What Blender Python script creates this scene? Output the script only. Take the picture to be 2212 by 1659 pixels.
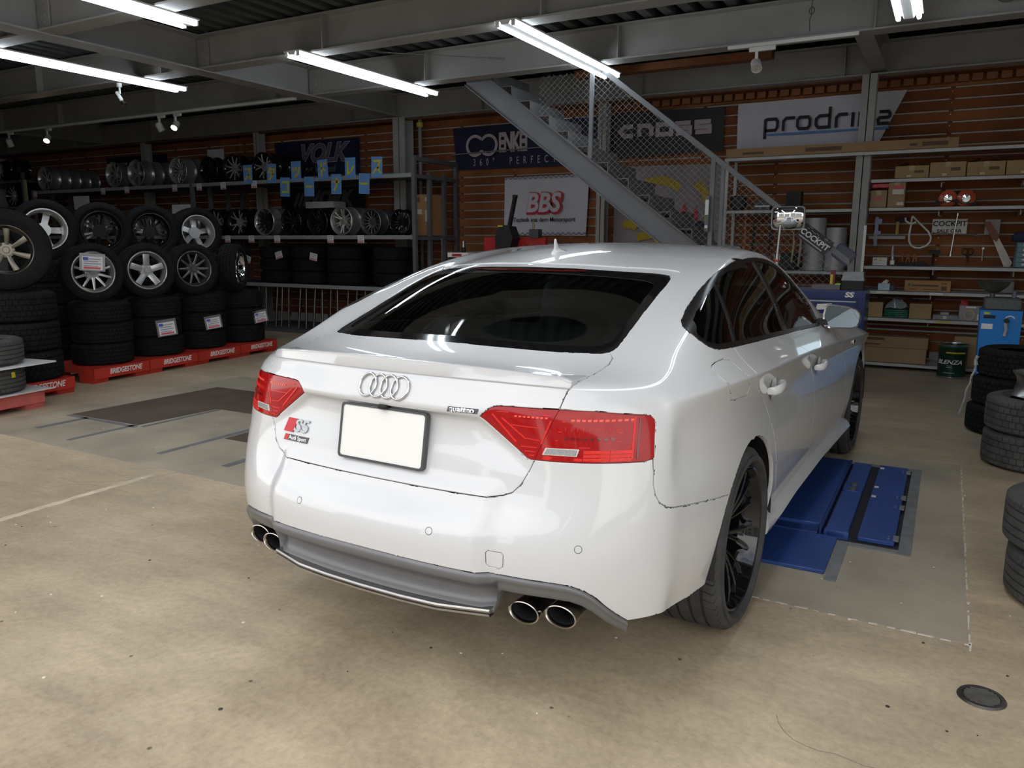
import bpy, bmesh, math, random
import numpy as np
from mathutils import Vector, Matrix, Euler
random.seed(7)
PI = math.pi
R_ = math.radians
scene = bpy.context.scene
for o in list(bpy.data.objects): bpy.data.objects.remove(o)
COL = scene.collection

# ------------------------------------------------------------------ camera
cd = bpy.data.cameras.new('camera'); cam = bpy.data.objects.new('camera', cd); COL.objects.link(cam)
cd.sensor_width = 36.0; cd.lens = 1679.637/2212*36; cd.clip_start = .05; cd.clip_end = 200
def cam_matrix(pos, yaw, pitch, roll):
    f = Vector((math.sin(yaw)*math.cos(pitch), math.cos(yaw)*math.cos(pitch), -math.sin(pitch)))
    r = Vector((math.cos(yaw), -math.sin(yaw), 0)); d = f.cross(r)
    c, s = math.cos(roll), math.sin(roll)
    r2 = c*r+s*d; d2 = -s*r+c*d
    m = Matrix.Identity(4)
    for i in range(3): m[i][0] = r2[i]; m[i][1] = -d2[i]; m[i][2] = -f[i]; m[i][3] = pos[i]
    return m
cam.matrix_world = cam_matrix((1.46125, -2.77899, 1.38138), -.507318, .178718, -.004185)
scene.camera = cam

# ------------------------------------------------------------------ world: bright overcast sky seen through the open front
w = bpy.data.worlds.new('sky'); scene.world = w; w.use_nodes = True
nt = w.node_tree; nt.nodes.clear()
def N(t, **k):
    n = nt.nodes.new(t)
    for a, b in k.items(): setattr(n, a, b)
    return n
out = N('ShaderNodeOutputWorld'); bg = N('ShaderNodeBackground'); tc = N('ShaderNodeTexCoord')
sky = N('ShaderNodeTexSky', sky_type='NISHITA', sun_disc=False); sky.sun_elevation = R_(40); sky.sun_rotation = R_(200); sky.air_density = 1.0
nz = N('ShaderNodeTexNoise'); nz.inputs['Scale'].default_value = 2.2; nz.inputs['Detail'].default_value = 7; nz.inputs['Roughness'].default_value = .6
rp = N('ShaderNodeValToRGB'); rp.color_ramp.elements[0].position = .36; rp.color_ramp.elements[1].position = .56
mx = N('ShaderNodeMix', data_type='RGBA'); mx.inputs['B'].default_value = (1.0, .985, .95, 1)
sc = N('ShaderNodeVectorMath', operation='SCALE'); sc.inputs['Scale'].default_value = .11
L = nt.links.new
L(tc.outputs['Generated'], nz.inputs['Vector']); L(nz.outputs['Fac'], rp.inputs['Fac']); L(rp.outputs['Color'], mx.inputs['Factor'])
L(sky.outputs['Color'], sc.inputs[0]); L(sc.outputs[0], mx.inputs['A']); L(mx.outputs['Result'], bg.inputs['Color']); L(bg.outputs['Background'], out.inputs['Surface'])
bg.inputs['Strength'].default_value = 1.0
vs = scene.view_settings
scene.display_settings.display_device = 'sRGB'
vs.view_transform = 'Standard'; vs.look = 'None'; vs.gamma = 1.0; vs.use_curve_mapping = False
vs.exposure = 1.15

# ------------------------------------------------------------------ materials
MATS = {}
def mat(name, col, rough=.5, metal=0., var=.06, scale=12., bump=0., coat=0., emit=None, es=0., trans=0., ior=1.45, spec=.5, bscale=None, alpha=1.0):
    if name in MATS: return MATS[name]
    m = bpy.data.materials.new(name); m.use_nodes = True; t = m.node_tree
    b = t.nodes['Principled BSDF']; c = tuple(col[:3])
    b.inputs['Roughness'].default_value = rough; b.inputs['Metallic'].default_value = metal
    b.inputs['Coat Weight'].default_value = coat; b.inputs['Coat Roughness'].default_value = .03
    b.inputs['Specular IOR Level'].default_value = spec
    b.inputs['Transmission Weight'].default_value = trans; b.inputs['IOR'].default_value = ior
    b.inputs['Alpha'].default_value = alpha
    if emit: b.inputs['Emission Color'].default_value = (*emit, 1); b.inputs['Emission Strength'].default_value = es
    b.inputs['Base Color'].default_value = (*c, 1)
    if var or bump:
        tcn = t.nodes.new('ShaderNodeTexCoord'); n = t.nodes.new('ShaderNodeTexNoise')
        n.inputs['Scale'].default_value = scale; n.inputs['Detail'].default_value = 5
        t.links.new(tcn.outputs['Object'], n.inputs['Vector'])
    if var:
        r = t.nodes.new('ShaderNodeValToRGB')
        r.color_ramp.elements[0].position = .3; r.color_ramp.elements[1].position = .7
        r.color_ramp.elements[0].color = (*[max(0, x*(1-var)) for x in c], 1)
        r.color_ramp.elements[1].color = (*[min(1, x*(1+var)) for x in c], 1)
        t.links.new(n.outputs['Fac'], r.inputs['Fac']); t.links.new(r.outputs['Color'], b.inputs['Base Color'])
    if bump:
        n2 = n
        if bscale:
            n2 = t.nodes.new('ShaderNodeTexNoise'); n2.inputs['Scale'].default_value = bscale; n2.inputs['Detail'].default_value = 4
            t.links.new(tcn.outputs['Object'], n2.inputs['Vector'])
        bp = t.nodes.new('ShaderNodeBump'); bp.inputs['Strength'].default_value = bump; bp.inputs['Distance'].default_value = .01
        t.links.new(n2.outputs['Fac'], bp.inputs['Height']); t.links.new(bp.outputs['Normal'], b.inputs['Normal'])
    MATS[name] = m
    return m
M_white = mat('white car paint', (.66, .67, .685), .30, 0, .004, 3, coat=1.0)
M_gblack = mat('gloss black', (.006, .006, .007), .08, 0, .05, coat=.6)
M_mblack = mat('matt black plastic', (.012, .012, .013), .55, 0, .1)
M_dark = mat('dark interior', (.04, .04, .042), .8, 0, .2)
M_seat = mat('dark seat leather', (.07, .07, .072), .5, 0, .15, 20)
M_chrome = mat('chrome', (.82, .83, .84), .06, 1, .02)
M_brushed = mat('brushed steel', (.42, .41, .40), .3, 1, .08, 40)
M_silver = mat('silver grey paint', (.17, .17, .178), .45, .35, .03, 30, coat=.15)
M_rubber = mat('tyre rubber', (.009, .009, .0095), .85, 0, .25, 18, bump=.15, bscale=120, spec=.25)
M_rubdust = mat('dusty tyre rubber', (.075, .073, .07), .85, 0, .3, 9, bump=.15, bscale=120)
M_rubtread = mat('car tyre rubber', (.055, .055, .056), .8, 0, .25, 14, bump=.12, bscale=120)
def glass_mat(name, tint, k=1.0):
    m = bpy.data.materials.new(name); m.use_nodes = True; t = m.node_tree; t.nodes.clear()
    o = t.nodes.new('ShaderNodeOutputMaterial'); a = t.nodes.new('ShaderNodeBsdfTransparent'); g = t.nodes.new('ShaderNodeBsdfGlossy'); x = t.nodes.new('ShaderNodeMixShader'); fr = t.nodes.new('ShaderNodeFresnel')
    nn = t.nodes.new('ShaderNodeTexNoise'); nn.inputs['Scale'].default_value = 2.5; rr = t.nodes.new('ShaderNodeMapRange'); rr.inputs['To Min'].default_value = .01; rr.inputs['To Max'].default_value = .03
    t.links.new(nn.outputs['Fac'], rr.inputs['Value']); t.links.new(rr.outputs['Result'], g.inputs['Roughness'])
    a.inputs['Color'].default_value = (*tint, 1); fr.inputs['IOR'].default_value = 1.5; g.inputs['Color'].default_value = (k, k, k, 1)
    t.links.new(fr.outputs[0], x.inputs[0]); t.links.new(a.outputs[0], x.inputs[1]); t.links.new(g.outputs[0], x.inputs[2]); t.links.new(x.outputs[0], o.inputs[0])
    return m
M_glass = glass_mat('tinted car glass', (.34, .42, .40))
M_redlens = mat('red lamp lens', (.36, .004, .005), .12, 0, .04, 30, coat=.3, spec=.35)
M_redin = mat('red lamp reflector', (.72, .022, .015), .3, .1, .12, 120)
M_reddeep = mat('deep red lamp', (.16, .002, .003), .12, 0, .05, 30, coat=.8)
M_clear = mat('clear lamp lens', (.55, .55, .55), .15, .6, .25, 300)
M_plate = mat('white number plate', (.86, .86, .84), .35, 0, .01, 5)
M_mirror = mat('mirror glass', (.9, .9, .9), .01, 1, 0)
M_dmirror = mat('blue tinted mirror glass', (.42, .52, .58), .01, 1, 0)
M_exh = mat('exhaust steel', (.50, .46, .42), .22, 1, .1, 30)
M_soot = mat('soot', (.012, .012, .014), .7, 0, .2)

# ------------------------------------------------------------------ mesh helpers
class MB:
    def __init__(s): s.v = []; s.f = []; s.m = []
    def add(s, vs, fs, mi=0, M=None):
        b = len(s.v)
        if M is not None: vs = [M @ Vector(p) for p in vs]
        s.v += [tuple(p) for p in vs]; s.f += [tuple(b+i for i in f) for f in fs]; s.m += [mi]*len(fs); return s
    def box(s, c, d, mi=0, M=None, rz=0):
        x, y, z = [k/2 for k in d]
        p = [(-x,-y,-z),(x,-y,-z),(x,y,-z),(-x,y,-z),(-x,-y,z),(x,-y,z),(x,y,z),(-x,y,z)]
        if rz: ca, sa = math.cos(rz), math.sin(rz); p = [(a*ca-b*sa, a*sa+b*ca, cc) for a, b, cc in p]
        p = [(a+c[0], b+c[1], cc+c[2]) for a, b, cc in p]
        return s.add(p, [(3,2,1,0),(4,5,6,7),(0,1,5,4),(1,2,6,5),(2,3,7,6),(3,0,4,7)], mi, M)
    def b2(s, a, b, mi=0, M=None):
        return s.box([(p+q)/2 for p, q in zip(a, b)], [abs(q-p) for p, q in zip(a, b)], mi, M)
    def rbox(s, c, d, r=.01, mi=0, M=None, n=3):
        # box with rounded vertical edges and small chamfer top/bottom
        x, y, z = [k/2 for k in d]; r = min(r, x*.98, y*.98); pts = []
        for (cx, cy, a0) in ((x-r, y-r, 0), (-x+r, y-r, PI/2), (-x+r, -y+r, PI), (x-r, -y+r, 1.5*PI)):
            for k in range(n+1): a = a0+PI/2*k/n; pts.append((cx+r*math.cos(a), cy+r*math.sin(a)))
        ch = min(r*.5, z*.5); m = len(pts); vs = []
        for zz, k in ((-z, 1-ch/max(x, y)), (-z+ch, 1), (z-ch, 1), (z, 1-ch/max(x, y))):
            vs += [(c[0]+p[0]*k, c[1]+p[1]*k, c[2]+zz) for p in pts]
        fs = [tuple(range(m-1, -1, -1)), tuple(range(3*m, 4*m))]
        for l in range(3):
            for i in range(m): j = (i+1) % m; fs.append((l*m+i, l*m+j, (l+1)*m+j, (l+1)*m+i))
        return s.add(vs, fs, mi, M)
    def cyl(s, a, b, r0, r1=None, n=12, mi=0, caps=True, M=None):
        a = Vector(a); b = Vector(b); r1 = r0 if r1 is None else r1; d = (b-a).normalized()
        u = d.orthogonal().normalized(); v = d.cross(u)
        vs = [a+(u*math.cos(2*PI*i/n)+v*math.sin(2*PI*i/n))*r0 for i in range(n)]+[b+(u*math.cos(2*PI*i/n)+v*math.sin(2*PI*i/n))*r1 for i in range(n)]
        fs = [(i, (i+1) % n, n+(i+1) % n, n+i) for i in range(n)]
        if caps: fs += [tuple(range(n-1, -1, -1)), tuple(range(n, 2*n))]
        return s.add(vs, fs, mi, M)
    def tube(s, pts, r, n=8, mi=0, closed=False, M=None):
        P = [Vector(p) for p in pts]; k = len(P); vs = []; fs = []; u = None
        for i, p in enumerate(P):
            if closed: d = (P[(i+1) % k]-P[i-1]).normalized()
            else: d = (P[min(i+1, k-1)]-P[max(i-1, 0)]).normalized()
            if u is None: u = d.orthogonal().normalized()
            u = (u-d*u.dot(d)).normalized(); v = d.cross(u)
            rr = r[i] if hasattr(r, '__len__') else r
            vs += [p+(u*math.cos(2*PI*j/n)+v*math.sin(2*PI*j/n))*rr for j in range(n)]
        for i in range(k if closed else k-1):
            for j in range(n): a = i*n; b = ((i+1) % k)*n; fs.append((a+j, a+(j+1) % n, b+(j+1) % n, b+j))
        if not closed: fs += [tuple(range(n-1, -1, -1)), tuple(range((k-1)*n, k*n))]
        return s.add(vs, fs, mi, M)
    def lathe(s, prof, n=32, mi=0, M=None, closed=False, mis=None):
        # profile of (r,z) turned about local z
        k = len(prof); vs = []; b = len(s.v)
        for i in range(n):
            a = 2*PI*i/n; ca, sa = math.cos(a), math.sin(a)
            vs += [(r*ca, r*sa, z) for r, z in prof]
        fs = []; ms = []
        for i in range(n):
            j = (i+1) % n
            for q in range(k if closed else k-1):
                q2 = (q+1) % k; fs.append((i*k+q, j*k+q, j*k+q2, i*k+q2)); ms.append(mis[q] if mis else mi)
        s.add(vs, fs, mi, M); s.m[-len(fs):] = ms; return s
    def prism(s, poly, h0, h1, mi=0, M=None):
        n = len(poly)
        ar = sum(poly[i][0]*poly[(i+1) % n][1]-poly[(i+1) % n][0]*poly[i][1] for i in range(n))
        if ar < 0: poly = poly[::-1]
        vs = [(x, y, h0) for x, y in poly]+[(x, y, h1) for x, y in poly]
        return s.add(vs, [tuple(range(n-1, -1, -1)), tuple(range(n, 2*n))]+[(i, (i+1) % n, n+(i+1) % n, n+i) for i in range(n)], mi, M)
    def grid(s, G, mi=0, wrap=False, flip=False, M=None):
        a, b = len(G), len(G[0]); vs = [tuple(p) for r in G for p in r]; fs = []
        for i in range(a-1):
            for j in range(b if wrap else b-1):
                q = (i*b+j, i*b+(j+1) % b, (i+1)*b+(j+1) % b, (i+1)*b+j); fs.append(q[::-1] if flip else q)
        return s.add(vs, fs, mi, M)
    def mesh(s, name, mats, ang=35):
        me = bpy.data.meshes.new(name); me.from_pydata(s.v, [], s.f); mats = mats if isinstance(mats, (list, tuple)) else [mats]
        for m in mats: me.materials.append(m)
        if len(mats) > 1: me.polygons.foreach_set('material_index', s.m)
        me.validate()
        if ang: me.shade_smooth(); me.set_sharp_from_angle(angle=R_(ang))
        return me
    def build(s, name, mats, parent=None, ang=35, loc=None, rot=None):
        return obj(name, s.mesh(name, mats, ang), parent, loc, rot)
def obj(name, me, parent=None, loc=None, rot=None):
    o = bpy.data.objects.new(name, me); COL.objects.link(o)
    if parent is not None: o.parent = parent
    if loc is not None: o.location = loc
    if rot is not None: o.rotation_euler = rot
    return o
def tag(o, label, cat, group=None):
    o['label'] = label; o['category'] = cat
    if group: o['group'] = group
    return o
def thing(name, label, cat, loc=(0, 0, 0), rz=0, group=None, rot=None):
    o = bpy.data.objects.new(name, None); COL.objects.link(o); o.empty_display_size = .05
    o.location = loc; o.rotation_euler = rot if rot else (0, 0, rz); return tag(o, label, cat, group)
def struct(o): o['kind'] = 'structure'; return o
def dup(root, loc=None, rot=None, label=None, group=None, scale=None):
    r = root.copy(); COL.objects.link(r)
    if loc is not None: r.location = loc
    if rot is not None: r.rotation_euler = rot
    if scale is not None: r.scale = (scale,)*3 if not hasattr(scale, '__len__') else scale
    if label: r['label'] = label
    if group: r['group'] = group
    for c in list(root.children):
        k = c.copy(); COL.objects.link(k); k.parent = r
        for g in list(c.children): q = g.copy(); COL.objects.link(q); q.parent = k
    return r
def smooth(a, b, x):
    t = min(1, max(0, (x-a)/(b-a))); return t*t*(3-2*t)
def text_mesh(txt, size=1., ext=.001, bold=0., shear=0., sx=1., align='CENTER', spacing=1.):
    cu = bpy.data.curves.new('t', 'FONT'); cu.body = txt; cu.size = size; cu.extrude = ext; cu.offset = bold; cu.shear = shear
    cu.align_x = align; cu.align_y = 'CENTER'; cu.space_character = spacing; cu.resolution_u = 3
    o = bpy.data.objects.new('t', cu); COL.objects.link(o); bpy.context.view_layer.update()
    me = bpy.data.meshes.new_from_object(o.evaluated_get(bpy.context.evaluated_depsgraph_get()))
    bpy.data.objects.remove(o); bpy.data.curves.remove(cu)
    if sx != 1.:
        for v in me.vertices: v.co.x *= sx
    me.materials.clear()
    return me
def text(name, txt, m, parent, loc, rot, **k):
    me = text_mesh(txt, **k); me.name = name; me.materials.append(m); return obj(name, me, parent, loc, rot)
FACE_CAM = (PI/2, 0, 0)      # text lying in the XZ plane, read from -Y
def strokes(mb, paths, wd, h0, h1, mi=0, M=None):
    # polylines given as lists of 2-D points drawn as ribbons of width wd
    for path in paths:
        P = [Vector(p) for p in path]; n = len(P); Lp = []; Rp = []
        for i in range(n):
            closed = (P[0]-P[-1]).length < 1e-6
            if 0 < i < n-1: a, b = (P[i]-P[i-1]).normalized(), (P[i+1]-P[i]).normalized()
            elif closed: a, b = (P[-1]-P[-2]).normalized(), (P[1]-P[0]).normalized()
            else: a = b = (P[min(i+1, n-1)]-P[max(i-1, 0)]).normalized()
            t = (a+b); t = t.normalized() if t.length > 1e-6 else a
            nn = Vector((-t.y, t.x)); k = 1/max(.5, abs(nn.dot(Vector((-a.y, a.x)))))
            Lp.append(P[i]+nn*wd/2*k); Rp.append(P[i]-nn*wd/2*k)
        for i in range(n-1):
            mb.prism([tuple(Rp[i]), tuple(Rp[i+1]), tuple(Lp[i+1]), tuple(Lp[i])], h0, h1, mi, M)
    return mb
def arc(cx, cy, rx, ry, a0, a1, n=10):
    return [(cx+rx*math.cos(R_(a0+(a1-a0)*i/n)), cy+ry*math.sin(R_(a0+(a1-a0)*i/n))) for i in range(n+1)]
XZ = Matrix(((1,0,0,0),(0,0,-1,0),(0,1,0,0),(0,0,0,1)))     # local xy -> world xz, extrude toward -y

# ================================================================== the car
def ctrl():
    ys=[-.60,-.43,-.22,0.0,.25,.55,.9,1.25,1.6,2.0,2.35,2.6,2.81,3.05,3.25]
    def wmax(y): return np.interp(y,[-.7,-.60,-.43,-.22,0,.25,.55,.9,1.25,1.6,2.0,2.35,2.6,2.81,3.05,3.25,3.4],
                                    [.845,.872,.903,.920,.925,.922,.914,.908,.905,.905,.908,.914,.921,.925,.912,.88,.82])
    zs=lambda y: np.interp(y,[-.7,-.60,-.43,-.30,0,.96,1.9,2.8,3.3],[.92,.929,.941,.944,.934,.890,.848,.80,.75])   # crease
    # rear plan curve (x,y) scaled per row: list for 7 rear columns
    rows=[]
    def rear(pts,z): return [(x,y,zz) for (x,y),zz in zip(pts,z if hasattr(z,'__len__') else [z]*len(pts))]
    def front(sc,z,dy=0):
        return [(.80*sc,3.42+dy,z),(.60*sc,3.56+dy,z),(.30*sc,3.65+dy,z),(0,3.67+dy,z)]
    P52=[(0,-1.030),(.22,-1.022),(.42,-.993),(.585,-.945),(.71,-.872),(.80,-.780),(.850,-.69)]
    def sh(P,dy,dx=0): return [(x*(1+dx),y+dy*k) for (x,y),k in zip(P,(1,1,1,.95,.8,.55,.25))]
    # r0..: (rear pts, rear z, side offset, side z)
    def side(off,z,tk=(0,0,0)): return [(wmax(y)+off-(tk[i] if i<3 else 0),y,z if not callable(z) else z(y)) for i,y in enumerate(ys)]
    rows.append(rear(sh(P52,.06,-.028),[.27,.27,.268,.26,.25,.24,.232])+side(-.055,.205)+front(.97,.22,-.03))
    rows.append(rear(sh(P52,.03,-.012),.335)+side(-.034,.30)+front(.99,.33))
    rows.append(rear(sh(P52,.008,-.002),.425)+side(-.012,.41)+front(1,.44))
    rows.append(rear(P52,.515)+side(-.004,.52)+front(1,.54))
    rows.append(rear(sh(P52,.012),.585)+side(-.004,.60)+front(1,.62))
    P64=[(0,-.955),(.22,-.95),(.42,-.938),(.578,-.912),(.70,-.856),(.792,-.773),(.846,-.686)]
    rows.append(rear(P64,.645)+side(-.008,.67)+front(1,.68,-.02))
    P74=[(0,-.925),(.22,-.922),(.42,-.911),(.568,-.888),(.69,-.838),(.782,-.760),(.839,-.675)]
    rows.append(rear(P74,.735)+side(-.020,.76,(.004,.002,0))+front(.99,.73,-.05))
    P83=[(0,-.915),(.22,-.913),(.40,-.90),(.552,-.877),(.675,-.826),(.767,-.748),(.830,-.662)]
    rows.append(rear(P83,.835)+side(-.021,lambda y: zs(y)-.070,(.012,.006,.002))+front(.97,.77,-.09))
    P91=[(0,-.918),(.20,-.914),(.385,-.895),(.535,-.864),(.652,-.813),(.742,-.739),(.808,-.655)]
    rows.append(rear(P91,[.915,.915,.918,.921,.923,.923,.922])+side(-.001,zs,(.030,.014,.006))+front(.93,.785,-.13))
    P95=[(0,-.897),(.20,-.893),(.385,-.874),(.53,-.842),(.637,-.792),(.725,-.722),(.79,-.645)]
    rows.append(rear(P95,[.962,.962,.963,.963,.960,.957,.953])+side(-.014,lambda y: zs(y)+.022,(.033,.018,.008))+front(.88,.80,-.2))
    # spoiler edge / belt
    P10=[(0,-.862),(.20,-.858),(.385,-.842),(.525,-.815),(.625,-.765),(.70,-.70),(.765,-.625)]
    sb=[(.795,-.545),(.822,-.40),(.838,-.21),(.842,.01),(.838,.25),(.832,.55),(.826,.9),(.821,1.25),(.82,1.6),(.823,2.0),(.81,2.35),(.79,2.6),(.775,2.81),(.75,3.02),(.72,3.2)]
    zb=lambda y: np.interp(y,[-.55,-.40,-.21,0,.35,.72,1.25,1.6,2.0,2.35,2.8,3.2],[.988,1.014,1.035,1.03,1.01,.997,.975,.960,.945,.93,.90,.85])
    rows.append(rear(P10,[1.000,1.000,.999,.995,.988,.982,.980])+[(x,y,zb(y)) for x,y in sb]+[(.63,3.28,.83),(.46,3.36,.83),(.24,3.42,.83),(0,3.44,.83)])
    R=[ # r11..r16 explicit per column (26 columns)
     [(0,-.735,1.012),(.20,-.73,1.012),(.385,-.715,1.011),(.52,-.685,1.010),(.61,-.64,1.009),(.68,-.585,1.010),(.735,-.525,1.016),
      (.765,-.46,1.032),(.79,-.33,1.063),(.80,-.17,1.095),(.803,.03,1.10),(.797,.26,1.10),(.787,.56,1.10),(.78,.9,1.10),(.778,1.22,1.08),(.787,1.55,1.04),(.80,1.95,.985),(.745,2.27,.955),(.68,2.45,.955),(.62,2.65,.95),(.56,2.85,.93),(.5,2.98,.91),(.42,3.05,.90),(.31,3.10,.90),(.16,3.13,.90),(0,3.14,.90)],
     [(0,-.58,1.062),(.20,-.574,1.061),(.38,-.555,1.057),(.50,-.525,1.052),(.58,-.475,1.056),(.635,-.43,1.067),(.685,-.375,1.084),
      (.715,-.32,1.102),(.742,-.22,1.135),(.752,-.07,1.165),(.752,.08,1.178),(.743,.30,1.19),(.733,.58,1.203),(.727,.9,1.207),(.732,1.2,1.18),(.75,1.48,1.13),(.765,1.82,1.055),(.70,2.12,1.0),(.60,2.32,.985),(.48,2.48,.985),(.39,2.58,.98),(.32,2.63,.978),(.25,2.67,.975),(.17,2.69,.975),(.09,2.70,.975),(0,2.70,.975)],
     [(0,-.28,1.193),(.20,-.272,1.191),(.37,-.25,1.182),(.48,-.22,1.170),(.55,-.18,1.165),(.598,-.14,1.174),(.632,-.10,1.186),
      (.655,-.06,1.198),(.672,0.0,1.212),(.683,.07,1.232),(.687,.19,1.258),(.680,.38,1.287),(.668,.63,1.312),(.658,.9,1.318),(.663,1.16,1.296),(.678,1.36,1.255),(.692,1.57,1.20),(.66,1.78,1.14),(.56,1.96,1.13),(.42,2.08,1.13),(.33,2.13,1.13),(.27,2.16,1.13),(.21,2.18,1.13),(.14,2.19,1.13),(.07,2.2,1.13),(0,2.2,1.13)],
     [(0,.03,1.300),(.19,.04,1.297),(.35,.06,1.285),(.45,.085,1.272),(.515,.12,1.265),(.555,.16,1.270),(.583,.20,1.278),
      (.602,.25,1.288),(.613,.32,1.302),(.619,.41,1.318),(.620,.51,1.332),(.614,.63,1.345),(.607,.77,1.354),(.603,.94,1.356),(.605,1.11,1.345),(.612,1.27,1.322),(.618,1.43,1.29),(.58,1.58,1.265),(.46,1.70,1.262),(.33,1.78,1.262),(.26,1.82,1.262),(.21,1.845,1.262),(.16,1.86,1.262),(.11,1.87,1.262),(.05,1.88,1.262),(0,1.88,1.262)],
     [(0,.36,1.364),(.13,.37,1.362),(.24,.40,1.357),(.30,.44,1.354),(.34,.48,1.354),(.365,.52,1.355),(.38,.56,1.357),
      (.39,.60,1.360),(.395,.65,1.364),(.40,.70,1.368),(.40,.76,1.372),(.40,.82,1.375),(.40,.90,1.377),(.40,.99,1.376),(.40,1.11,1.372),(.40,1.24,1.364),(.39,1.38,1.35),(.36,1.50,1.335),(.29,1.60,1.325),(.21,1.68,1.318),(.17,1.73,1.31),(.14,1.76,1.305),(.11,1.78,1.302),(.07,1.79,1.30),(.035,1.8,1.30),(0,1.8,1.30)],
     [(0,y,z) for y,z in [(.58,1.382),(.60,1.383),(.63,1.3845),(.66,1.386),(.69,1.387),(.72,1.3875),(.75,1.388),(.78,1.3885),(.81,1.389),(.84,1.389),(.87,1.389),(.91,1.389),(.96,1.389),(1.02,1.388),(1.11,1.386),(1.22,1.382),(1.34,1.375),(1.45,1.365),(1.54,1.355),(1.61,1.345),(1.65,1.338),(1.68,1.333),(1.70,1.329),(1.715,1.326),(1.73,1.323),(1.74,1.32)]],
    ]
    rows+=R
    return np.array(rows)      # (17,26,3)
def pad(P):
    m=np.array([-1,1,1.])
    P=np.concatenate([P[:,1:2]*m,P,P[:,-2:-1]*m],1)
    P=np.concatenate([2*P[:1]-P[1:2],P,P[-2:-1]*m],0)
    return P
def bs(t): return np.stack([(1-t)**3,3*t**3-6*t**2+4,-3*t**3+3*t**2+3*t+1,t**3],-1)/6
def evalb(P,nr,nc):
    # P unpadded; nr, nc lists of samples per span
    def params(n):
        i=[];t=[]
        for k,m in enumerate(n):
            i+=[k]*m; t+=[j/m for j in range(m)]
        i.append(len(n)-1); t.append(1.0); return np.array(i),np.array(t)
    Q=pad(P); ir,tr=params(nr); ic,tc=params(nc)
    Br=bs(tr);Bc=bs(tc)
    T=sum(Br[:,k,None,None]*Q[ir+k] for k in range(4))
    return sum(Bc[None,:,k,None]*T[:,ic+k] for k in range(4))
def fit(P,it=3,w=.9):
    C=P.copy()
    for _ in range(it):
        S=evalb(C,[1]*(P.shape[0]-1),[1]*(P.shape[1]-1))
        D=P-S; C=C+w*D
        C[:,0,0]=0;C[:,-1,0]=0;C[-1,:,0]=0
    return C
def grid(nr=9,nc=None):
    P=ctrl(); C=fit(P)
    nc=nc or [12]*7+[10]*12+[6]*6
    return evalb(C,[nr]*16,nc)
CAR = thing('car', 'white five-door sports sedan seen from its right rear, parked over the blue lift', 'car', (0, 0, 0), R_(-1.8895))
def body_dense():
    G = grid(9, [12]*7+[10]*12+[6]*6)
    # lid sculpting seen from the rear: recess under the emblem ledge, lower crescent
    X = G[..., 0]; Y = G[..., 1]; Z = G[..., 2]
    ss = lambda a, b, x: (lambda t: t*t*(3-2*t))(np.clip((x-a)/(b-a), 0, 1))
    rear = (Y < -.6) & (Z < 1.0)
    ax = np.abs(X)
    top = .8905
    inner = .352-np.clip((top-Z), 0, 1)*-1.45          # lamp edge line runs outward and down
    wgt = ss(0, .03, inner-ax)
    d = .022*ss(top+.0015, top-.010, Z)*(1-ss(.86, .72, Z)) * wgt
    lip = -.008*ss(top+.05, top+.004, Z)*ss(top-.002, top+.004, Z)*ss(.40, .30, ax)
    k = np.clip(ax/.436, 0, 1)
    zt = .7135-.016*k**2; zb = .672+.0255*k**3
    cr = -.020*ss(0, 1, (zt-Z)/np.maximum(zt-zb, .004))*ss(.44, .40, ax)
    G = G.copy(); G[..., 1] += np.where(rear, d+lip+cr, 0)
    return G
GB = body_dense()
nr_, nc_ = GB.shape[:2]
du = np.gradient(GB, axis=1); dv = np.gradient(GB, axis=0)
NB = np.cross(du, dv); NB /= np.linalg.norm(NB, axis=-1, keepdims=True)+1e-12
if NB[nr_//3, nc_//2, 0] < 0: NB = -NB; FLIP = True
else: FLIP = False
for a_ in (NB[:, 0], NB[:, -1], NB[-1]):
    a_[..., 0] = 0; a_ /= np.linalg.norm(a_, axis=-1, keepdims=True)
def blur(A, k):
    for ax in (0, 1):
        B = A.copy(); 
        for d in range(1, k+1):
            for s in (1, -1):
                idx = np.clip(np.arange(A.shape[ax])+s*d, 0, A.shape[ax]-1); B = B+np.take(A, idx, axis=ax)
        A = B/np.linalg.norm(B, axis=-1, keepdims=True)
    return A
NS_ = blur(blur(NB, 7), 7); NB = blur(NB, 1)
for a_ in (NB[:, 0], NB[:, -1], NB[-1], NS_[:, 0], NS_[:, -1], NS_[-1]):
    a_[..., 0] = 0; a_ /= np.linalg.norm(a_, axis=-1, keepdims=True)
bm = bmesh.new(); NL = bm.verts.layers.float_vector.new('N'); NL2 = bm.verts.layers.float_vector.new('NS')
vg = [[None]*nc_ for _ in range(nr_)]
for i in range(nr_):
    for j in range(nc_):
        v = bm.verts.new(GB[i, j]); v[NL] = Vector(NB[i, j]); v[NL2] = Vector(NS_[i, j]); vg[i][j] = v
for i in range(nr_-1):
    for j in range(nc_-1):
        q = (vg[i][j], vg[i][j+1], vg[i+1][j+1], vg[i+1][j])
        try: bm.faces.new(q[::-1] if FLIP else q)
        except ValueError: pass
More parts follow.
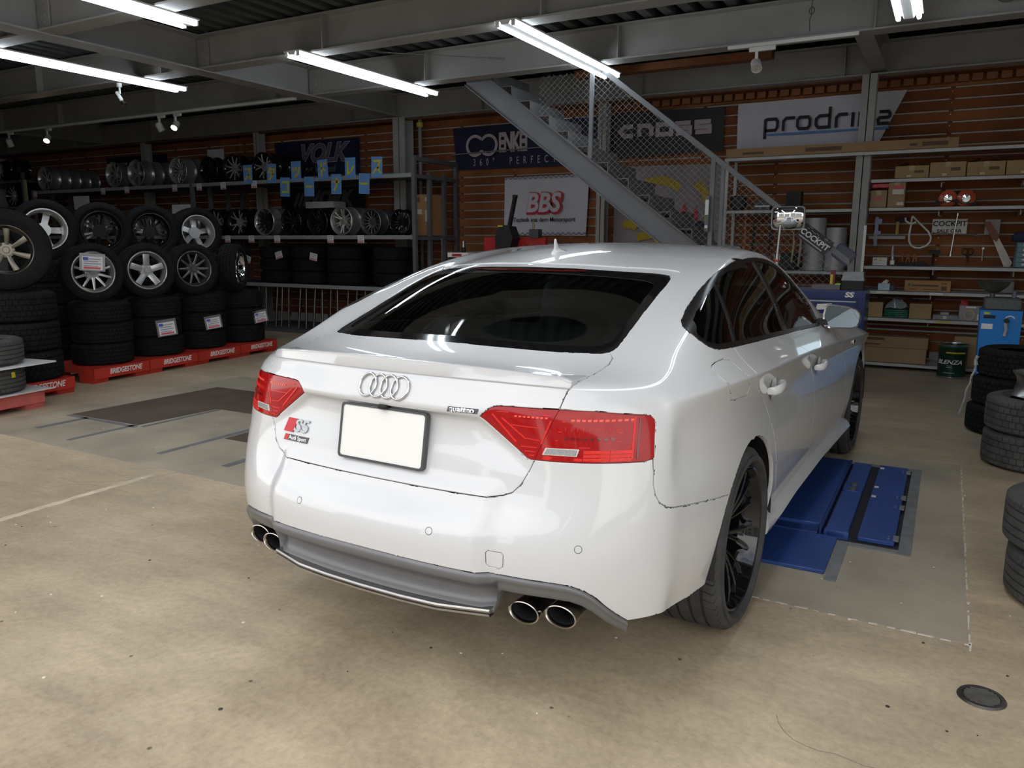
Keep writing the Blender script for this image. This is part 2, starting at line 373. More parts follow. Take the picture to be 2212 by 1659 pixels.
# ---- outlines. R = rear view (x,z); S = side view (y,z)
def inset(poly, d):
    n = len(poly); P = [Vector(p) for p in poly]
    ar = sum(P[i].x*P[(i+1) % n].y-P[(i+1) % n].x*P[i].y for i in range(n)); sg = 1 if ar > 0 else -1; o = []
    for i in range(n):
        a = (P[i]-P[i-1]).normalized(); b = (P[(i+1) % n]-P[i]).normalized()
        na = Vector((-a.y, a.x))*sg; nb = Vector((-b.y, b.x))*sg; m = (na+nb); m.normalize()
        o.append(tuple(P[i]+m*d/max(.6, m.dot(na))))
    return o
def rnd(poly, it=1):
    for _ in range(it):
        o = []; n = len(poly)
        for i in range(n):
            a, b = poly[i], poly[(i+1) % n]
            o += [(a[0]*.75+b[0]*.25, a[1]*.75+b[1]*.25), (a[0]*.25+b[0]*.75, a[1]*.25+b[1]*.75)]
        poly = o
    return poly
LID = [(-.02,.668),(.15,.668),(.30,.669),(.40,.671),(.440,.676),(.468,.688),(.490,.712),(.505,.742),(.523,.785),(.577,.927),(.583,.965),(.588,.985),(.600,1.006),(.604,1.022),(.596,1.036),(.578,1.0455),(.545,1.0445),(.46,1.0455),(.28,1.050),(-.02,1.055)]
GLASS = [(-.02,1.055),(.28,1.050),(.46,1.0455),(.545,1.0445),(.570,1.0475),(.580,1.058),(.579,1.075),(.571,1.12),(.562,1.19),(.556,1.235),(.548,1.254),(.530,1.266),(.48,1.2735),(.36,1.281),(.20,1.289),(-.02,1.293)]
GLASSI = [(-.02,1.072),(.28,1.067),(.46,1.063),(.530,1.064),(.548,1.076),(.546,1.10),(.535,1.17),(.525,1.225),(.512,1.24),(.47,1.251),(.36,1.262),(.20,1.270),(-.02,1.274)]
HATCH = [(-.02,1.293),(.20,1.289),(.36,1.281),(.48,1.2735),(.530,1.266),(.556,1.274),(.545,1.2795),(.49,1.2865),(.36,1.2945),(.20,1.3025),(-.02,1.3065)]
LAMPL = [(.350,.8915),(.372,.913),(.386,.922),(.404,.9255),(.44,.927),(.577,.927),(.523,.785),(.509,.785),(.498,.789),(.484,.800)]
LAMPF = [(.577,.927),(.675,.923),(.775,.909),(.789,.904),(.797,.894),(.800,.880),(.809,.789),(.79,.7835),(.716,.785),(.62,.785),(.523,.785)]
DIFF = [(-.02,.474),(.15,.4725),(.277,.469),(.452,.464),(.605,.452),(.65,.444),(.68,.430),(.705,.408),(.73,.372),(.752,.342),(.772,.318),(.78,.10),(-.02,.10)]
DLO = [(-.250,1.128),(-.225,1.147),(-.156,1.172),(-.002,1.216),(.174,1.261),(.364,1.294),(.51,1.309),(.651,1.3175),(.78,1.3225),(.91,1.3225),(1.03,1.317),(1.141,1.307),(1.235,1.292),(1.322,1.269),(1.441,1.209),(1.54,1.14),(1.62,1.067),(1.70,.985),(1.715,.963),(1.70,.954),(1.584,.959),(1.1,.982),(.680,1.001),(.290,1.018),(.08,1.029),(-.090,1.037),(-.19,1.042),(-.235,1.047),(-.272,1.060),(-.290,1.080),(-.291,1.098),(-.275,1.114)]
DLOI = inset(DLO, .015)
DLO = [(y, z+(.02 if z > 1.12 and y < .6 else 0)) if not (y < -.22 and z > 1.1) else (y-.02, z+.02) for y, z in DLO]
DLOR = [(.640,1.45),(.655,1.3235),(.665,1.317),(.676,1.292),(.680,1.260),(.685,1.212),(.697,1.166),(.711,1.134),(.728,1.118),(.755,1.103),(.76,.90),(1.0,.90),(1.0,1.45)]
DLORI = [(.652,1.45),(.664,1.3155),(.674,1.308),(.686,1.283),(.690,1.252),(.696,1.205),(.709,1.160),(.724,1.130),(.742,1.113),(.765,1.098),(.77,.90),(1.0,.90),(1.0,1.45)]
BPIL = [(.815,1.40),(.845,.90),(.905,.90),(.865,1.40)]
QP = [(-.100,.95),(.19,1.32),(.206,1.32),(-.084,.95)]
DR_R = [(-.062,1.10),(-.062,1.04),(-.066,1.015),(-.06,.983),(-.045,.940),(.04,.888),(.115,.848),(.215,.783),(.285,.708),(.337,.63),(.391,.523),(.44,.42),(.53,.325),(.60,.300),(1.0,.288),(1.283,.280),(1.290,.34),(1.262,.42),(1.243,.50),(1.252,.60),(1.255,.669),(1.240,.74),(1.195,.80),(1.10,.845),(.99,.884),(.925,.945),(.885,.99),(.88,1.10)]
DR_F = [(.88,1.10),(.885,.99),(.925,.945),(.99,.884),(1.10,.845),(1.195,.80),(1.240,.74),(1.255,.669),(1.252,.60),(1.243,.50),(1.262,.42),(1.290,.34),(1.283,.280),(1.8,.268),(2.265,.262),(2.27,.32),(2.235,.40),(2.215,.50),(2.213,.60),(2.195,.69),(2.11,.76),(1.99,.835),(1.90,.90),(1.86,.955),(1.85,1.10)]
BUMP = [(-2,.795),(-.713,.795),(-.718,.75),(-.724,.714),(-.722,.685),(-.712,.662),(-.692,.646),(-.655,.637),(-.60,.628),(-.46,.608),(-.30,.583),(-.30,.05),(-2,.05)]
FUEL = [(-.326,1.007),(-.284,1.013),(-.235,1.014),(-.195,1.008),(-.170,.993),(-.148,.962),(-.118,.925),(-.098,.905),(-.098,.893),(-.110,.885),(-.15,.881),(-.225,.884),(-.268,.889),(-.285,.900),(-.300,.920),(-.330,.955),(-.345,.985),(-.342,1.0)]
def circ(cx, cz, r, n=40, a0=-30, a1=210): return [(cx+r*math.cos(R_(a0+(a1-a0)*i/n)), cz+r*math.sin(R_(a0+(a1-a0)*i/n))) for i in range(n+1)]
ARCH1 = circ(0, .327, .380); ARCH2 = circ(2.81, .327, .380)
BOT = [(-2,.10),(-2,.318),(-.70,.318),(-.60,.303),(-.50,.297),(-.37,.300),(0,.30),(.30,.300),(.42,.275),(.6,.262),(2.4,.250),(2.5,.250),(3.2,.25),(4,.25),(4,.10)]
TOW = [(.432,.532),(.470,.529),(.4755,.523),(.474,.489),(.467,.4835),(.436,.486),(.4295,.493),(.4285,.526)]
def cut(poly, view, filt):
    n = len(poly); ia = 0 if view == 'R' else 1
    A = np.array(poly); lo = A.min(0)-.06; hi = A.max(0)+.06
    def c2(f): c = f.calc_center_median(); return c[ia], c[2]
    band = []
    for f in bm.faces:
        c = f.calc_center_median()
        if filt(c) and lo[0] < c[ia] < hi[0] and lo[1] < c[2] < hi[1]: band.append(f)
    if not band: return
    C = np.array([c2(f) for f in band]); keep = np.zeros(len(band), bool)
    for i in range(n):
        a = A[i]; b = A[(i+1) % n]; d = b-a; l2 = max(d@d, 1e-12)
        t = np.clip(((C-a)@d)/l2, 0, 1); keep |= np.linalg.norm(C-a-t[:, None]*d, axis=1) < .05
    band = [f for f, k in zip(band, keep) if k]
    for i in range(n):
        a = A[i]; b = A[(i+1) % n]; d = b-a; l = math.sqrt(d@d)
        if l < 1e-6: continue
        band = [f for f in band if f.is_valid]
        C = np.array([c2(f) for f in band]); t = np.clip(((C-a)@d)/(l*l), 0, 1)
        dist = np.linalg.norm(C-a-t[:, None]*d, axis=1)
        sel = [f for f, q in zip(band, dist) if q < .035]
        if not sel: continue
        # keep only faces that the segment itself reaches
        sel2 = []
        for f in sel:
            s = [((v.co[ia]-a[0])*d[0]+(v.co[2]-a[1])*d[1])/l for v in f.verts]
            h = [((v.co[ia]-a[0])*-d[1]+(v.co[2]-a[1])*d[0])/l for v in f.verts]
            if max(s) > -1e-5 and min(s) < l+1e-5 and max(h) > 1e-7 and min(h) < -1e-7: sel2.append(f)
        if not sel2: continue
        es = {e for f in sel2 for e in f.edges}; vs_ = {v for f in sel2 for v in f.verts}
        no = Vector((-d[1], 0, d[0])) if view == 'R' else Vector((0, -d[1], d[0]))
        co = Vector((a[0], 0, a[1])) if view == 'R' else Vector((0, a[0], a[1]))
        old = set(sel2)
        r = bmesh.ops.bisect_plane(bm, geom=list(sel2)+list(es)+list(vs_), dist=1e-6, plane_co=co, plane_no=no)
        band += [g for g in r['geom'] if isinstance(g, bmesh.types.BMFace) and g not in old]
rearf = lambda c: c[1] < -.45
glassf = lambda c: c[1] < .35 and c[0] < .7
sidef = lambda c: c[0] > .55 and -.75 < c[1] < 3.3
for P, v, f in ((LID,'R',lambda c: c[1] < -.3),(GLASS,'R',glassf),(GLASSI,'R',glassf),(HATCH,'R',glassf),(LAMPL,'R',rearf),(LAMPF,'R',rearf),(DIFF,'R',rearf),(TOW,'R',rearf),
                (BUMP,'S',lambda c: c[1] < -.25 and c[2] < .86),(DLO,'S',lambda c: c[0] > .635),(DLOI,'S',lambda c: c[0] > .635),(DLOR,'R',lambda c: -.4 < c[1] < .72 and c[2] > .98),(DLORI,'R',lambda c: -.4 < c[1] < .72 and c[2] > .98),(BPIL,'S',lambda c: c[0] > .635 and c[2] > .97),(QP,'S',lambda c: c[0] > .635 and c[2] > 1.0),
                (DR_R,'S',sidef),(DR_F,'S',sidef),(FUEL,'S',sidef),(ARCH1,'S',lambda c: c[0] > .5),(ARCH2,'S',lambda c: c[0] > .5),(BOT,'S',lambda c: c[2] < .5)):
    cut(P, v, f)
def inside(p, poly):
    x, y = p; r = False; n = len(poly); j = n-1
    for i in range(n):
        xi, yi = poly[i]; xj, yj = poly[j]
        if (yi > y) != (yj > y) and x < (xj-xi)*(y-yi)/(yj-yi)+xi: r = not r
        j = i
    return r
PARTS = {}
def label_face(c):
    r = (c[0], c[2]); s = (c[1], c[2])
    if c[1] < -.3 and c[2] < .5 and inside(r, DIFF): return 'diffuser_hole'
    if c[0] > .45 and (inside(s, ARCH1) or inside(s, ARCH2)): return 'hole'
    if c[2] < .33 and inside(s, BOT): return 'hole'
    if c[1] < -.45:
        if inside(r, LAMPL): return 'lampl'
        if inside(r, LAMPF): return 'lampf'
        if inside(r, TOW): return 'tow'
    if c[1] < .35 and c[2] > 1.03 and inside(r, GLASSI): return 'glass'
    if c[1] < .35 and c[2] > 1.03 and inside(r, GLASS): return 'frit'
    if c[1] < .4 and c[2] > 1.25 and inside(r, HATCH): return 'hatch'
    if c[1] < -.3 and inside(r, LID): return 'lid'
    if c[2] < .86 and inside(s, BUMP) and c[0] >= 0: return 'bumper'
    if c[0] > .55:
        fr_ = c[1] > .66
        if c[2] > .92 and c[0] > .635 and inside(s, DLO) and (fr_ or inside(r, DLOR)):
            if inside(s, BPIL) or inside(s, QP) or not (inside(s, DLOI) and (fr_ or inside(r, DLORI))): return 'trim'
            return 'g0' if s[0] < -.05+(c[2]-1.05)*.8 else ('g1' if s[0] < .86 else 'g2')
        if inside(s, DR_R): return 'doorr'
        if inside(s, DR_F): return 'doorf'
        if inside(s, FUEL): return 'fuel'
    return 'body'
for f in bm.faces: PARTS.setdefault(label_face(f.calc_center_median()), []).append(f)
LAB = {f: k for k, fs in PARTS.items() for f in fs}
def panel(key, gap=.0032, depth=.014, off=0., soft=False):
    """vertices, faces, normals of one panel (right half) with turned-in edges"""
    fs = PARTS.get(key, []); vm = {}; V = []; Nn = []; F = []; inn = {}
    for f in fs:
        cc = f.calc_center_median(); idx = []
        for v in f.verts:
            if v not in vm: vm[v] = len(V); V.append(v.co.copy()); Nn.append((v[NL2] if soft else v[NL]).normalized()); inn[v] = Vector()
            inn[v] += (cc-v.co); idx.append(vm[v])
        F.append(tuple(idx))
    be = []
    for f in fs:
        for e in f.edges:
            oth = [g for g in e.link_faces if g is not f]
            mid = (e.verts[0].co+e.verts[1].co)/2
            if mid.x < 1e-4: continue
            if not oth or any(LAB[g] != key for g in oth):
                l = [x for x in f.loops if x.edge is e][0]; be.append((l.vert, l.link_loop_next.vert))
    bv = {v for e in be for v in e}; tin = {v: Vector() for v in bv}
    for a, c in be:
        ed = c.co-a.co
        for v in (a, c): tin[v] += v[NL].normalized().cross(ed)
    for v in bv:
        n = v[NL].normalized(); t = tin[v]-n*tin[v].dot(n)
        if t.dot(inn[v]) < 0: t = -t
        if v.co.x < 1e-4: t.x = 0
        tin[v] = t.normalized() if t.length > 1e-9 else Vector((0, 0, 1))
        V[vm[v]] = v.co+tin[v]*gap
    if off:
        V = [p-n*off for p, n in zip(V, Nn)]
    if depth:
        r1 = {}; r2 = {}
        for v in bv:
            n = v[NL].normalized(); t = tin[v]
            p = V[vm[v]]
            ch = min(.002, max(0., gap*.6)); e1 = p-t*ch-n*ch*.7; r1[v] = len(V); V.append(e1); Nn.append((n*.30-t).normalized()); r2[v] = len(V); V.append(e1-n*depth); Nn.append((-t).normalized())
        for a, b in be: F.append((vm[b], vm[a], r1[a], r1[b])); F.append((r1[b], r1[a], r2[a], r2[b]))
    return V, F, Nn
def panel_obj(name, keys, m, parent=None, side=0, merge=True, **k):
    """side 0: both halves in one mesh, 1: right, -1: left"""
    V = []; F = []; Nn = []
    for key in keys if isinstance(keys, (list, tuple)) else [keys]:
        v, f, n = panel(key, **k)
        for s in ((1, -1) if side == 0 else (side,)):
            b = len(V)
            V += [(p.x*s, p.y, p.z) for p in v]; Nn += [(q.x*s, q.y, q.z) for q in n]
            F += [tuple(b+i for i in (x if s == 1 else x[::-1])) for x in f]
    me = bpy.data.meshes.new(name); me.from_pydata(V, [], F); me.materials.append(m)
    me.shade_smooth(); me.normals_split_custom_set_from_vertices([tuple(n) for n in Nn])
    return obj(name, me, parent if parent is not None else CAR)
panel_obj('body_shell', 'body', M_white)
panel_obj('boot_lid', 'lid', M_white)
panel_obj('hatch_edge', 'hatch', M_white, gap=.0008, depth=.01, off=.0035)
BUMPER = panel_obj('rear_bumper', 'bumper', M_white)
panel_obj('tow_eye_cover', 'tow', M_white, BUMPER, side=1, gap=.0009, depth=.004)
panel_obj('bumper_skin', 'tow', M_white, BUMPER, side=-1, gap=-.002, depth=0)
RW = panel_obj('rear_window', ['glass'], M_glass, gap=0, depth=0, off=.003, soft=True)
panel_obj('window_border', 'frit', M_gblack, RW, gap=.0005, depth=.01, off=.002)
for s in (1, -1):
    dr = panel_obj('door', 'doorr', M_white, side=s); df = panel_obj('door', 'doorf', M_white, side=s)
    panel_obj('window_trim', 'trim', mat('satin black trim', (.012, .011, .011), .28, 0, .05), side=s, gap=0, depth=.01, off=-.002)
    for g, n in (('g0', 'quarter_window'), ('g1', 'side_window'), ('g2', 'side_window')): panel_obj(n, g, M_glass, side=s, gap=0, depth=0, off=.003, soft=True)
    if s == 1: panel_obj('fuel_flap', 'fuel', M_white, side=s)
    else:
        panel_obj('quarter_panel', 'fuel', M_white, side=s, gap=0, depth=0)
    # handles: recess cup plus bar
    for d_, (y, z, x) in ((dr, (.285, .848, .9075)), (df, (1.30, .800, .8985))):
        h = MB(); pr = [(-.078, .000, .012), (-.066, .020, .016), (-.03, .031, .018), (.03, .033, .018), (.066, .026, .016), (.078, .008, .012)]
        G_ = []
        for yy, dx, rr in pr: G_.append([(s*(x+dx+rr*.55*math.cos(a)), y+yy, z+.004*yy/.07+rr*1.05*math.sin(a)) for a in np.linspace(0, 2*PI, 13)[:-1]])
        h.grid(G_, wrap=True, flip=(s == 1)); n_ = len(G_[0])
        h.f += [tuple(range(n_)), tuple(range(5*n_, 6*n_))]; h.m += [0, 0]
        ho = h.build('door_handle', M_white, d_, 60)
        cu = MB(); cu.lathe([(0, .000), (.020, .0006), (.034, .003), (.039, .0055), (.0405, .0045)], 20, 0, Matrix.Translation((s*(x-.004), y+.002, z-.003)) @ Matrix.Rotation(s*PI/2, 4, 'Y') @ Matrix.Diagonal((1.15, 1, 1, 1)))
        cu.build('handle_cup', M_white, d_, 60)
    # lamps
    lp = panel_obj('tail_light', 'lampf', M_redlens, side=s, gap=.0012, depth=.02, off=.001)
    ll = panel_obj('tail_light', 'lampl', M_redlens, side=s, gap=.0012, depth=.02, off=.001)
from mathutils.bvhtree import BVHTree
BV = BVHTree.FromBMesh(bm)
def rear_pt(x, z, off=0.):
    """point on the rear skin at (x,z), and its normal"""
    r = BV.ray_cast(Vector((abs(x), -3, z)), Vector((0, 1, 0)))
    p, n = r[0], r[1]
    if n.y > 0: n = -n
    if x < 0: p = Vector((-p.x, p.y, p.z)); n = Vector((-n.x, n.y, n.z))
    return p+n*off, n
def side_pt(y, z, s=1, off=0.):
    r = BV.ray_cast(Vector((3, y, z)), Vector((-1, 0, 0))); p, n = r[0], r[1]
    if n.x < 0: n = -n
    p = p+n*off; return Vector((p.x*s, p.y, p.z))
def top_z(x, y):
    r = BV.ray_cast(Vector((abs(x), y, 3)), Vector((0, 0, -1))); return r[0].z
def decal_rear(name, poly, m, parent, off=.0012, th=.002, n=1):
    """a thin plate that follows the rear skin; poly in (x,z)"""
    mb = MB(); k = len(poly); f_ = [rear_pt(x, z, off+th)[0] for x, z in poly]; b_ = [rear_pt(x, z, off-.002)[0] for x, z in poly]
    mb.add(f_+b_, [tuple(range(k)), tuple(range(2*k-1, k-1, -1))]+[(i, k+i, k+(i+1) % k, (i+1) % k) for i in range(k)])
    return mb.build(name, m, parent, 40)
# ---- spoiler lip
xs = np.linspace(-.590, .590, 49); Gs = []
for x in xs:
    a = abs(x); y0 = float(np.interp(a, [0, .20, .385, .525, .625], [-.862, -.858, -.842, -.815, -.765])); z0 = float(np.interp(a, [0, .2, .385, .525, .625], [1.0, 1.0, .999, .995, .988]))
    h = .034*(1-.45*(a/.59)**2.2); h *= smooth(.592, .575, a)*.5+.5
    lo = rear_pt(x, z0-.010)[0]
    yf = y0+.085; zf = top_z(x, yf)
    Gs.append([(x, yf, zf-.004), (x, yf-.005, zf+.0012), (x, y0+.045, z0+.010+h*.28), (x, y0+.010, z0+h*.80), (x, y0-.012, z0+h), (x, y0-.0185, z0+h-.003), (x, y0-.0185, z0+h-.010), (x, lo.y-.006, lo.z+.004), (x, lo.y-.003, lo.z), (x, lo.y+.01, lo.z+.001)])
mb = MB(); mb.grid(Gs, flip=True)
k_ = len(Gs[0]); mb.f += [tuple(range(k_)), tuple(range((len(xs)-1)*k_+k_-1, (len(xs)-1)*k_-1, -1))]; mb.m += [0, 0]
mb.build('boot_spoiler', M_white, CAR, 50)
# ---- diffuser
xs = np.concatenate([np.linspace(-.772, -.43, 40), np.linspace(-.42, .42, 57), np.linspace(.43, .772, 40)]); DT = [p for p in DIFF if p[0] >= -.02 and p[1] > .3]
dx_, dz_ = [max(0, p[0]) for p in DT], [p[1] for p in DT]; Gd = []
FR = [0, .04, .10, .2, .25, .29, .34, .45, .6, .75, .82, .87, .93, 1.0]
DC = [.002, -.004, -.0065, -.005, .000, .014, .026, .042, .048, .042, .034, .02, .014, .018]
DO = [.002, -.004, -.006, -.006, -.005, -.003, -.001, .002, .004, .008, .012, .02, .03, .05]
for x in xs:
    a = abs(x); zt = float(np.interp(a, dx_, dz_)); b = smooth(.436, .462, a)
    zl = (1-b)*.332+b*(zt-.062+.012*smooth(.70, .77, a)); base = rear_pt(x, max(zt, .325))[0]; row = []
    # outward direction in plan
    nx = np.interp(a, [0, .3, .6, .77], [0, .08, .35, .66])*(1 if x > 0 else -1); ny = -math.sqrt(1-nx*nx)
    for f_, c_, o_ in zip(FR, DC, DO):
        d_ = (1-b)*c_+b*o_; z = zt+(zl-zt)*f_
        row.append((base.x-nx*d_, base.y-ny*d_+.010*f_*(1-b), z))
    Gd.append(row)
mb = MB(); mb.grid(Gd, flip=True); mb.grid([[r[-1], (r[-1][0]*.97, r[-1][1]+.10, r[-1][2]+.02)] for r in Gd], flip=True)
DF = mb.build('diffuser', M_silver, CAR, 40)
ys_ = lambda x: float(np.interp(abs(x), dx_, [rear_pt(q, max(z, .33))[0].y for q, z in zip(dx_, dz_)]))+.012
mb = MB(); Gq = []
for x in np.linspace(-.433, .433, 41):
    y = ys_(x)+.0; Gq.append([(x, y+.02, .351), (x, y-.006, .350), (x, y-.010, .346), (x, y-.008, .341), (x, y-.002, .3395), (x, y-.002, .3375), (x, y-.009, .336), (x, y-.009, .330), (x, y-.002, .327), (x, y+.02, .328)])
mb.grid(Gq, flip=True); mb.build('diffuser_strip', M_brushed, DF, 30)
# ---- exhaust tips
for s in (1, -1):
    for cx, cy in ((.512, -.925), (.614, -.893)):
        M_ = Matrix.Translation((s*cx, cy, .338)) @ Matrix.Rotation(PI/2, 4, 'X') @ Matrix.Diagonal((1.0, .66, 1, 1))
        mb = MB(); mb.lathe([(.036, -.13), (.045, -.12), (.048, -.02), (.051, -.004), (.0505, .002), (.047, .0035), (.0435, .000), (.042, -.012), (.040, -.12)], 36, 0, M_, mis=[0, 0, 0, 0, 0, 0, 0, 1])
        mb.add([(.040*math.cos(t), .040*math.sin(t), -.10) for t in np.linspace(0, 2*PI, 25)[:-1]], [tuple(range(24))], 1, M_)
        mb.build('exhaust_tip', [M_exh, M_soot], CAR, 40)
# ---- underbody, wheel wells, cabin
mb = MB(); mb.b2((-.60, -.80, .345), (.60, -.42, .46)); mb.b2((-.60, -.42, .25), (.60, 3.25, .40)); mb.b2((-.86, .42, .20), (.86, 2.38, .285)); mb.b2((-.64, -.86, .40), (.64, -.45, .66)); mb.build('underbody', M_mblack, CAR, 0)
for s in (1, -1):
    for y in (0, 2.81):
        mb = MB(); G_ = []
        for x in (.905, .60, .50):
            r = .385 if x > .55 else .05
            G_.append([(s*x, y+r*math.cos(t), .327+r*math.sin(t)) for t in np.linspace(R_(-2), R_(182), 28)])
        mb.grid(G_, flip=(s == -1)); mb.build('wheel_well', M_mblack, CAR, 40)
# sills
for s in (1, -1):
    Gq = []
    for y in np.linspace(.345, 2.46, 22):
        x = float(np.interp(y, [.36, .9, 1.6, 2.46], [.905, .890, .888, .905])); e = .012*smooth(.36, .5, y)
        Gq.append([(s*(x-.03), y, .315+.05*smooth(.45, .36, y)), (s*(x-.008), y, .300+.03*smooth(.45, .36, y)), (s*(x+.002+e*.4), y, .285), (s*(x+.006+e), y, .262), (s*(x+e*.6), y, .238), (s*(x-.02), y, .222), (s*(x-.10), y, .216)])
    mb = MB(); mb.grid(Gq, flip=(s == -1)); n_ = len(Gq[0])
    mb.f += [tuple(range(n_)), tuple(range(21*n_, 22*n_))]; mb.m += [0, 0]
    mb.build('sill', M_white, CAR, 40)
# cabin: tub, parcel shelf, seats with head restraints, dashboard, steering wheel
cab = MB(); cab.b2((-.78, -.45, .42), (.78, 2.3, .45)); cab.b2((-.62, -.50, .93), (.62, .02, .955)); cab.b2((-.70, 2.0, .55), (.70, 2.35, .93)); cab.b2((-.70, -.02, .45), (.70, .02, .93))
cab.build('cabin_floor', M_dark, CAR, 0)
def seat(x, y, wd, ht, head):
    mb = MB(); M_ = Matrix.Translation((x, y, .60)) @ Matrix.Rotation(R_(-14), 4, 'X')
    mb.rbox((0, 0, ht/2), (wd, .16, ht), .06, 0, M_); mb.rbox((0, .27, .0), (wd, .52, .18), .06, 0, M_); s_ = mb.build('seat', M_seat, CAR, 50)
    for hx in head:
        mb = MB(); mb.rbox((hx, -.02, ht+.13), (.25, .10, .15), .04, 0, M_); mb.cyl((hx-.05, 0, ht-.02), (hx-.05, 0, ht+.1), .008, None, 8, 0, True, M_); mb.cyl((hx+.05, 0, ht-.02), (hx+.05, 0, ht+.1), .008, None, 8, 0, True, M_)
        mb.build('head_restraint', M_seat, s_, 50)
seat(0, .16, 1.30, .44, (-.40, .40)); seat(-.37, 1.15, .50, .58, (0,)); seat(.37, 1.15, .50, .58, (0,))
mb = MB(); mb.tube([(.37+.18*math.cos(t), 1.80+.06*math.sin(t), .90+.17*math.sin(t)) for t in np.linspace(0, 2*PI, 33)[:-1]], .014, 8, 0, True)
mb.box((.37, 1.80, .90), (.34, .02, .04)); mb.build('steering_wheel', M_mblack, CAR, 50)
mb = MB(); mb.rbox((0, 1.72, 1.25), (.24, .03, .07), .02); mb.build('interior_mirror', M_mblack, CAR, 40)
# brake light under the top edge of the rear window
mb = MB(); Gq = []
for x in np.linspace(-.25, .25, 25):
    p, n = rear_pt(x, 1.2805, .0015); q, _ = rear_pt(x, 1.2765, .0015); Gq.append([p, q])
mb.grid(Gq); mb.build('brake_light', M_reddeep, CAR, 0)
# ---- roof fin
mb = MB(); zr = top_z(0, .25)
prof = [(.185, 0), (.190, .012), (.200, .024), (.198, .045), (.201, .057), (.208, .060), (.2155, .054), (.228, .034), (.25, .020), (.285, .009), (.315, 0)]
Gq = []
for y, z in prof:
    wd = float(np.interp(z, [0, .012, .024, .06], [.026, .024, .009, .0035])); wd *= float(np.interp(y, [.185, .2, .25, .315], [.75, 1, 1, .25]))
    Gq.append([(sx*wd*k1, y, top_z(0, y)-.004+ (z if k1 < .99 else 0)) for sx, k1 in ((-1, 1), (-1, .86), (1, .86), (1, 1))])
Gq2 = []
for zf in np.linspace(0, 1, 12):
    z = .060*zf; ya = float(np.interp(z, [0, .012, .024, .045, .06], [.183, .188, .199, .198, .203])); yb = float(np.interp(z, [0, .009, .020, .034, .054, .06], [.318, .285, .25, .228, .2165, .211])); wd = float(np.interp(z, [0, .010, .016, .022, .06], [.027, .025, .019, .0085, .0035]))
    yc, hl = (ya+yb)/2, (yb-ya)/2
    Gq2.append([(wd*math.sin(t), yc-hl*math.cos(t), top_z(0, .25)-.006+(yc-hl*math.cos(t)-.25)*.19*(1-zf)+z) for t in np.linspace(0, 2*PI, 21)[:-1]])
mb.grid(Gq2, wrap=True); mb.f.append(tuple(range(11*20, 12*20))); mb.m.append(0); mb.build('roof_antenna', M_white, CAR, 50)
# ---- number plate
pc = Vector((0, -.921, .7935)); tilt = math.atan2(.030, .169); M_ = Matrix.Translation(pc) @ Matrix.Rotation(-tilt, 4, 'X') @ XZ
def rr(hw, hh, r, n=4):
    o = []
    for cx, cy, a0 in ((hw-r, hh-r, 0), (-hw+r, hh-r, 90), (-hw+r, -hh+r, 180), (hw-r, -hh+r, 270)): o += arc(cx, cy, r, r, a0, a0+90, n)
    return o
mb = MB(); mb.prism(rr(.165, .0825, .012), 0, .007, 0, M_); PLT = mb.build('number_plate', M_plate, CAR, 40)
mb = MB(); o_ = rr(.1705, .088, .013); i_ = rr(.1635, .081, .010); n_ = len(o_)
vs_ = [(x, y, h) for h in (-.008, .010) for x, y in o_]+[(x, y, h) for h in (.010, .004) for x, y in i_]
mb.add(vs_, [(l*n_+i, l*n_+(i+1) % n_, (l+1)*n_+(i+1) % n_, (l+1)*n_+i) for l in range(3) for i in range(n_)], 0, M_)
mb.build('plate_frame', mat('grey plate frame', (.07, .07, .075), .4), PLT, 40)
mb = MB(); mb.rbox((.004, -.915, .884), (.034, .03, .014), .006); mb.build('plate_bolt', M_mblack, CAR, 40)  # small dark bolt at the top centre of the plate
# ---- badges
EM = MB()
for k in range(4):
    p, n = rear_pt(0, .945, .004); cx = (k-1.5)*.0422
    pts = []
    for t in np.linspace(0, 2*PI, 41)[:-1]:
        q, n = rear_pt(cx+.0325*math.cos(t), .945+.0325*math.sin(t), .0045+.0010*math.sin(t+k*PI)); pts.append(q)
    EM.tube(pts, .0042, 8, 0, True)
EM.build('ring_emblem', mat('emblem chrome', (.62, .63, .64), .08, 1, .02), CAR, 60)
def skin_text(name, txt, m, x0, z0, **k):
    """lettering laid on the rear skin"""
    me = text_mesh(txt, **k)
    for v in me.vertices:
        p, n = rear_pt(x0+v.co.x, z0+v.co.y, .0012+max(0, v.co.z)*1.0); v.co = p
    me.name = name; me.materials.append(m); return obj(name, me, CAR)
def bar(x, z, x1, z1, sl=0): return [(x+sl, z1), (x1+sl, z1), (x1, z), (x, z)]
decal_rear('model_badge', bar(-.452, .748, -.405, .793, .014), mat('red badge', (.55, .005, .01), .2, 0, .03), CAR, .001, .003)
skin_text('model_badge', 'S5', mat('badge chrome', (.36, .36, .37), .2, 1, .02), -.368, .770, size=.056, ext=.004, bold=.0012, shear=.15, sx=1.35, spacing=.95)
decal_rear('trim_badge', bar(-.447, .720, -.428, .740, .006), mat('red badge', (.55, .005, .01), .2), CAR, .001, .002)
decal_rear('trim_badge', bar(-.4275, .720, -.330, .740, .006), mat('dark badge', (.10, .10, .105), .3, .6), CAR, .001, .002)
skin_text('trim_badge', 'Audi Sport', M_chrome, -.376, .7305, size=.0185, ext=.0035, sx=1.05)
decal_rear('drive_badge', bar(.245, .8985, .343, .9125, .003), mat('dark badge', (.10, .10, .105), .3, .6), CAR, .001, .0012)
skin_text('drive_badge', 'quattro', M_chrome, .293, .9065, size=.021, ext=.003, bold=.0004, sx=1.3)
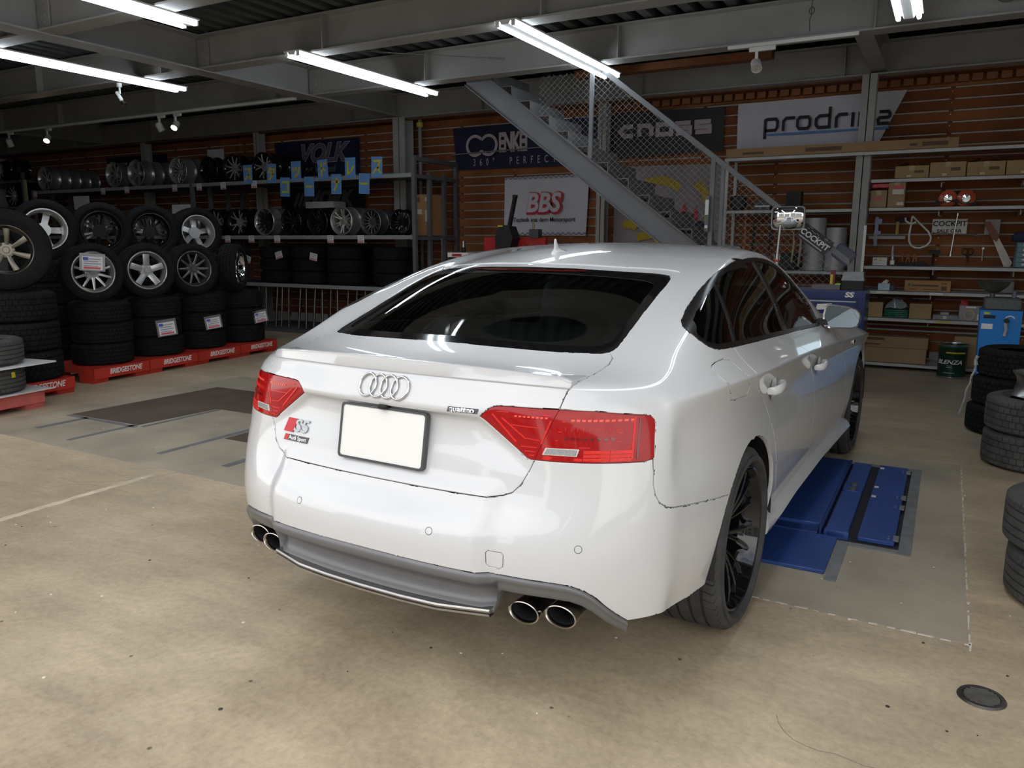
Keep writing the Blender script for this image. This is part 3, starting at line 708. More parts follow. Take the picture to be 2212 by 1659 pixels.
# ---- lamp interiors (drawn on the lens)
def both(f):
    for s in (1, -1): f(s)
def lampdet(s):
    P = lambda l: [(s*x, z) for x, z in (l if s == 1 else l[::-1])]
    D = lambda l, m, th=.0008: decal_rear('lamp_detail', P(l)[::-1], m, CAR, .0002, th)
    # fender lamp
    for z0, z1 in ((.789, .797), (.799, .807), (.809, .818)):
        for xa, xb in ((.652, .715), (.716, .762)): D([(xa, z0), (xb, z0), (xb, z1), (xa, z1)], M_redin)
    D([(.545, .789), (.65, .789), (.65, .7965), (.548, .7965)], M_redin)
    D([(.545, .8245), (.655, .8245), (.762, .8235), (.762, .826), (.655, .827), (.546, .827)], M_redin)
    D([(.552, .8215), (.641, .8215), (.636, .8015), (.544, .8015)], mat('white lamp frame', (.8, .8, .8), .2, .3, .02), .0014)
    D([(.556, .8195), (.637, .8195), (.633, .8035), (.549, .8035)], M_clear, .002)
    for zz, xa, xb in ((.893, .59, .757), (.866, .582, .735), (.842, .575, .735)):
        D([(xa, zz), (xb, zz-.001), (xb, zz+.0015), (xa, zz+.0025)], M_redin)
    for k in range(11): x = .612+k*.0136; D([(x, .896), (x+.009, .896), (x+.009, .902), (x, .902)], mat('lit red lens', (.9, .10, .06), .2, 0, .1))  # row of brighter red LED segments, colour only, no emission
    for k in range(9): x = .60+k*.0152; D([(x, .869), (x+.0015, .869), (x+.0015, .880), (x, .880)], M_redin)
    for k in range(8): x = .60+k*.0160; D([(x, .846), (x+.010, .846), (x+.010, .853), (x, .853)], M_reddeep)
    D([(.761, .793), (.765, .793), (.758, .905), (.754, .905)], M_redin, .0016)
    D([(.772, .795), (.775, .795), (.769, .900), (.766, .900)], M_reddeep, .0012)
    # lid lamp
    for z0, z1, a, b in ((.795, .7985, .506, .521), (.806, .809, .494, .523), (.818, .821, .482, .528)): D([(a, z0), (b, z0), (b+.001, z1), (a-.002, z1)], M_redin)
    D([(.40, .910), (.56, .908), (.559, .9105), (.402, .9125)], M_redin)
    for k in range(8): x = .455+k*.0125; D([(x, .900), (x+.008, .900), (x+.008, .9045), (x, .9045)], mat('lit red lens', (.9, .10, .06), .2, 0, .1))
    D([(.385, .902), (.390, .904), (.468, .832), (.463, .829)], M_redin); D([(.415, .894), (.419, .896), (.495, .843), (.492, .840)], M_redin)
    D([(.536, .83), (.541, .83), (.562, .895), (.557, .895)], M_redin); D([(.495, .842), (.535, .838), (.535, .8405), (.495, .8445)], M_redin); D([(.44, .876), (.545, .872), (.546, .8745), (.44, .8785)], M_redin)
both(lampdet)
# ---- parking sensors
for x, z in ((.258, .569), (-.258, .569), (.668, .553), (-.668, .553)):
    p, n = rear_pt(x, z, 0); Q = n.to_track_quat('Z', 'Y').to_matrix().to_4x4()
    mb = MB(); mb.lathe([(0, .0008), (.0095, .0008), (.0100, .0002)], 20, 0, Matrix.Translation(p) @ Q); mb.lathe([(.0100, .0004), (.0115, .0004)], 20, 1, Matrix.Translation(p) @ Q)
    mb.build('parking_sensor', [M_white, mat('seam grey', (.10, .10, .10), .6)], CAR, 30)
# ---- door mirrors
for s in (1, -1):
    mb = MB(); P_ = [(.832, .962), (.845, .945), (.87, .939), (.98, .942), (1.005, .953), (1.018, .975), (1.020, 1.0), (1.012, 1.028), (.995, 1.045), (.96, 1.056), (.88, 1.066), (.85, 1.066), (.836, 1.052), (.829, 1.01)]
    cx, cz = .925, 1.003; Gq = []
    for t, y, k in ((0, 1.742, .90), (0, 1.738, .985), (0, 1.745, 1.0), (0, 1.80, .98), (0, 1.86, .86), (0, 1.90, .60), (0, 1.91, .2)):
        Gq.append([(s*(cx+(x-cx)*k), y+(.03 if s else 0)*(x-.83)*-.6, cz+(z-cz)*k) for x, z in P_])
    mb.grid(Gq, wrap=True, flip=(s == 1)); mm = mb.build('door_mirror', M_chrome if False else mat('mirror shell silver', (.62, .63, .64), .12, .9, .02), CAR, 50)
    mb = MB(); Q_ = [(s*(cx+(x-cx)*.915), 1.7415-.018*(x-.83), cz+(z-cz)*.90) for x, z in P_]
    mb.add(Q_ if s == 1 else Q_[::-1], [tuple(range(len(Q_)))]); mb.build('mirror_glass', M_dmirror, mm, 0)
    mb = MB(); Q_ = [(s*(cx+(x-cx)*.96), 1.7445-.018*(x-.83), cz+(z-cz)*.95) for x, z in P_]; mb.add(Q_ if s == 1 else Q_[::-1], [tuple(range(len(Q_)))]); mb.build('mirror_rim', M_mblack, mm, 0)
    mb = MB(); mb.add([(s*.79, 1.70, .965), (s*.86, 1.74, .955), (s*.86, 1.82, .955), (s*.79, 1.83, .96), (s*.79, 1.70, .99), (s*.86, 1.75, .985), (s*.86, 1.82, .985), (s*.79, 1.83, .985)], [(0,1,2,3),(4,5,6,7),(0,1,5,4),(1,2,6,5),(2,3,7,6),(3,0,4,7)]); mb.build('mirror_arm', M_mblack, mm, 40)
# fender badge ahead of the front door
mb = MB(); p = side_pt(2.42, .80, 1, .002); mb.box((p.x, p.y, p.z), (.004, .07, .022)); mb.build('fender_badge', M_chrome, CAR, 0)
# ---- wheels
def tyre_mesh(name, R, rr_, wd, m, kind='summer', n=112, seed=0, dust=None):
    """tyre about the local z axis (z = axle), with cut tread"""
    h = wd/2; sw = h*1.03; bead = wd*.40
    prof = [(rr_, -bead*.98, 0), (rr_+.006, -bead*1.0, 0), (rr_+.014, -bead*1.02, 0), (rr_+(R-rr_)*.35, -sw, 0), (rr_+(R-rr_)*.6, -sw, 0), (R-.030, -h*.97, 0), (R-.014, -h*.91, 0), (R-.006, -h*.85, 1)]
    if kind == 'summer':
        gs = (-.52, -.18, .18, .52); gw = .035; nb = 56
    else:
        gs = (-.58, -.20, .20, .58); gw = .022; nb = 48
    zz = [-.80]
    for g in gs: zz += [g-gw-.012, g-gw, g+gw, g+gw+.012]
    zz += [.80]
    tread = []
    for z in zz:
        grv = any(abs(abs(z-g)-gw) < 1e-6 for g in gs)
        tread.append((R-.004*abs(z)**3-(.008 if grv else 0), z*h, 2 if not grv else 3))
    prof = prof+tread+[(r, -z, k) for r, z, k in prof[::-1]]
    k = len(prof); V = []; F = []
    rows = []
    for i in range(nb):
        a0 = 2*PI*i/nb
        rows += [(a0, 0), (a0+2*PI/nb*.84, 0), (a0+2*PI/nb*.86, 1), (a0+2*PI/nb*.98, 1)]
    if kind == 'summer': rows = [(a, c) for a, c in rows]
    for a, c in rows:
        for q, (r, z, t) in enumerate(prof):
            aa = a; r2 = r
            if t == 2:
                zone = sum(z/h > g for g in gs)
                if kind == 'winter': aa = a+(PI/nb)*(zone % 2)+.25*abs(z/h)*2*PI/nb
                else: aa = a+.9*abs(z/h)*2*PI/nb
                if c and (kind == 'winter' or zone in (0, 4)): r2 = r-.0065
            elif t == 1:
                if kind == 'winter': aa = a+.25*.8*2*PI/nb
                else: aa = a+.9*.8*2*PI/nb
                if c: r2 = r-.004
            V.append((r2*math.cos(aa), r2*math.sin(aa), z))
    nr = len(rows)
    for i in range(nr):
        j = (i+1) % nr
        for q in range(k-1): F.append((i*k+q, j*k+q, j*k+q+1, i*k+q+1))
    mb = MB(); mb.add(V, F); return mb.mesh(name, m, 32)
def rim_mesh(name, R, wd, m_face, m_lip, kind='ten', n=48, off=.35, m_hub=None):
    """rim about local z; face toward +z. off: where the spoke disc sits (fraction of half width)"""
    h = wd/2; mb = MB(); zf = h*off
    mb.lathe([(R, h), (R-.006, h+.002), (R-.012, h-.002), (R-.016, h-.014), (R-.022, h*.72), (R-.036, h*.45), (R-.040, 0), (R-.030, -h*.6), (R-.016, -h+.014), (R-.010, -h), (R, -h), (R+.004, -h+.004), (R-.002, -h+.012), (R-.014, -h*.6), (R-.026, 0), (R-.022, h*.5), (R-.006, h-.012), (R+.003, h-.004)], n, 1, closed=True)
    ri = R-.030; hub = .075
    def spoke(a, w0, w1, z0, z1, th=.016, r0=.05, r1=None, tw=0., mi=0):
        r1 = r1 or ri; pts = []
        for t in np.linspace(0, 1, 6):
            r = r0+(r1-r0)*t; wv = w0+(w1-w0)*t; z = z0+(z1-z0)*math.sin(t*PI/2); an = a+tw*t
            ca, sa = math.cos(an), math.sin(an)
            sec = [(-wv/2, z-th), (-wv/2, z-.003), (-wv*.28, z), (wv*.28, z), (wv/2, z-.003), (wv/2, z-th)]
            pts.append([(r*ca-u*sa, r*sa+u*ca, zz) for u, zz in sec])
        mb.grid(pts, mi, wrap=True, flip=True)
    zo = h*.80 if off > 0 else zf+.02
    if kind == 'ten':
        for i in range(10): spoke(2*PI*i/10, .030, .020, zf, zo)
    elif kind == 'five':
        for i in range(5): spoke(2*PI*i/5, .062, .066, zf, zo, .02)
    elif kind == 'fivesplit':
        for i in range(5):
            for d in (-1, 1): spoke(2*PI*i/5+d*.07, .022, .020, zf, zo, .018, tw=d*.17)
    elif kind == 'twin':
        for i in range(5):
            for d in (-1, 1): spoke(2*PI*i/5+d*.10, .017, .015, zf, zo, .022, tw=d*.10)
            spoke(2*PI*(i+.5)/5, .012, .010, zf-.006, zo-.004, .018, r0=.09)
    elif kind == 'six':
        for i in range(6):
            for d in (-1, 1): spoke(2*PI*i/6+d*.14, .020, .024, zf, zo, .018, tw=d*.02)
    elif kind == 'mesh':
        for i in range(10):
            for d in (-1, 1): spoke(2*PI*i/10, .018, .014, zf, zo, .016, tw=d*.26)
    elif kind == 'multi':
        for i in range(14): spoke(2*PI*i/14, .016, .014, zf, zo, .016)
    elif kind == 'steel':
        mb.lathe([(.045, zf-.02), (.06, zf), (.10, zf+.012), (R-.075, zf+.006), (R-.05, zf-.012), (ri, zf-.02)], n, 0)
    elif kind == 'seven':
        for i in range(7): spoke(2*PI*i/7, .030, .050, zf, zo, .018, tw=.08)
    mb.lathe([(.0, zf+.004), (.026, zf+.004), (.030, zf-.004), (.055, zf-.003), (.068, zf-.006), (hub, zf-.022), (hub, zf-.05), (.0, zf-.05)], 24, 2)
    for i in range(5): a = 2*PI*(i+.5)/5; mb.cyl((.052*math.cos(a), .052*math.sin(a), zf-.004), (.052*math.cos(a), .052*math.sin(a), zf-.012), .008, None, 8, 2)
    return mb.mesh(name, [m_face, m_lip, m_hub or m_face], 35)
ty = tyre_mesh('tyre', .334, .258, .262, M_rubtread, 'summer')
rm = rim_mesh('rim', .268, .240, M_gblack, M_gblack, 'twin', 64, .42)
mbx = MB(); mbx.lathe([(.0, .0), (.17, 0), (.17, .02), (.0, .02)], 40); disc = mbx.mesh('brake_disc', mat('brake disc steel', (.25, .25, .25), .35, 1, .1), 30)
for s in (1, -1):
    for y in (0.0, 2.81):
        wh = obj('wheel', None, CAR, (s*.775, y, .3335), (0, s*PI/2, 0))
        wh.empty_display_size = .1
        obj('tyre', ty, wh); obj('rim', rm, wh); obj('brake_disc', disc, wh, (0, 0, -.03))
# ================================================================== the building (room frame: X right, Y toward the back wall)
M_steel = mat('grey painted steel', (.35, .34, .32), .55, 0, .08, 3)
M_steel2 = mat('light grey rack steel', (.20, .20, .205), .45, 0, .1, 6)
M_deck = mat('zinc deck sheet', (.085, .095, .09), .4, .4, .25, 2)
M_wood = mat('cedar slat', (.22, .075, .024), .6, 0, .38, 2.2, bump=.1, bscale=60)
M_wood2 = mat('dark cedar stud', (.16, .055, .02), .7, 0, .3, 3)
M_wallbk = mat('grey backing board', (.55, .56, .53), .8, 0, .1)
M_shelf = mat('pale grey shelf steel', (.50, .50, .485), .45, 0, .06, 4)
M_lampw = mat('white enamel', (.75, .75, .72), .35, 0, .03)
M_tube = mat('lit fluorescent tube', (.9, .95, 1), .3, 0, 0, emit=(.80, .90, 1.0), es=6.0)
def floor_mat():
    m = bpy.data.materials.new('worn concrete'); m.use_nodes = True; t = m.node_tree; b = t.nodes['Principled BSDF']
    tc_ = t.nodes.new('ShaderNodeTexCoord')
    def noise(s, d=6, r=.6):
        n = t.nodes.new('ShaderNodeTexNoise'); n.inputs['Scale'].default_value = s; n.inputs['Detail'].default_value = d; n.inputs['Roughness'].default_value = r; t.links.new(tc_.outputs['Object'], n.inputs['Vector']); return n
    def ramp(n, p0, c0, p1, c1):
        r = t.nodes.new('ShaderNodeValToRGB'); r.color_ramp.elements[0].position = p0; r.color_ramp.elements[1].position = p1; r.color_ramp.elements[0].color = (*c0, 1); r.color_ramp.elements[1].color = (*c1, 1); t.links.new(n.outputs['Fac'], r.inputs['Fac']); return r
    def mixc(a, b_, f, mode='MULTIPLY'):
        x = t.nodes.new('ShaderNodeMix'); x.data_type = 'RGBA'; x.blend_type = mode; x.inputs['Factor'].default_value = f; t.links.new(a, x.inputs['A']); t.links.new(b_, x.inputs['B']); return x.outputs['Result']
    base = ramp(noise(.55, 6, .55), .35, (.50, .395, .265), .68, (.70, .58, .40))
    blot = ramp(noise(2.4, 8, .65), .34, (.62, .60, .60), .62, (1, 1, 1))
    fine = ramp(noise(38, 8, .7), .32, (.62, .60, .58), .60, (1, 1, 1))
    mp = t.nodes.new('ShaderNodeMapping'); mp.inputs['Rotation'].default_value = (0, 0, .5); mp.inputs['Scale'].default_value = (.7, 3.2, 1); t.links.new(tc_.outputs['Object'], mp.inputs['Vector'])
    sn = noise(1.6, 7, .65); t.links.new(mp.outputs['Vector'], sn.inputs['Vector'])
    strk = ramp(sn, .36, (.70, .70, .72), .60, (1, 1, 1))
    c = mixc(base.outputs['Color'], blot.outputs['Color'], .6); c = mixc(c, fine.outputs['Color'], .6); c = mixc(c, strk.outputs['Color'], .55)
    sp = t.nodes.new('ShaderNodeTexVoronoi'); sp.inputs['Scale'].default_value = 5.5; t.links.new(tc_.outputs['Object'], sp.inputs['Vector'])
    rr_ = t.nodes.new('ShaderNodeValToRGB'); rr_.color_ramp.elements[0].position = .03; rr_.color_ramp.elements[1].position = .045; rr_.color_ramp.elements[0].color = (.18, .16, .14, 1); t.links.new(sp.outputs['Distance'], rr_.inputs['Fac'])
    c = mixc(c, rr_.outputs['Color'], .8)
    t.links.new(c, b.inputs['Base Color'])
    rg = t.nodes.new('ShaderNodeMapRange'); rg.inputs['To Min'].default_value = .30; rg.inputs['To Max'].default_value = .62; t.links.new(noise(1.3).outputs['Fac'], rg.inputs['Value']); t.links.new(rg.outputs['Result'], b.inputs['Roughness'])
    bp = t.nodes.new('ShaderNodeBump'); bp.inputs['Strength'].default_value = .12; bp.inputs['Distance'].default_value = .01; t.links.new(noise(30, 6).outputs['Fac'], bp.inputs['Height']); t.links.new(bp.outputs['Normal'], b.inputs['Normal'])
    return m
M_floor = floor_mat()
M_slab = mat('greyer concrete slab', (.36, .31, .235), .5, 0, .22, 2.2, bump=.1, bscale=35)
X0, X1, YB, YF = -17.2, 5.2, 7.37, -1.35
mb = MB(); mb.b2((X0-.2, -4.2, -.2), (X1+.2, YB+.3, 0)); FL = struct(mb.build('floor', M_floor, None, 0))
mb = MB(); mb.b2((-60, -60, -.25), (60, -4.2, -.03)); struct(mb.build('forecourt', mat('forecourt asphalt', (.22, .215, .20), .85, 0, .2, 4), None, 0))
# unseen houses across the street, added to block low sky light
M_hs = mat('pale render', (.42, .40, .37), .85, 0, .1, .6); M_hr = mat('dark roof sheet', (.10, .10, .11), .7, 0, .15, 1)
for hx, hw_, hh_, yy in ((-19, 11, 7.0, -24), (-6.5, 10, 5.6, -26), (5, 9, 7.6, -25), (16, 10, 6.2, -24)):
    t_ = struct(obj('unseen_house', None, None, (hx, yy, -.03)))
    q = MB(); q.b2((-hw_/2, -4, 0), (hw_/2, 0, hh_)); q.build('walls', M_hs, t_, 0)
    q = MB(); q.add([(-hw_/2-.3, .4, hh_), (hw_/2+.3, .4, hh_), (hw_/2+.3, -2, hh_+1.2), (-hw_/2-.3, -2, hh_+1.2), (-hw_/2-.3, -4.4, hh_), (hw_/2+.3, -4.4, hh_)], [(0, 1, 2, 3), (3, 2, 5, 4), (0, 3, 4), (1, 5, 2), (0, 4, 5, 1)]); q.build('roof', M_hr, t_, 0)
    for k in range(4):
        for z in (1.2, 3.9):
            q = MB(); q.b2((-hw_/2+1+k*2.3, 0, z), (-hw_/2+2.3+k*2.3, .04, z+1.3)); q.build('window', M_gblack, t_, 0)
# newer concrete around the lifts, with a ragged saw-cut edge
def ragged(pts, n, amp, seed):
    rnd_ = random.Random(seed); o = []
    for i in range(len(pts)):
        a, b = Vector(pts[i]), Vector(pts[(i+1) % len(pts)]); d = (b-a); nn = Vector((-d.y, d.x)).normalized(); m = max(1, int(d.length/n))
        for k in range(m): o.append(tuple(a+d*k/m+nn*rnd_.uniform(-amp, amp)))
    return o
mb = MB(); mb.prism(ragged([(-4.95, .225), (1.64, .215), (1.635, 2.80), (-4.9, 2.86)], .045, .006, 3), -.05, .0012)
struct(mb.build('floor_slab', M_slab, FL, 0))
mb = MB()
for a, b, nseg, sd in (((1.64, .16), (1.635, 2.78), 34, 1), ((.55, .225), (1.66, .205), 18, 2)):
    r_ = random.Random(sd); A, B = Vector(a), Vector(b)
    for k in range(nseg):
        p = A+(B-A)*(k+r_.random()*.5)/nseg; q = A+(B-A)*(k+.5+r_.random()*.5)/nseg; wd = .004+.008*r_.random()
        n_ = Vector((-(B-A).y, (B-A).x)).normalized()*wd*(1 if sd == 2 else -1)
        mb.prism([tuple(p), tuple(q), tuple(q+n_), tuple(p+n_*.6)], 0, .0022)
struct(mb.build('floor_chips', mat('chipped pale concrete', (.62, .58, .50), .8), FL, 0)); bpy.data.objects['floor_chips']['kind'] = 'stuff'
mb = MB(); mb.prism(ragged([(-2.625, -.95), (-2.575, -.95), (-2.60, .12), (-2.645, .12)], .03, .005, 9), -.02, .0009); struct(mb.build('floor_worn_line', mat('worn pale line', (.58, .485, .355), .7, 0, .15, 12), FL, 0))
# cracks and stray flecks
mb = MB(); r_ = random.Random(5)
for (x, y, a, L_) in ((1.13, -.55, -1.35, .55), (1.9, .24, .1, .12), (-3.05, -.2, .35, .9), (-2.9, -.35, 1.7, .55)):
    p = Vector((x, y)); path = [tuple(p)]
    for k in range(14): a += r_.uniform(-.45, .45); p = p+Vector((math.cos(a), math.sin(a)))*L_/14; path.append(tuple(p))
    strokes(mb, [path], .0016, 0, .0006)
o = struct(mb.build('floor_cracks', mat('crack dark', (.20, .165, .12), .9), FL, 0)); o['kind'] = 'stuff'
mb = MB()
for k in range(150):
    x, y = r_.uniform(-4.5, 1.9), r_.uniform(-2.0, 2.5); s_ = r_.uniform(.002, .007); mb.lathe([(0, .0025), (s_, .002), (s_*1.1, 0)], 5, r_.choice((0, 0, 1)), Matrix.Translation((x, y, 0)))
o = mb.build('floor_grit', [mat('pale grit', (.75, .70, .58), .8), mat('dark grit', (.05, .045, .04), .8)], FL, 0); o['kind'] = 'stuff'
# walls
mb = MB(); mb.b2((X0, YB, 0), (X1, YB+.15, 3.75)); WB = struct(mb.build('wall_back', M_wallbk, None, 0))
mb = MB(); mb.b2((X0-.15, YF, 0), (X0, YB+.15, 3.75)); struct(mb.build('wall_left', M_wallbk, None, 0))
mb = MB(); mb.b2((X1, YF, 0), (X1+.15, YB+.15, 3.75)); struct(mb.build('wall_right', M_wallbk, None, 0))
mb = MB(); mb.b2((X0, YF-.12, 0), (-6.4, YF, 3.75)); mb.b2((-6.4, YF-.12, 3.5), (X1, YF, 3.8)); struct(mb.build('wall_front', M_wallbk, None, 0))
# studs and slats on the back wall, each slat a board of its own
PITCH = .1212; NR = 25; Z0 = .17
segs = [(-17.0, 3.64), (-13.36, 3.64), (-9.72, 3.64), (-6.08, 3.64), (-2.44, 3.00), (.56, 3.64)]
seg_me = {}
for L_ in (3.64, 3.00):
    for v in range(3):
        r_ = random.Random(v+int(L_*10)); q = MB(); q.b2((.004, -.022, -.0515), (L_-.004, 0, .0515)); seg_me[(L_, v)] = q.mesh('slat', mat('cedar slat %d' % v, [(.225, .072, .022), (.19, .058, .018), (.255, .088, .028)][v], .85, 0, .4, 1.7, bump=.12, bscale=50), 0)
r_ = random.Random(11)
for i in range(NR):
    for x, L_ in segs:
        obj('slat', seg_me[(L_, r_.randrange(3))], WB, (x, YB-.009, Z0+.06+i*PITCH))
q = MB(); q.b2((0, -.0088, .10), (.045, 0, 3.2)); sm = q.mesh('stud', M_wood2, 0)
for k in range(24): obj('stud', sm, WB, (-16.9+k*.91, YB, 0))
q = MB(); q.b2((X0, YB-.30, 3.19), (X1, YB, 3.235)); struct(q.build('wall_top_ledge', M_wood2, WB, 0))
bl = MB(); bl.b2((0, -.06, 0), (.10, 0, .075)); blm = bl.mesh('ledge_block', M_wood, 0)
for k in range(44): obj('ledge_block', blm, WB, (-2.6+k*.132, YB-.05, 3.118))
q = MB()
for k in range(13, 22):
    for i in range(NR): q.lathe([(0, .002), (.005, .0015), (.006, 0)], 6, 0, Matrix.Translation((-16.88+k*.91, YB-.0312, Z0+.06+i*PITCH+.02)) @ Matrix.Rotation(PI/2, 4, 'X'))
o = q.build('nail_heads', mat('bright nail', (.8, .78, .74), .3, .6), WB, 0); o['kind'] = 'stuff'
# ceiling: ribbed deck running front to back
prof = []; x = X0
while x < X1: prof += [(x, 3.60), (x+.095, 3.60), (x+.115, 3.675), (x+.185, 3.675), (x+.205, 3.60)]; x += .205
q = MB(); n_ = len(prof)
q.add([(a, YF, b) for a, b in prof]+[(a, YB+.1, b) for a, b in prof], [(i, i+1, n_+i+1, n_+i) for i in range(n_-1)]); q.b2((X0-.1, YF, 3.70), (X1+.1, YB+.1, 3.8))
struct(q.build('ceiling', M_deck, None, 0))
def ibeam(name, a, b, z0, z1, wf=.20, tf=.016, stiff=()):
    a = Vector(a); b = Vector(b); d = b-a; L_ = d.length; M_ = Matrix.Translation((a.x, a.y, 0)) @ Matrix.Rotation(math.atan2(d.y, d.x), 4, 'Z'); q = MB()
    q.b2((0, -wf/2, z0), (L_, wf/2, z0+tf), 0, M_); q.b2((0, -wf/2, z1-tf), (L_, wf/2, z1), 0, M_); q.b2((0, -.006, z0+tf), (L_, .006, z1-tf), 0, M_)
    for s_ in stiff: q.b2((s_-.006, -wf/2+.01, z0+tf), (s_+.006, wf/2-.01, z1-tf), 0, M_)
    return struct(q.build(name, M_steel, None, 0))
for y in (-1.2, -.02, 1.72, 3.46, 5.18): ibeam('steel_beam', (X0, y), (X1, y), 3.235, 3.585, .20, .016, [2.4*k+1.1 for k in range(9)])
ibeam('steel_beam', (X0, 7.02), (X1, 7.02), 3.205, 3.555, .20, .016, [2.35*k+1.0 for k in range(9)])
ibeam('steel_girder', (-5.98, YF), (-5.98, 7.0), 3.225, 3.59, .25, .018); ibeam('steel_girder', (.60, 5.28), (.60, 7.0), 3.24, 3.55, .16, .014); ibeam('steel_girder', (-13.0, YF), (-13.0, 7.0), 3.225, 3.59, .25, .018)
def hcol(x, y, w_, d_, z1, rot=0):
    q = MB(); q.b2((-w_/2, -d_/2, 0), (w_/2, -d_/2+.012, z1)); q.b2((-w_/2, d_/2-.012, 0), (w_/2, d_/2, z1)); q.b2((-.005, -d_/2, 0), (.005, d_/2, z1)); q.b2((-w_/2-.02, -d_/2-.02, 0), (w_/2+.02, d_/2+.02, .015))
    o = struct(q.build('steel_column', M_steel, None, 0)); o.location = (x, y, 0); return o
hcol(-5.87, 7.02, .22, .22, 3.205); hcol(.525, 6.93, .15, .16, 3.205); hcol(-2.68, 7.14, .12, .14, 3.205); hcol(-8.95, 7.1, .13, .14, 3.205); hcol(-11.9, 7.1, .13, .14, 3.205)
# connection plates with bolts where beams meet the girder
q = MB()
for y in (1.72, 3.46, 5.18):
    q.b2((-5.95, y-.03, 3.27), (-5.78, y-.014, 3.55))
    for z in (3.32, 3.38, 3.44, 3.50): q.cyl((-5.84, y-.03, z), (-5.84, y-.045, z), .012, None, 6)
struct(q.build('splice_plate', M_steel, None, 0))['kind'] = 'structure'
q = MB(); q.cyl((-2.05, 3.3, 3.55), (-5.7, 1.9, 3.50), .006, None, 6); struct(q.build('tie_rod', M_steel2))
q = MB(); q.cyl((-3.35, 3.7, 3.56), (.9, 5.05, 3.50), .006, None, 6); struct(q.build('tie_rod', M_steel2))
q = MB(); q.cyl((-5.7, 3.62, 3.53), (-3.1, 4.9, 3.36), .005, None, 6); q.cyl((-3.1, 4.9, 3.36), (-2.95, 4.97, 3.35), .012, None, 8); struct(q.build('tie_rod', M_steel2))
# ---- fluorescent fittings
def lamp(x, y0, label, lit=True):
    t = thing('ceiling_lamp', label, 'lamp', (x, y0, 3.235), 0, 'twin tube ceiling lamps')
    q = MB(); sec = [(-.11, 0), (-.105, -.012), (-.05, -.012), (-.035, -.038), (.035, -.038), (.05, -.012), (.105, -.012), (.11, 0)]
    q.add([(a, 0, b) for a, b in sec]+[(a, 2.40, b) for a, b in sec], [(i, (i+1) % 8, 8+(i+1) % 8, 8+i) for i in range(8)]+[tuple(range(7, -1, -1)), tuple(range(8, 16))]); q.build('housing', M_lampw, t, 20)
    for s in (-1, 1):
        q = MB(); q.cyl((s*.076, .03, -.038), (s*.076, 2.37, -.038), .0185, None, 12); q.build('tube', M_tube, t, 60)
        for yy in (.0, 2.385): q = MB(); q.rbox((s*.076, yy+.008, -.028), (.034, .022, .05), .008); q.build('lamp_holder', M_lampw, t, 40)
    return t
lamp(-1.99, 3.28, 'lit twin tube ceiling lamp above the right end of the car roof')
lamp(-4.36, 3.22, 'lit twin tube ceiling lamp left of the one over the car roof')
lamp(-6.90, 1.56, 'lit twin tube ceiling lamp above the tyre stacks at far left')
lamp(-4.37, -.34, 'lit twin tube ceiling lamp at the very top left of the frame')
lamp(.99, 2.30, 'lit twin tube ceiling lamp seen end-on at top right')
lamp(-1.99, -.95, 'lit twin tube ceiling lamp over the boot, out of frame')
lamp(.99, -1.10, 'lit twin tube ceiling lamp over the right rear wheel, out of frame')
# bracket rails the lamps hang from
q = MB()
# ---- track lights
def track(x0, x1, y, z, label):
    q = MB(); q.b2((x0, y-.018, z-.03), (x1, y+.018, z)); return tag(q.build('light_track', M_lampw, None, 0), label, 'track')
track(-14.2, -6.15, 5.10, 3.235, 'long white lighting track under the beam at left')
track(-.57, .58, 5.09, 3.235, 'short white lighting track under the beam at right')
def spot(x, y, z, aim, label, on=False, big=False):
    t = thing('spotlight', label, 'spotlight', (x, y, z), 0, 'track spotlights')
    q = MB(); q.rbox((.05, 0, -.022), (.24 if big else .15, .035, .04), .006); q.build('adapter', M_lampw, t, 30)
    q = MB(); q.b2((-.012, -.012, -.12), (.012, .012, -.03)); q.build('stem', M_lampw, t, 0)
    A = Vector(aim).normalized(); Q = A.to_track_quat('Z', 'Y').to_matrix().to_4x4(); M_ = Matrix.Translation((0, 0, -.16)) @ Q; R0 = .048 if not big else .047
    q = MB(); q.lathe([(0, -.06), (R0*.75, -.06), (R0, -.04), (R0, .055), (R0*1.04, .065), (R0*.92, .065), (R0*.86, .045)], 24, 0, M_); q.build('head', mat('spot head white', (.62, .60, .57), .4), t, 40)
    q = MB(); q.lathe([(0, .05), (R0*.5, .052), (R0*.84, .05)], 20, 0, M_)
    q.build('lens', mat('lit spot lens', (1, .9, .7), .3, 0, 0, emit=(1, .72, .42), es=40.) if on else mat('unlit spot lens', (.55, .52, .45), .25, .3, .35, 80), t, 30)
    return t
spot(-12.75, 5.10, 3.205, (-.3, .5, -1), 'unlit white spotlight at the far left end of the long track')
spot(-11.65, 5.10, 3.205, (.5, -.7, -.8), 'glowing white spotlight at the left end of the long track', True)
spot(-8.85, 5.10, 3.205, (.3, .4, -1), 'unlit white spotlight beside the glowing one near mid track')
spot(-8.50, 5.10, 3.205, (.25, -.75, -.75), 'glowing white spotlight near the middle of the long track', True)
spot(-.30, 5.09, 3.205, (.28, -.75, -.72), 'white spotlight with round lens on the short right track', False, True)
t = thing('bulb_spotlight', 'white clip spotlight with bare silver bulb hanging at upper left', 'spotlight', (-7.35, 3.44, 3.235))
q = MB(); q.cyl((0, 0, -.045), (0, 0, 0), .03, None, 16); q.build('rose', M_lampw, t); q = MB(); q.cyl((0, 0, -.12), (0, 0, -.045), .011); q.build('stem', M_lampw, t)
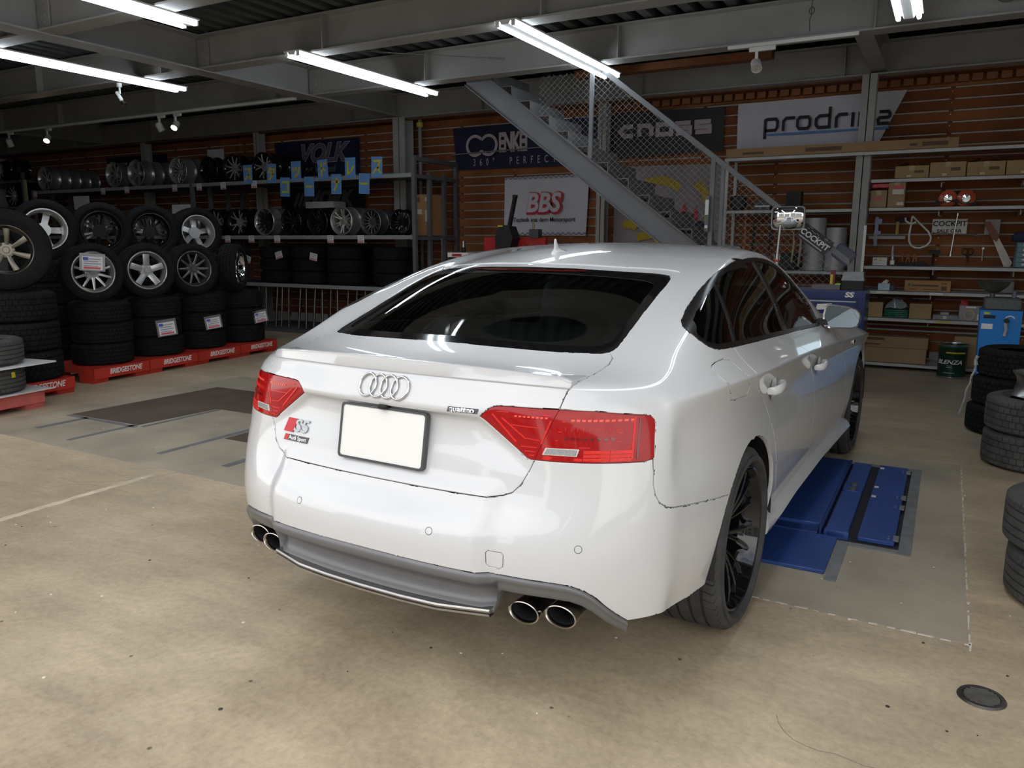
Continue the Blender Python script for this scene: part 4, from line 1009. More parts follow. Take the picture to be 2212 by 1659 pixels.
q = MB(); q.cyl((-.055, 0, -.10), (.02, 0, -.19), .022, None, 16); q.build('head', M_lampw, t); q = MB(); q.lathe([(.012, 0), (.016, .02), (.034, .05), (.036, .062), (0, .066)], 16, 0, Matrix.Translation((.02, 0, -.19)) @ Vector((.64, 0, -.77)).to_track_quat('Z', 'Y').to_matrix().to_4x4()); q.build('bulb', M_chrome, t)
# coiled cable on the right beam and a hanging cord
q = MB(); q.tube([((.10-.001*k)*math.cos(k*.4)+1.68, 5.06, 3.40+(.085-.0008*k)*math.sin(k*.4)) for k in range(60)], .006, 6); tag(q.build('cable_coil', mat('grey cable', (.10, .10, .10), .6)), 'coil of grey cable hung on the beam at top right', 'cable')
q = MB(); q.tube([(.18, 5.05, 3.60), (.17, 5.05, 3.47), (.175, 5.05, 3.42), (.16, 5.05, 3.38), (.165, 5.05, 3.28)], .005, 6); q.tube([(.175+.022*math.cos(a), 5.045, 3.45+.03*math.sin(a)) for a in np.linspace(0, 2*PI, 14)[:-1]], .005, 6, 0, True); tag(q.build('hanging_cord', mat('grey cable', (.10, .10, .10), .6)), 'knotted grey cord hanging on the beam above the short track', 'cord')
# ---- staircase with chain-link guard
ST = thing('staircase', 'grey steel staircase with chain-link guard rising to the left behind the car', 'staircase', (0, 0, 0))
SL = .745; zt = lambda x: 1.41+SL*(-.9-x)
def sloped(x0, x1, y0, y1, lo, hi, name, m, par=ST):
    q = MB(); a = [(x0, zt(x0)+lo), (x1, zt(x1)+lo), (x1, zt(x1)+hi), (x0, zt(x0)+hi)]
    q.add([(x, y0, z) for x, z in a]+[(x, y1, z) for x, z in a], [(0,1,2,3),(7,6,5,4),(0,4,5,1),(1,5,6,2),(2,6,7,3),(3,7,4,0)]); return q.build(name, m, par, 0)
M_stair = mat('stair grey paint', (.17, .17, .18), .45, 0, .06, 3)
sloped(-3.72, .70, 5.40, 5.412, -.30, -.005, 'stringer', M_stair); sloped(-3.72, .70, 5.36, 5.412, -.012, 0, 'stringer_flange', M_stair); sloped(-3.72, .70, 5.36, 5.412, -.30, -.288, 'stringer_flange', M_stair)
sloped(-3.72, .70, 6.29, 6.302, -.30, 0, 'stringer', M_stair)
q = MB(); q.b2((0, 0, -.025), (.25, .88, -.018)); q.b2((0, 0, -.025), (.008, .88, -.06)); q.b2((.242, 0, -.19), (.25, .88, -.018)); trm = q.mesh('tread', mat('stair tread paint', (.20, .20, .205), .5, 0, .1, 5), 0)
for k in range(17): x = -3.60+k*.2416; obj('tread', trm, ST, (x, 5.412, zt(x)-.06))
for x in (-2.10, -.735): q = MB(); q.b2((x-.022, 5.37, zt(x)), (x+.022, 5.40, zt(x)+.97)); q.build('guard_post', M_stair, ST, 0)
q = MB(); q.b2((-.65, 5.375, .9), (-.615, 5.40, 2.16)); q.build('guard_post', M_stair, ST, 0)
zr_ = lambda x: 2.26-.77*(x+.74)
q = MB(); a = [(-2.0, zr_(-2.0)-.03), (.62, zr_(.62)-.03), (.62, zr_(.62)+.035), (-2.0, zr_(-2.0)+.035)]
q.add([(x, 5.36, z) for x, z in a]+[(x, 5.41, z) for x, z in a], [(0,1,2,3),(7,6,5,4),(0,4,5,1),(1,5,6,2),(2,6,7,3),(3,7,4,0)]); q.build('handrail', M_stair, ST, 0)
q = MB(); D_ = .046
def clip(p, d):      # parameter range inside the guard panel
    lo, hi = -9, 9
    for (n, c) in (((-1, 0), 2.95), ((1, 0), .62), ((SL, 1), zt(0)), ((-.77, -1), 0)):
        pass
    return lo, hi
def inside_guard(x, z): return -2.75 < x < .60 and zt(x) < z < min(zr_(x), 3.23)
for sgn in (1, -1):
    c = -6.0
    while c < 8:
        pts = []; 
        for k in range(181):
            x = -2.8+k*3.45/180; z = sgn*x*.92+c
            pts.append((x, z, inside_guard(x, z)))
        run = None
        for k, (x, z, i_) in enumerate(pts):
            if i_ and run is None: run = (x, z)
            if run is not None and (not i_ or k == 180):
                xe, ze = pts[k-1][:2]
                if xe-run[0] > .02: q.cyl((run[0], 5.385+sgn*.0015, run[1]), (xe, 5.385+sgn*.0015, ze), .0016, None, 4, 0, False)
                run = None
        c += D_*1.42
o = q.build('chain_link', mat('galvanised wire', (.30, .29, .28), .4, .6), ST, 0); o['kind'] = 'stuff'
q = MB(); q.rbox((0, 0, .18), (.045, .05, .36), .008, 0, Matrix.Translation((-.765, 5.347, 1.51))); wl = tag(q.build('work_light', mat('grey lamp body', (.16, .16, .165), .5)), 'slim grey work light with white tube hung on the stair guard', 'lamp')
q = MB(); q.b2((-.782, 5.317, 1.68), (-.748, 5.324, 1.83)); q.build('diffuser', mat('white diffuser', (.7, .7, .68), .4), wl, 0); q = MB(); q.b2((-.78, 5.317, 1.545), (-.75, 5.324, 1.575)); q.build('sticker', mat('white diffuser', (.7, .7, .68), .4), wl, 0)
# ================================================================== left side: racks, rims, tyres, banners
M_rack = mat('rack grey', (.11, .11, .118), .5, 0, .1, 5)
M_rackb = mat('rack beam grey', (.27, .275, .28), .45, 0, .08, 5)
M_alloy = mat('silver alloy', (.50, .495, .49), .30, .75, .05, 20); M_alloyd = mat('dark hyper alloy', (.16, .16, .165), .3, .75, .05, 20)
M_bkalloy = mat('black alloy', (.012, .012, .013), .15, .3, .05, coat=.5); M_bronze = mat('machined alloy', (.62, .60, .57), .2, .75, .04)
M_card = mat('white card', (.70, .68, .69), .6, 0, .05); M_ink = mat('grey print', (.28, .28, .32), .7, 0, .05); M_redink = mat('red print', (.62, .10, .12), .7, 0, .05); M_bluei = mat('blue print', (.10, .14, .55), .7, 0, .05)
RY0, RY1 = 6.22, 7.30
def post(x, y, z1, par, w_=.055): q = MB(); q.b2((x-w_/2, y-w_/2, 0), (x+w_/2, y+w_/2, z1)); return q.build('upright', M_rack, par, 0)
RK = thing('storage_rack', 'long grey steel wheel rack with three shelves along the back wall', 'rack', (0, 0, 0))
for x in (-5.10, -9.62, -14.15):
    for y in (RY0, 6.58, 6.95, RY1-.03): post(x, y, 2.56 if x > -6 and y in (RY0, RY1-.03) else 2.36, RK)
q = MB(); q.b2((-5.125, RY0, 2.50), (-5.075, RY1, 2.56)); q.build('end_rail', M_rack, RK, 0)
for z in (2.32, 1.475): q = MB(); q.b2((-5.125, RY0, z-.05), (-5.075, RY1, z)); q.build('end_rail', M_rack, RK, 0)
for x0, x1 in ((-9.60, -5.13), (-14.13, -9.64)):
    for z in (2.335, 1.49, .75):
        q = MB(); q.b2((x0, RY0-.02, z-.055), (x1, RY0+.02, z)); q.build('shelf_beam', M_rackb, RK, 0); q = MB(); q.b2((x0, RY1-.05, z-.055), (x1, RY1-.01, z)); q.build('shelf_beam', M_rack, RK, 0)
        q = MB(); q.b2((x0, RY0+.02, z-.03), (x1, RY1-.05, z-.02)); q.build('shelf_board', M_rack, RK, 0)
RK2 = thing('storage_rack', 'second grey wheel rack at the far left edge with yellow end plate', 'rack', (0, 0, 0))
for x in (-14.45, -16.9):
    for y in (RY0, RY1-.03): post(x, y, 2.70, RK2)
for z in (2.56, 2.06, 1.5, .75): q = MB(); q.b2((-16.9, RY0, z-.04), (-14.42, RY1, z)); q.build('shelf_board', M_rack, RK2, 0)
q = MB(); q.b2((-14.44, RY0-.02, 2.06), (-14.34, RY0, 2.56)); q.b2((-14.44, RY0-.02, 2.50), (-14.0, RY0, 2.56)) if False else None; q.build('end_plate', mat('faded yellow plate', (.50, .42, .22), .6), RK2, 0)
# rims
RIMS = {}
def rim_kind(k, style, R, w_, face, lip, off=.5):
    RIMS[k] = rim_mesh('rim', R, w_, face, lip, style, 40, off)
rim_kind('silver7', 'seven', .222, .19, M_alloy, M_alloy); rim_kind('silver5', 'five', .226, .19, M_alloy, M_alloy); rim_kind('mesh', 'mesh', .222, .19, M_alloy, M_alloy)
rim_kind('black10', 'ten', .208, .18, M_bkalloy, M_bkalloy); rim_kind('mach5', 'fivesplit', .212, .18, M_bronze, M_bkalloy); rim_kind('mach10', 'ten', .212, .18, M_bronze, M_bkalloy)
rim_kind('blacklip', 'twin', .214, .18, M_bkalloy, M_bronze); rim_kind('six', 'six', .208, .19, M_bronze, M_alloy); rim_kind('multi', 'multi', .186, .17, M_alloyd, M_alloyd); rim_kind('bk8', 'multi', .18, .17, M_bkalloy, M_bkalloy); rim_kind('blackmesh', 'mesh', .20, .18, M_bkalloy, M_bkalloy)
RIMR = dict(silver7=.226, silver5=.230, mesh=.226, black10=.212, mach5=.216, mach10=.216, blacklip=.218, six=.212, multi=.19, bk8=.184, blackmesh=.204)
RIMW = dict(silver7=.19, silver5=.19, mesh=.19, black10=.18, mach5=.18, mach10=.18, blacklip=.18, six=.19, multi=.17, bk8=.17, blackmesh=.18)
RL = dict(silver7='silver seven-spoke alloy rim', silver5='silver five-spoke alloy rim', mesh='silver mesh alloy rim', black10='black ten-spoke alloy rim', mach5='bright split-spoke alloy rim', mach10='bright ten-spoke alloy rim', blacklip='black twin-spoke alloy rim with bright lip', six='bright six-spoke alloy rim', multi='grey many-spoke alloy rim', bk8='small black alloy rim', blackmesh='black mesh alloy rim')
ORD = ['first', 'second', 'third', 'fourth', 'fifth']
def rims(k, x, z, n, where, yaw=0.):
    for i in range(n):
        o = obj('alloy_rim', RIMS[k], None, (x, RY0+.02+RIMW[k]*(i+.55)+i*.012, z+RIMR[k]-.003), (PI/2, random.uniform(0, 1), yaw))
        lab = RL[k]+' '+where if i == 0 else '%s rim behind the one %s' % (ORD[i], where)
        tag(o, lab, 'rim', 'alloy rims on the rack')
for k, x, n, wh in (('silver7', -13.80, 5, 'at the left end of the top shelf'), ('silver7', -11.70, 1, 'standing alone mid top shelf'), ('silver5', -11.08, 4, 'in front of a row of rims on the top shelf'), ('mesh', -9.99, 2, 'above the middle upright on the top shelf'), ('black10', -9.24, 3, 'right of the middle upright on the top shelf'), ('mach10', -8.68, 3, 'left of the first blue card on the top shelf'), ('mach5', -8.02, 4, 'between the first two blue cards on the top shelf')):
    rims(k, x, 2.335, n, wh)
for k, x, n, wh in (('mach10', -9.18, 3, 'left end of the middle shelf, right bay'), ('mach5', -8.64, 3, 'second along the middle shelf, right bay'), ('blacklip', -8.04, 4, 'third along the middle shelf, right bay'), ('black10', -7.47, 4, 'fourth along the middle shelf, right bay'), ('blackmesh', -6.93, 3, 'fifth along the middle shelf, right bay'), ('six', -6.46, 4, 'sixth along the middle shelf, right bay'), ('multi', -5.91, 3, 'seventh along the middle shelf, right bay'), ('bk8', -5.39, 1, 'at the right end of the middle shelf')):
    rims(k, x, 1.49, n, wh)
for k, x, n, wh in (('black10', -13.15, 2, 'behind the big tyre on the middle shelf'), ('silver5', -12.66, 2, 'second in the left bay of the middle shelf'), ('mesh', -12.1, 2, 'third in the left bay of the middle shelf'), ('blacklip', -11.55, 2, 'fourth in the left bay of the middle shelf'), ('silver7', -11.0, 2, 'fifth in the left bay of the middle shelf'), ('silver5', -10.45, 2, 'sixth in the left bay of the middle shelf'), ('six', -9.97, 2, 'beside the upright in the left bay of the middle shelf')):
    rims(k, x, 1.49, n, wh)
rims('mach5', -15.35, 2.56, 1, 'cut by the left edge of the photo'); rims('black10', -14.70, 2.56, 1, 'on the far left rack, upper shelf'); rims('mach10', -14.95, 2.06, 2, 'on the far left rack, lower shelf')
# price tags on the shelf beams
def card(name, label, x, y, z, w_, h, rot=(PI/2, 0, 0), lines=3, cat='price tag', group=None, red=True, sleeve=False, big=None):
    t = thing(name, label, cat, (x, y, z), 0, group, rot)
    q = MB(); q.b2((-w_/2, -h/2, -.001), (w_/2, h/2, .001)); q.build('paper', M_card, t, 0)
    q = MB()
    for i in range(lines): yy = h*(.30-.52*i/max(1, lines-1)); q.b2((-w_*.42, yy-h*.035, .001), (w_*(.40-.12*(i % 2)), yy+h*.035, .0016), 0)
    q.build('print', M_ink, t, 0)
    if red: q = MB(); q.b2((-w_*.42, -h*.44, .001), (w_*.40, -h*.30, .0016)); q.build('print', M_redink, t, 0)
    if big: q = MB(); q.b2((-w_*.46, h*.20, .001), (-w_*.20, h*.44, .0016)); q.build('print', M_bluei, t, 0)
    if sleeve: q = MB(); q.b2((-w_*.62, -h*.58, -.0025), (w_*.62, h*.72, -.0015)); q.build('sleeve', mat('clear sleeve', (.16, .16, .17), .15, 0, .05, coat=.3), t, 0)
    return t
tg = 'price tags on the shelf beams'
for x, wh in ((-14.05, 'under the leftmost rim row'), (-11.95, 'mid left bay'), (-11.28, 'under the five-spoke rim'), (-10.02, 'beside the middle upright'), (-9.42, 'right of the middle upright'), (-8.85, 'left of the first blue card'), (-8.16, 'between the first two blue cards')):
    card('price_tag', 'white price tag on the top shelf beam, '+wh, x, RY0-.024, 2.275, .12, .11, group=tg)
for x, wh in ((-8.82, 'left end of the right bay'), (-8.28, 'second in the right bay'), (-7.72, 'third in the right bay'), (-6.63, 'under the six-spoke rim'), (-6.05, 'under the grey many-spoke rim')):
    card('price_tag', 'white price tag on the middle shelf beam, '+wh, x, RY0-.024, 1.435, .12, .11, group=tg)
for x, z, w_, h, wh in ((-12.95, 2.72, .62, .34, 'behind the rim row on the top shelf'), (-10.15, 2.86, .42, .30, 'near the middle upright'), (-12.65, 2.09, .46, .24, 'hung under the top shelf at left'), (-9.92, 1.93, .46, .15, 'above the rims beside the middle upright')):
    q = MB(); q.b2((-w_/2, -.004, -h/2), (w_/2, .004, h/2)); tag(q.build('shelf_sign', M_card, None, 0, (x, RY0+.0 if z < 2.5 else 7.20, z)), 'blank white sign board '+wh, 'sign')
q = MB(); q.b2((-.30, -.14, 0), (.30, .14, .10)); tag(q.build('flat_box', M_card, None, 0, (-7.45, 7.02, 1.93)), 'flat white box on the black rims of the middle shelf', 'box')
# black-on-blue studless corner cards with yellow tape katakana, hung in two rows
M_cardb = mat('sky blue card', (.13, .30, .62), .6, 0, .04); M_yel = mat('yellow tape', (.62, .50, .03), .6, 0, .06)
KANA = {
 'su': [[(-.30, .34), (.28, .34), (.10, -.02), (-.34, -.36)], [(.06, .0), (.34, -.36)]],
 'ta': [[(-.10, .42), (-.34, .02)], [(-.16, .26), (.30, .26), (.14, -.12), (-.28, -.42)], [(-.10, .08), (.20, -.08)]],
 'tsu': [[(-.30, .20), (-.22, -.02)], [(-.02, .24), (.06, .02)], [(.32, .24), (.22, -.14), (-.12, -.36)]],
 'do': [[(-.12, .42), (-.12, -.40)], [(-.12, .12), (.26, -.10)], [(.14, .40), (.20, .28)], [(.28, .42), (.34, .30)]],
 're': [[(-.22, .40), (-.22, -.34), (.06, -.24), (.34, .10)]],
 'ko': [[(-.30, .30), (.30, .30), (.30, -.32), (-.30, -.32)]],
 'bar': [[(-.34, .0), (.34, .0)]],
 'na': [[(-.36, .14), (.36, .14)], [(.06, .42), (.04, -.06), (-.20, -.40)]]}
for kn, x, z, wh in (('su', -8.27, 2.43, 'first in the upper row'), ('ta', -7.76, 2.425, 'second in the upper row'), ('ko', -7.49, 2.215, 'first in the lower row'), ('tsu', -7.25, 2.44, 'third in the upper row'), ('bar', -7.0, 2.207, 'second in the lower row'), ('do', -6.72, 2.44, 'fourth in the upper row'), ('na', -6.47, 2.225, 'third in the lower row'), ('re', -6.20, 2.445, 'fifth in the upper row'), ('bar', -5.95, 2.215, 'last in the lower row'), ('su', -5.715, 2.435, 'last in the upper row')):
    t = thing('letter_card', 'sky blue card with a yellow tape character, '+wh, 'card', (x, 6.185, z), 0, 'blue letter cards on the rack', (0, R_(random.uniform(-3, 3)), 0))
    q = MB(); q.b2((-.097, -.002, -.142), (.097, .002, .142)); q.build('card', M_cardb, t, 0)
    q = MB(); strokes(q, [[(a*.20, b*.235) for a, b in pth] for pth in KANA[kn]], .030, .002, .004, 0, XZ); q.build('character', M_yel, t, 0)
    q = MB()
    for sx in (-.09, .09):
        for k in range(7): q.b2((sx-.002, -.0035, -.13+k*.042), (sx+.002, -.002, -.115+k*.042))
    o = q.build('staples', mat('staple', (.6, .6, .6), .3, .8), t, 0); o['kind'] = 'stuff'
# card carton at the rack's end
def carton(label, x0, x1, y0, y1, z0, z1, col=(.36, .215, .10), marks=(), flaps=False, rz=0, name='carton', tape=True):
    cx, cy = (x0+x1)/2, (y0+y1)/2; t = thing(name, label, 'box', (cx, cy, z0), rz); w_, d_, h = x1-x0, y1-y0, z1-z0
    m = mat('cardboard %.2f' % col[0], col, .75, 0, .08, 6)
    q = MB(); q.b2((-w_/2, -d_/2, 0), (w_/2, d_/2, h)); q.build('carton_body', m, t, 0)
    if tape: q = MB(); q.b2((-.025, -d_/2-.001, h-.05), (.025, -d_/2, h+.001)); q.b2((-.025, -d_/2, h), (.025, d_/2, h+.001)); q.build('tape', mat('brown tape', (.42, .30, .16), .3), t, 0)
    if flaps:
        for s in (-1, 1): q = MB(); a = R_(38); q.add([(s*w_/2, -d_/2, h), (s*w_/2, d_/2, h), (s*(w_/2-w_*.45*math.cos(a)), d_/2, h+w_*.45*math.sin(a)*.5), (s*(w_/2-w_*.45*math.cos(a)), -d_/2, h+w_*.45*math.sin(a)*.5)], [(0, 1, 2, 3)]); q.build('flap', m, t, 0)
    for (a, b, c, d, mm) in marks: q = MB(); q.b2((-w_/2+a*w_, -d_/2-.0015, b*h), (-w_/2+c*w_, -d_/2, d*h)); q.build('print', mm, t, 0)
    return t
M_print = mat('dark box print', (.12, .07, .04), .7, 0, .05); M_lbl = mat('box label', (.62, .58, .52), .6, 0, .03)
carton('brown carton with white labels standing at the right end of the middle shelf', -5.40, -5.13, 6.62, 6.98, 1.49, 2.07, (.40, .21, .085), [(.08, .82, .38, .92, M_print), (.72, .84, .95, .93, M_lbl), (.10, .52, .5, .64, M_lbl), (.72, .34, .95, .62, M_lbl)])
carton('plain brown carton behind the labelled one at the rack end', -5.12, -4.90, 7.0, 7.25, 1.40, 2.02, (.34, .19, .085), tape=False) if False else None
# stacks and standing tyres on the lower shelf
TY = dict(a=tyre_mesh('tyre', .290, .200, .205, M_rubber, 'winter'), b=tyre_mesh('tyre', .30, .19, .185, M_rubber, 'winter'), dust=tyre_mesh('tyre', .325, .20, .215, M_rubdust, 'winter'), dust2=tyre_mesh('tyre', .318, .20, .20, M_rubdust, 'summer'), big=tyre_mesh('tyre', .36, .215, .255, M_rubber, 'winter'), mid=tyre_mesh('tyre', .318, .212, .23, M_rubber, 'winter'))
def tyre_bead(k): return TY[k]
def tyre(k, loc, rot, label, group, name='tyre'):
    return tag(obj(name, TY[k], None, loc, rot), label, 'tyre', group)
n = 0; g = 'tyres on the lower rack shelf'
for x, wh in ((-8.05, 'first stack'), (-7.35, 'second stack'), (-6.62, 'third stack'), (-5.72, 'last stack')):
    for i in range(3): tyre('b', (x, 6.54, .75+.096+i*.1915), (0, 0, random.random()*3), 'black tyre lying in the %s of the lower shelf, %s' % (wh, ('bottom', 'middle', 'top')[i]), g)
for x, y, rz, wh in ((-8.45, 6.55, .5, 'at the left end of the lower shelf'), (-7.72, 6.62, .45, 'between the first two lower shelf stacks'), (-7.04, 6.62, .4, 'between the second and third lower shelf stacks'), (-6.42, 6.62, .3, 'left of the last lower shelf stack')):
    tyre('a', (x, 7.02, .75+.290), (R_(90), 0, rz*.3), 'black tyre standing upright '+wh, g)
for x, z, a, wh in ((-8.42, 1.12, .3, 'leftmost'), (-7.72, 1.19, -.25, 'middle'), (-7.0, 1.17, .2, 'rightmost')):
    card('price_card', 'white price card tilted on the lower shelf tyres, '+wh, x, 6.215, z, .15, .11, (PI/2, a, 0), 3, group='price cards on the lower shelf', sleeve=False)
# bundle of chrome pipes leaning under the lower shelf
r_ = random.Random(4)
for i in range(19):
    x = -8.3+i*.165+r_.uniform(-.03, .03); q = MB(); q.cyl((x, 6.30, .052), (x+r_.uniform(-.03, .03), 6.36, .69), .014+.006*r_.random(), None, 10)
    tag(q.build('steel_pipe', mat('dull chrome pipe', (.13, .125, .115), .35, .9, .25, 9)), 'dull chrome pipe leaning under the lower shelf of the wheel rack', 'pipe', 'pipes under the lower shelf')
q = MB(); q.b2((-8.6, 6.10, 0), (-5.2, 7.2, .05)); tag(q.build('pipe_plinth', M_rack, None, 0), 'low grey plinth on the floor under the leaning pipes', 'plinth')
# ---- red pallets with tyre stacks
M_red = mat('red plastic pallet', (.50, .035, .022), .45, 0, .08, 5); M_pink = mat('faded red pallet', (.58, .13, .115), .55, 0, .12, 8); M_wht = mat('white print', (.78, .75, .72), .6, 0, .03)
def pallet(x, y, rz, wd, label, m=M_red, dp=.75, word=True):
    """x,y: front corner nearest the entrance; front face looks along +x"""
    t = thing('tyre_pallet', label, 'pallet', (x, y, 0), rz, 'red tyre pallets')
    q = MB(); q.b2((-dp, 0, .095), (0, wd-.006, .15)); q.build('deck', m, t, 0)
    for (a, b) in ((0, .17), (wd-.176, wd-.006)): q = MB(); q.add([(-.02, a, 0), (0-.0, a, .095), (-.22, a, .095), (-.20, a, 0), (-.02, b, 0), (0, b, .095), (-.22, b, .095), (-.20, b, 0)], [(0,1,2,3),(7,6,5,4),(0,4,5,1),(3,2,6,7),(0,3,7,4)]); q.build('foot', m, t, 0); q = MB(); q.b2((-dp, a, 0), (-dp+.2, b, .095)); q.build('foot', m, t, 0)
    q = MB(); q.b2((-.012, .0, .045), (.004, wd-.006, .15)); q.build('fascia', m, t, 0)
    if word: text('lettering', 'BRIDGESTONE', M_wht, t, (.0055, wd*.55, .1), (PI/2, 0, PI/2), size=.074, ext=.0008, bold=.0018, shear=.25, sx=wd/.675*.80)
    return t
LY = (1.81, 2.485, 3.16, 3.835)
px_ = lambda y: -5.79-.107*(y-1.81)
for i, wh in enumerate(('second along the row, with the fifteen-inch silver wheel', 'third along the row, with the five-spoke wheel', 'fourth along the row, with the grey ten-spoke wheel', 'nearest the car')):
    pallet(px_(LY[i]), LY[i], R_(6.1), .675, 'red tyre pallet with white lettering, '+wh)
pallet(-5.50, .80, R_(6.1), .69, 'red tyre pallet with white lettering, first along the row, half hidden')
pallet(-5.06, .28, R_(8.5), .69, 'faded red pallet nearest the left edge of the photo', M_pink, .42, False)
gs_ = 'tyres stacked on the red pallets'
def stack(k, x, y, z0, n, wd, where, drift=0.):
    for i in range(n):
        tyre(k, (x+random.uniform(-.012, .012)+drift*i, y+random.uniform(-.012, .012), z0+wd*(i+.5)), (0, 0, random.random()*6), 'black tyre lying flat %s, %s' % (where, {2: ('lower', 'upper'), 3: ('bottom', 'middle', 'top')}[n][i]), gs_)
STK = ['under the fifteen-inch silver wheel', 'under the five-spoke silver wheel', 'under the grey ten-spoke wheel', 'in the stack nearest the car']
for i in range(4): stack('a', px_(LY[i])-.37, LY[i]+.36, .15, 3, .212, STK[i])
stack('big', -5.88, 1.17, .15, 3, .264, 'in the big stack at far left')
for i in range(2): tyre('dust2', (-5.42+.02*i, .60, .160+.207*(i+.5)+(.030 if i else 0)), (0, 0, i), 'worn tyre on the faded pallet at the left edge, '+('below the white board', 'above the white board')[i], gs_)
q = MB(); q.b2((-.36, -.40, 0), (.36, .38, .012)); tag(q.build('white_board', M_card, None, 0, (-5.40, .62, .374), (0, 0, R_(10))), 'thin white board between the two tyres at the left edge', 'board')
q = MB(); q.b2((-.36, -.40, 0), (.36, .36, .004)); tag(q.build('white_board', M_card, None, 0, (-5.42, .62, .1515), (0, 0, R_(9))), 'thin white sheet under the lower tyre at the left edge', 'board')
q = MB(); q.b2((0, -.016, 0), (.002, .016, .045)); tag(q.build('yellow_tag', M_yel, None, 0, (-5.115, .70, .29), (0, 0, .2)), 'small yellow tag on the lower tyre at the left edge', 'tag')
rim_kind('w_split', 'ten', .203, .17, M_alloy, M_alloy, .62); rim_kind('w_five', 'five', .203, .17, M_alloy, M_alloy, .62); rim_kind('w_ten', 'ten', .203, .17, M_alloyd, M_alloyd, .62); rim_kind('w_chrome', 'five', .203, .17, M_chrome, M_chrome, .62)
rim_kind('w_steel', 'seven', .22, .20, mat('dark bronze alloy', (.16, .145, .12), .3, .9), mat('dark bronze alloy', (.16, .145, .12), .3, .9), .55)
rim_kind('w_back', 'six', .216, .21, M_bkalloy, M_bkalloy, .62); rim_kind('w_backs', 'five', .216, .21, M_alloy, M_alloy, .62)
def wheel(k, ty_, loc, az, label, tilt=0., flip=False, spin=0.):
    """az: heading the visible face looks to (deg, 0=+X)"""
    t = thing('wheel', label, 'wheel', loc, 0, 'wheels standing on the tyre stacks')
    a = R_(az); d = Vector((math.cos(a)*math.cos(tilt), math.sin(a)*math.cos(tilt), math.sin(tilt))); up = Vector((0, 0, 1)); xx = up.cross(d).normalized(); yy = d.cross(xx)
    M_ = Matrix((xx, yy, d)).transposed().to_4x4() @ Matrix.Rotation(spin, 4, 'Z')
    if flip: M_ = M_ @ Matrix.Rotation(PI, 4, 'X')
    t.rotation_euler = M_.to_euler(); obj('tyre', TY[ty_], t); obj('rim', RIMS[k], t); return t
zt_ = .15+.636+.291
wheel('w_split', 'a', (-6.06, 2.05, zt_-.0), -17, 'silver ten-spoke wheel with price card, first of the standing row', R_(4), spin=.3)
wheel('w_five', 'a', (-6.13, 2.71, zt_), -19, 'silver five-spoke wheel, second of the standing row', R_(4), spin=.3)
wheel('w_ten', 'a', (-6.18, 3.34, zt_), -13, 'grey ten-spoke wheel, third of the standing row', R_(4))
wheel('w_chrome', 'a', (-6.22, 3.98, zt_), 30, 'chrome five-spoke wheel turned sideways nearest the car', 0)
wheel('w_steel', 'big', (-5.95, 1.20, 1.303), -30, 'large off-road wheel with dark spokes at the far left', R_(3), spin=.5)
wheel('w_backs', 'mid', (-7.06, 2.20, 1.505), -22, 'wheel seen from behind with bright silver barrel, left of the back row', R_(4), True)
wheel('w_back', 'mid', (-7.10, 2.87, 1.505), -22, 'wheel seen from behind with black barrel above the fifteen-inch wheel', R_(4), True, .4)
wheel('w_back', 'mid', (-7.12, 3.53, 1.505), -22, 'wheel seen from behind with black barrel above the five-spoke wheel', R_(4), True, .9)
wheel('w_backs', 'mid', (-7.14, 4.21, 1.505), -16, 'wheel seen from behind with silver barrel above the grey wheel', R_(4), True, .2)
# tyre stacks of the second row that carry the wheels seen from behind
for i, (x, y, wh) in enumerate(((-7.14, 2.20, 'left'), (-7.18, 2.87, 'second'), (-7.20, 3.53, 'third'), (-7.22, 4.21, 'right'))):
    for j in range(5): tyre('mid', (x, y, .119+.2375*j), (0, 0, j), 'black tyre in the hidden %s stack of the back row, %s from the floor' % (wh, ORD[j]), 'tyres of the back row stacks')
pc_ = 'large price cards on the tyre stacks'
card('price_card', 'price card in clear sleeve on the silver ten-spoke wheel', -5.895, 1.965, 1.175, .18, .13, (R_(88), R_(4), R_(61)), 4, 'price card', pc_, True, True, True)
card('price_card', 'price card in clear sleeve on the stack under the five-spoke wheel', -5.925, 2.77, .455, .17, .14, (R_(88), R_(-6), R_(68)), 4, 'price card', pc_, True, True, True)
card('price_card', 'price card in clear sleeve on the stack under the grey wheel', -5.995, 3.45, .455, .16, .12, (R_(88), R_(-8), R_(68)), 4, 'price card', pc_, True, True, True)
card('price_card', 'price card in clear sleeve on the stack nearest the car', -6.065, 4.24, .46, .16, .12, (R_(88), R_(-8), R_(78)), 4, 'price card', pc_, True, True, True)
# ---- banners on the back wall
def banner(name, label, quad, m, y=7.30, wave=.012, nx=24, nz=8, seed=1):
    """quad: (x,z) tl, tr, br, bl"""
    r_ = random.Random(seed); ph = r_.random()*6; tl, tr, br, bl = [Vector(p) for p in quad]; G_ = []; t = thing(name, label, 'banner', (tl.x, y, min(bl.y, br.y)))
    o0 = Vector((tl.x, min(bl.y, br.y)))
    for k in range(2):
        G_ = []
        for j in range(nz+1):
            row = []
            for i in range(nx+1):
                u, v = i/nx, j/nz; p = (tl*(1-u)+tr*u)*(1-v)+(bl*(1-u)+br*u)*v-o0
                row.append((p.x, wave*math.sin(u*9+ph)*(.2+v*.8)+wave*.5*math.sin(u*23+v*3+ph)+k*.003, p.y))
            G_.append(row)
        if k == 0: q = MB(); q.grid(G_)
        else: q.grid(G_, flip=True)
    q.build('cloth', m, t, 60); return t
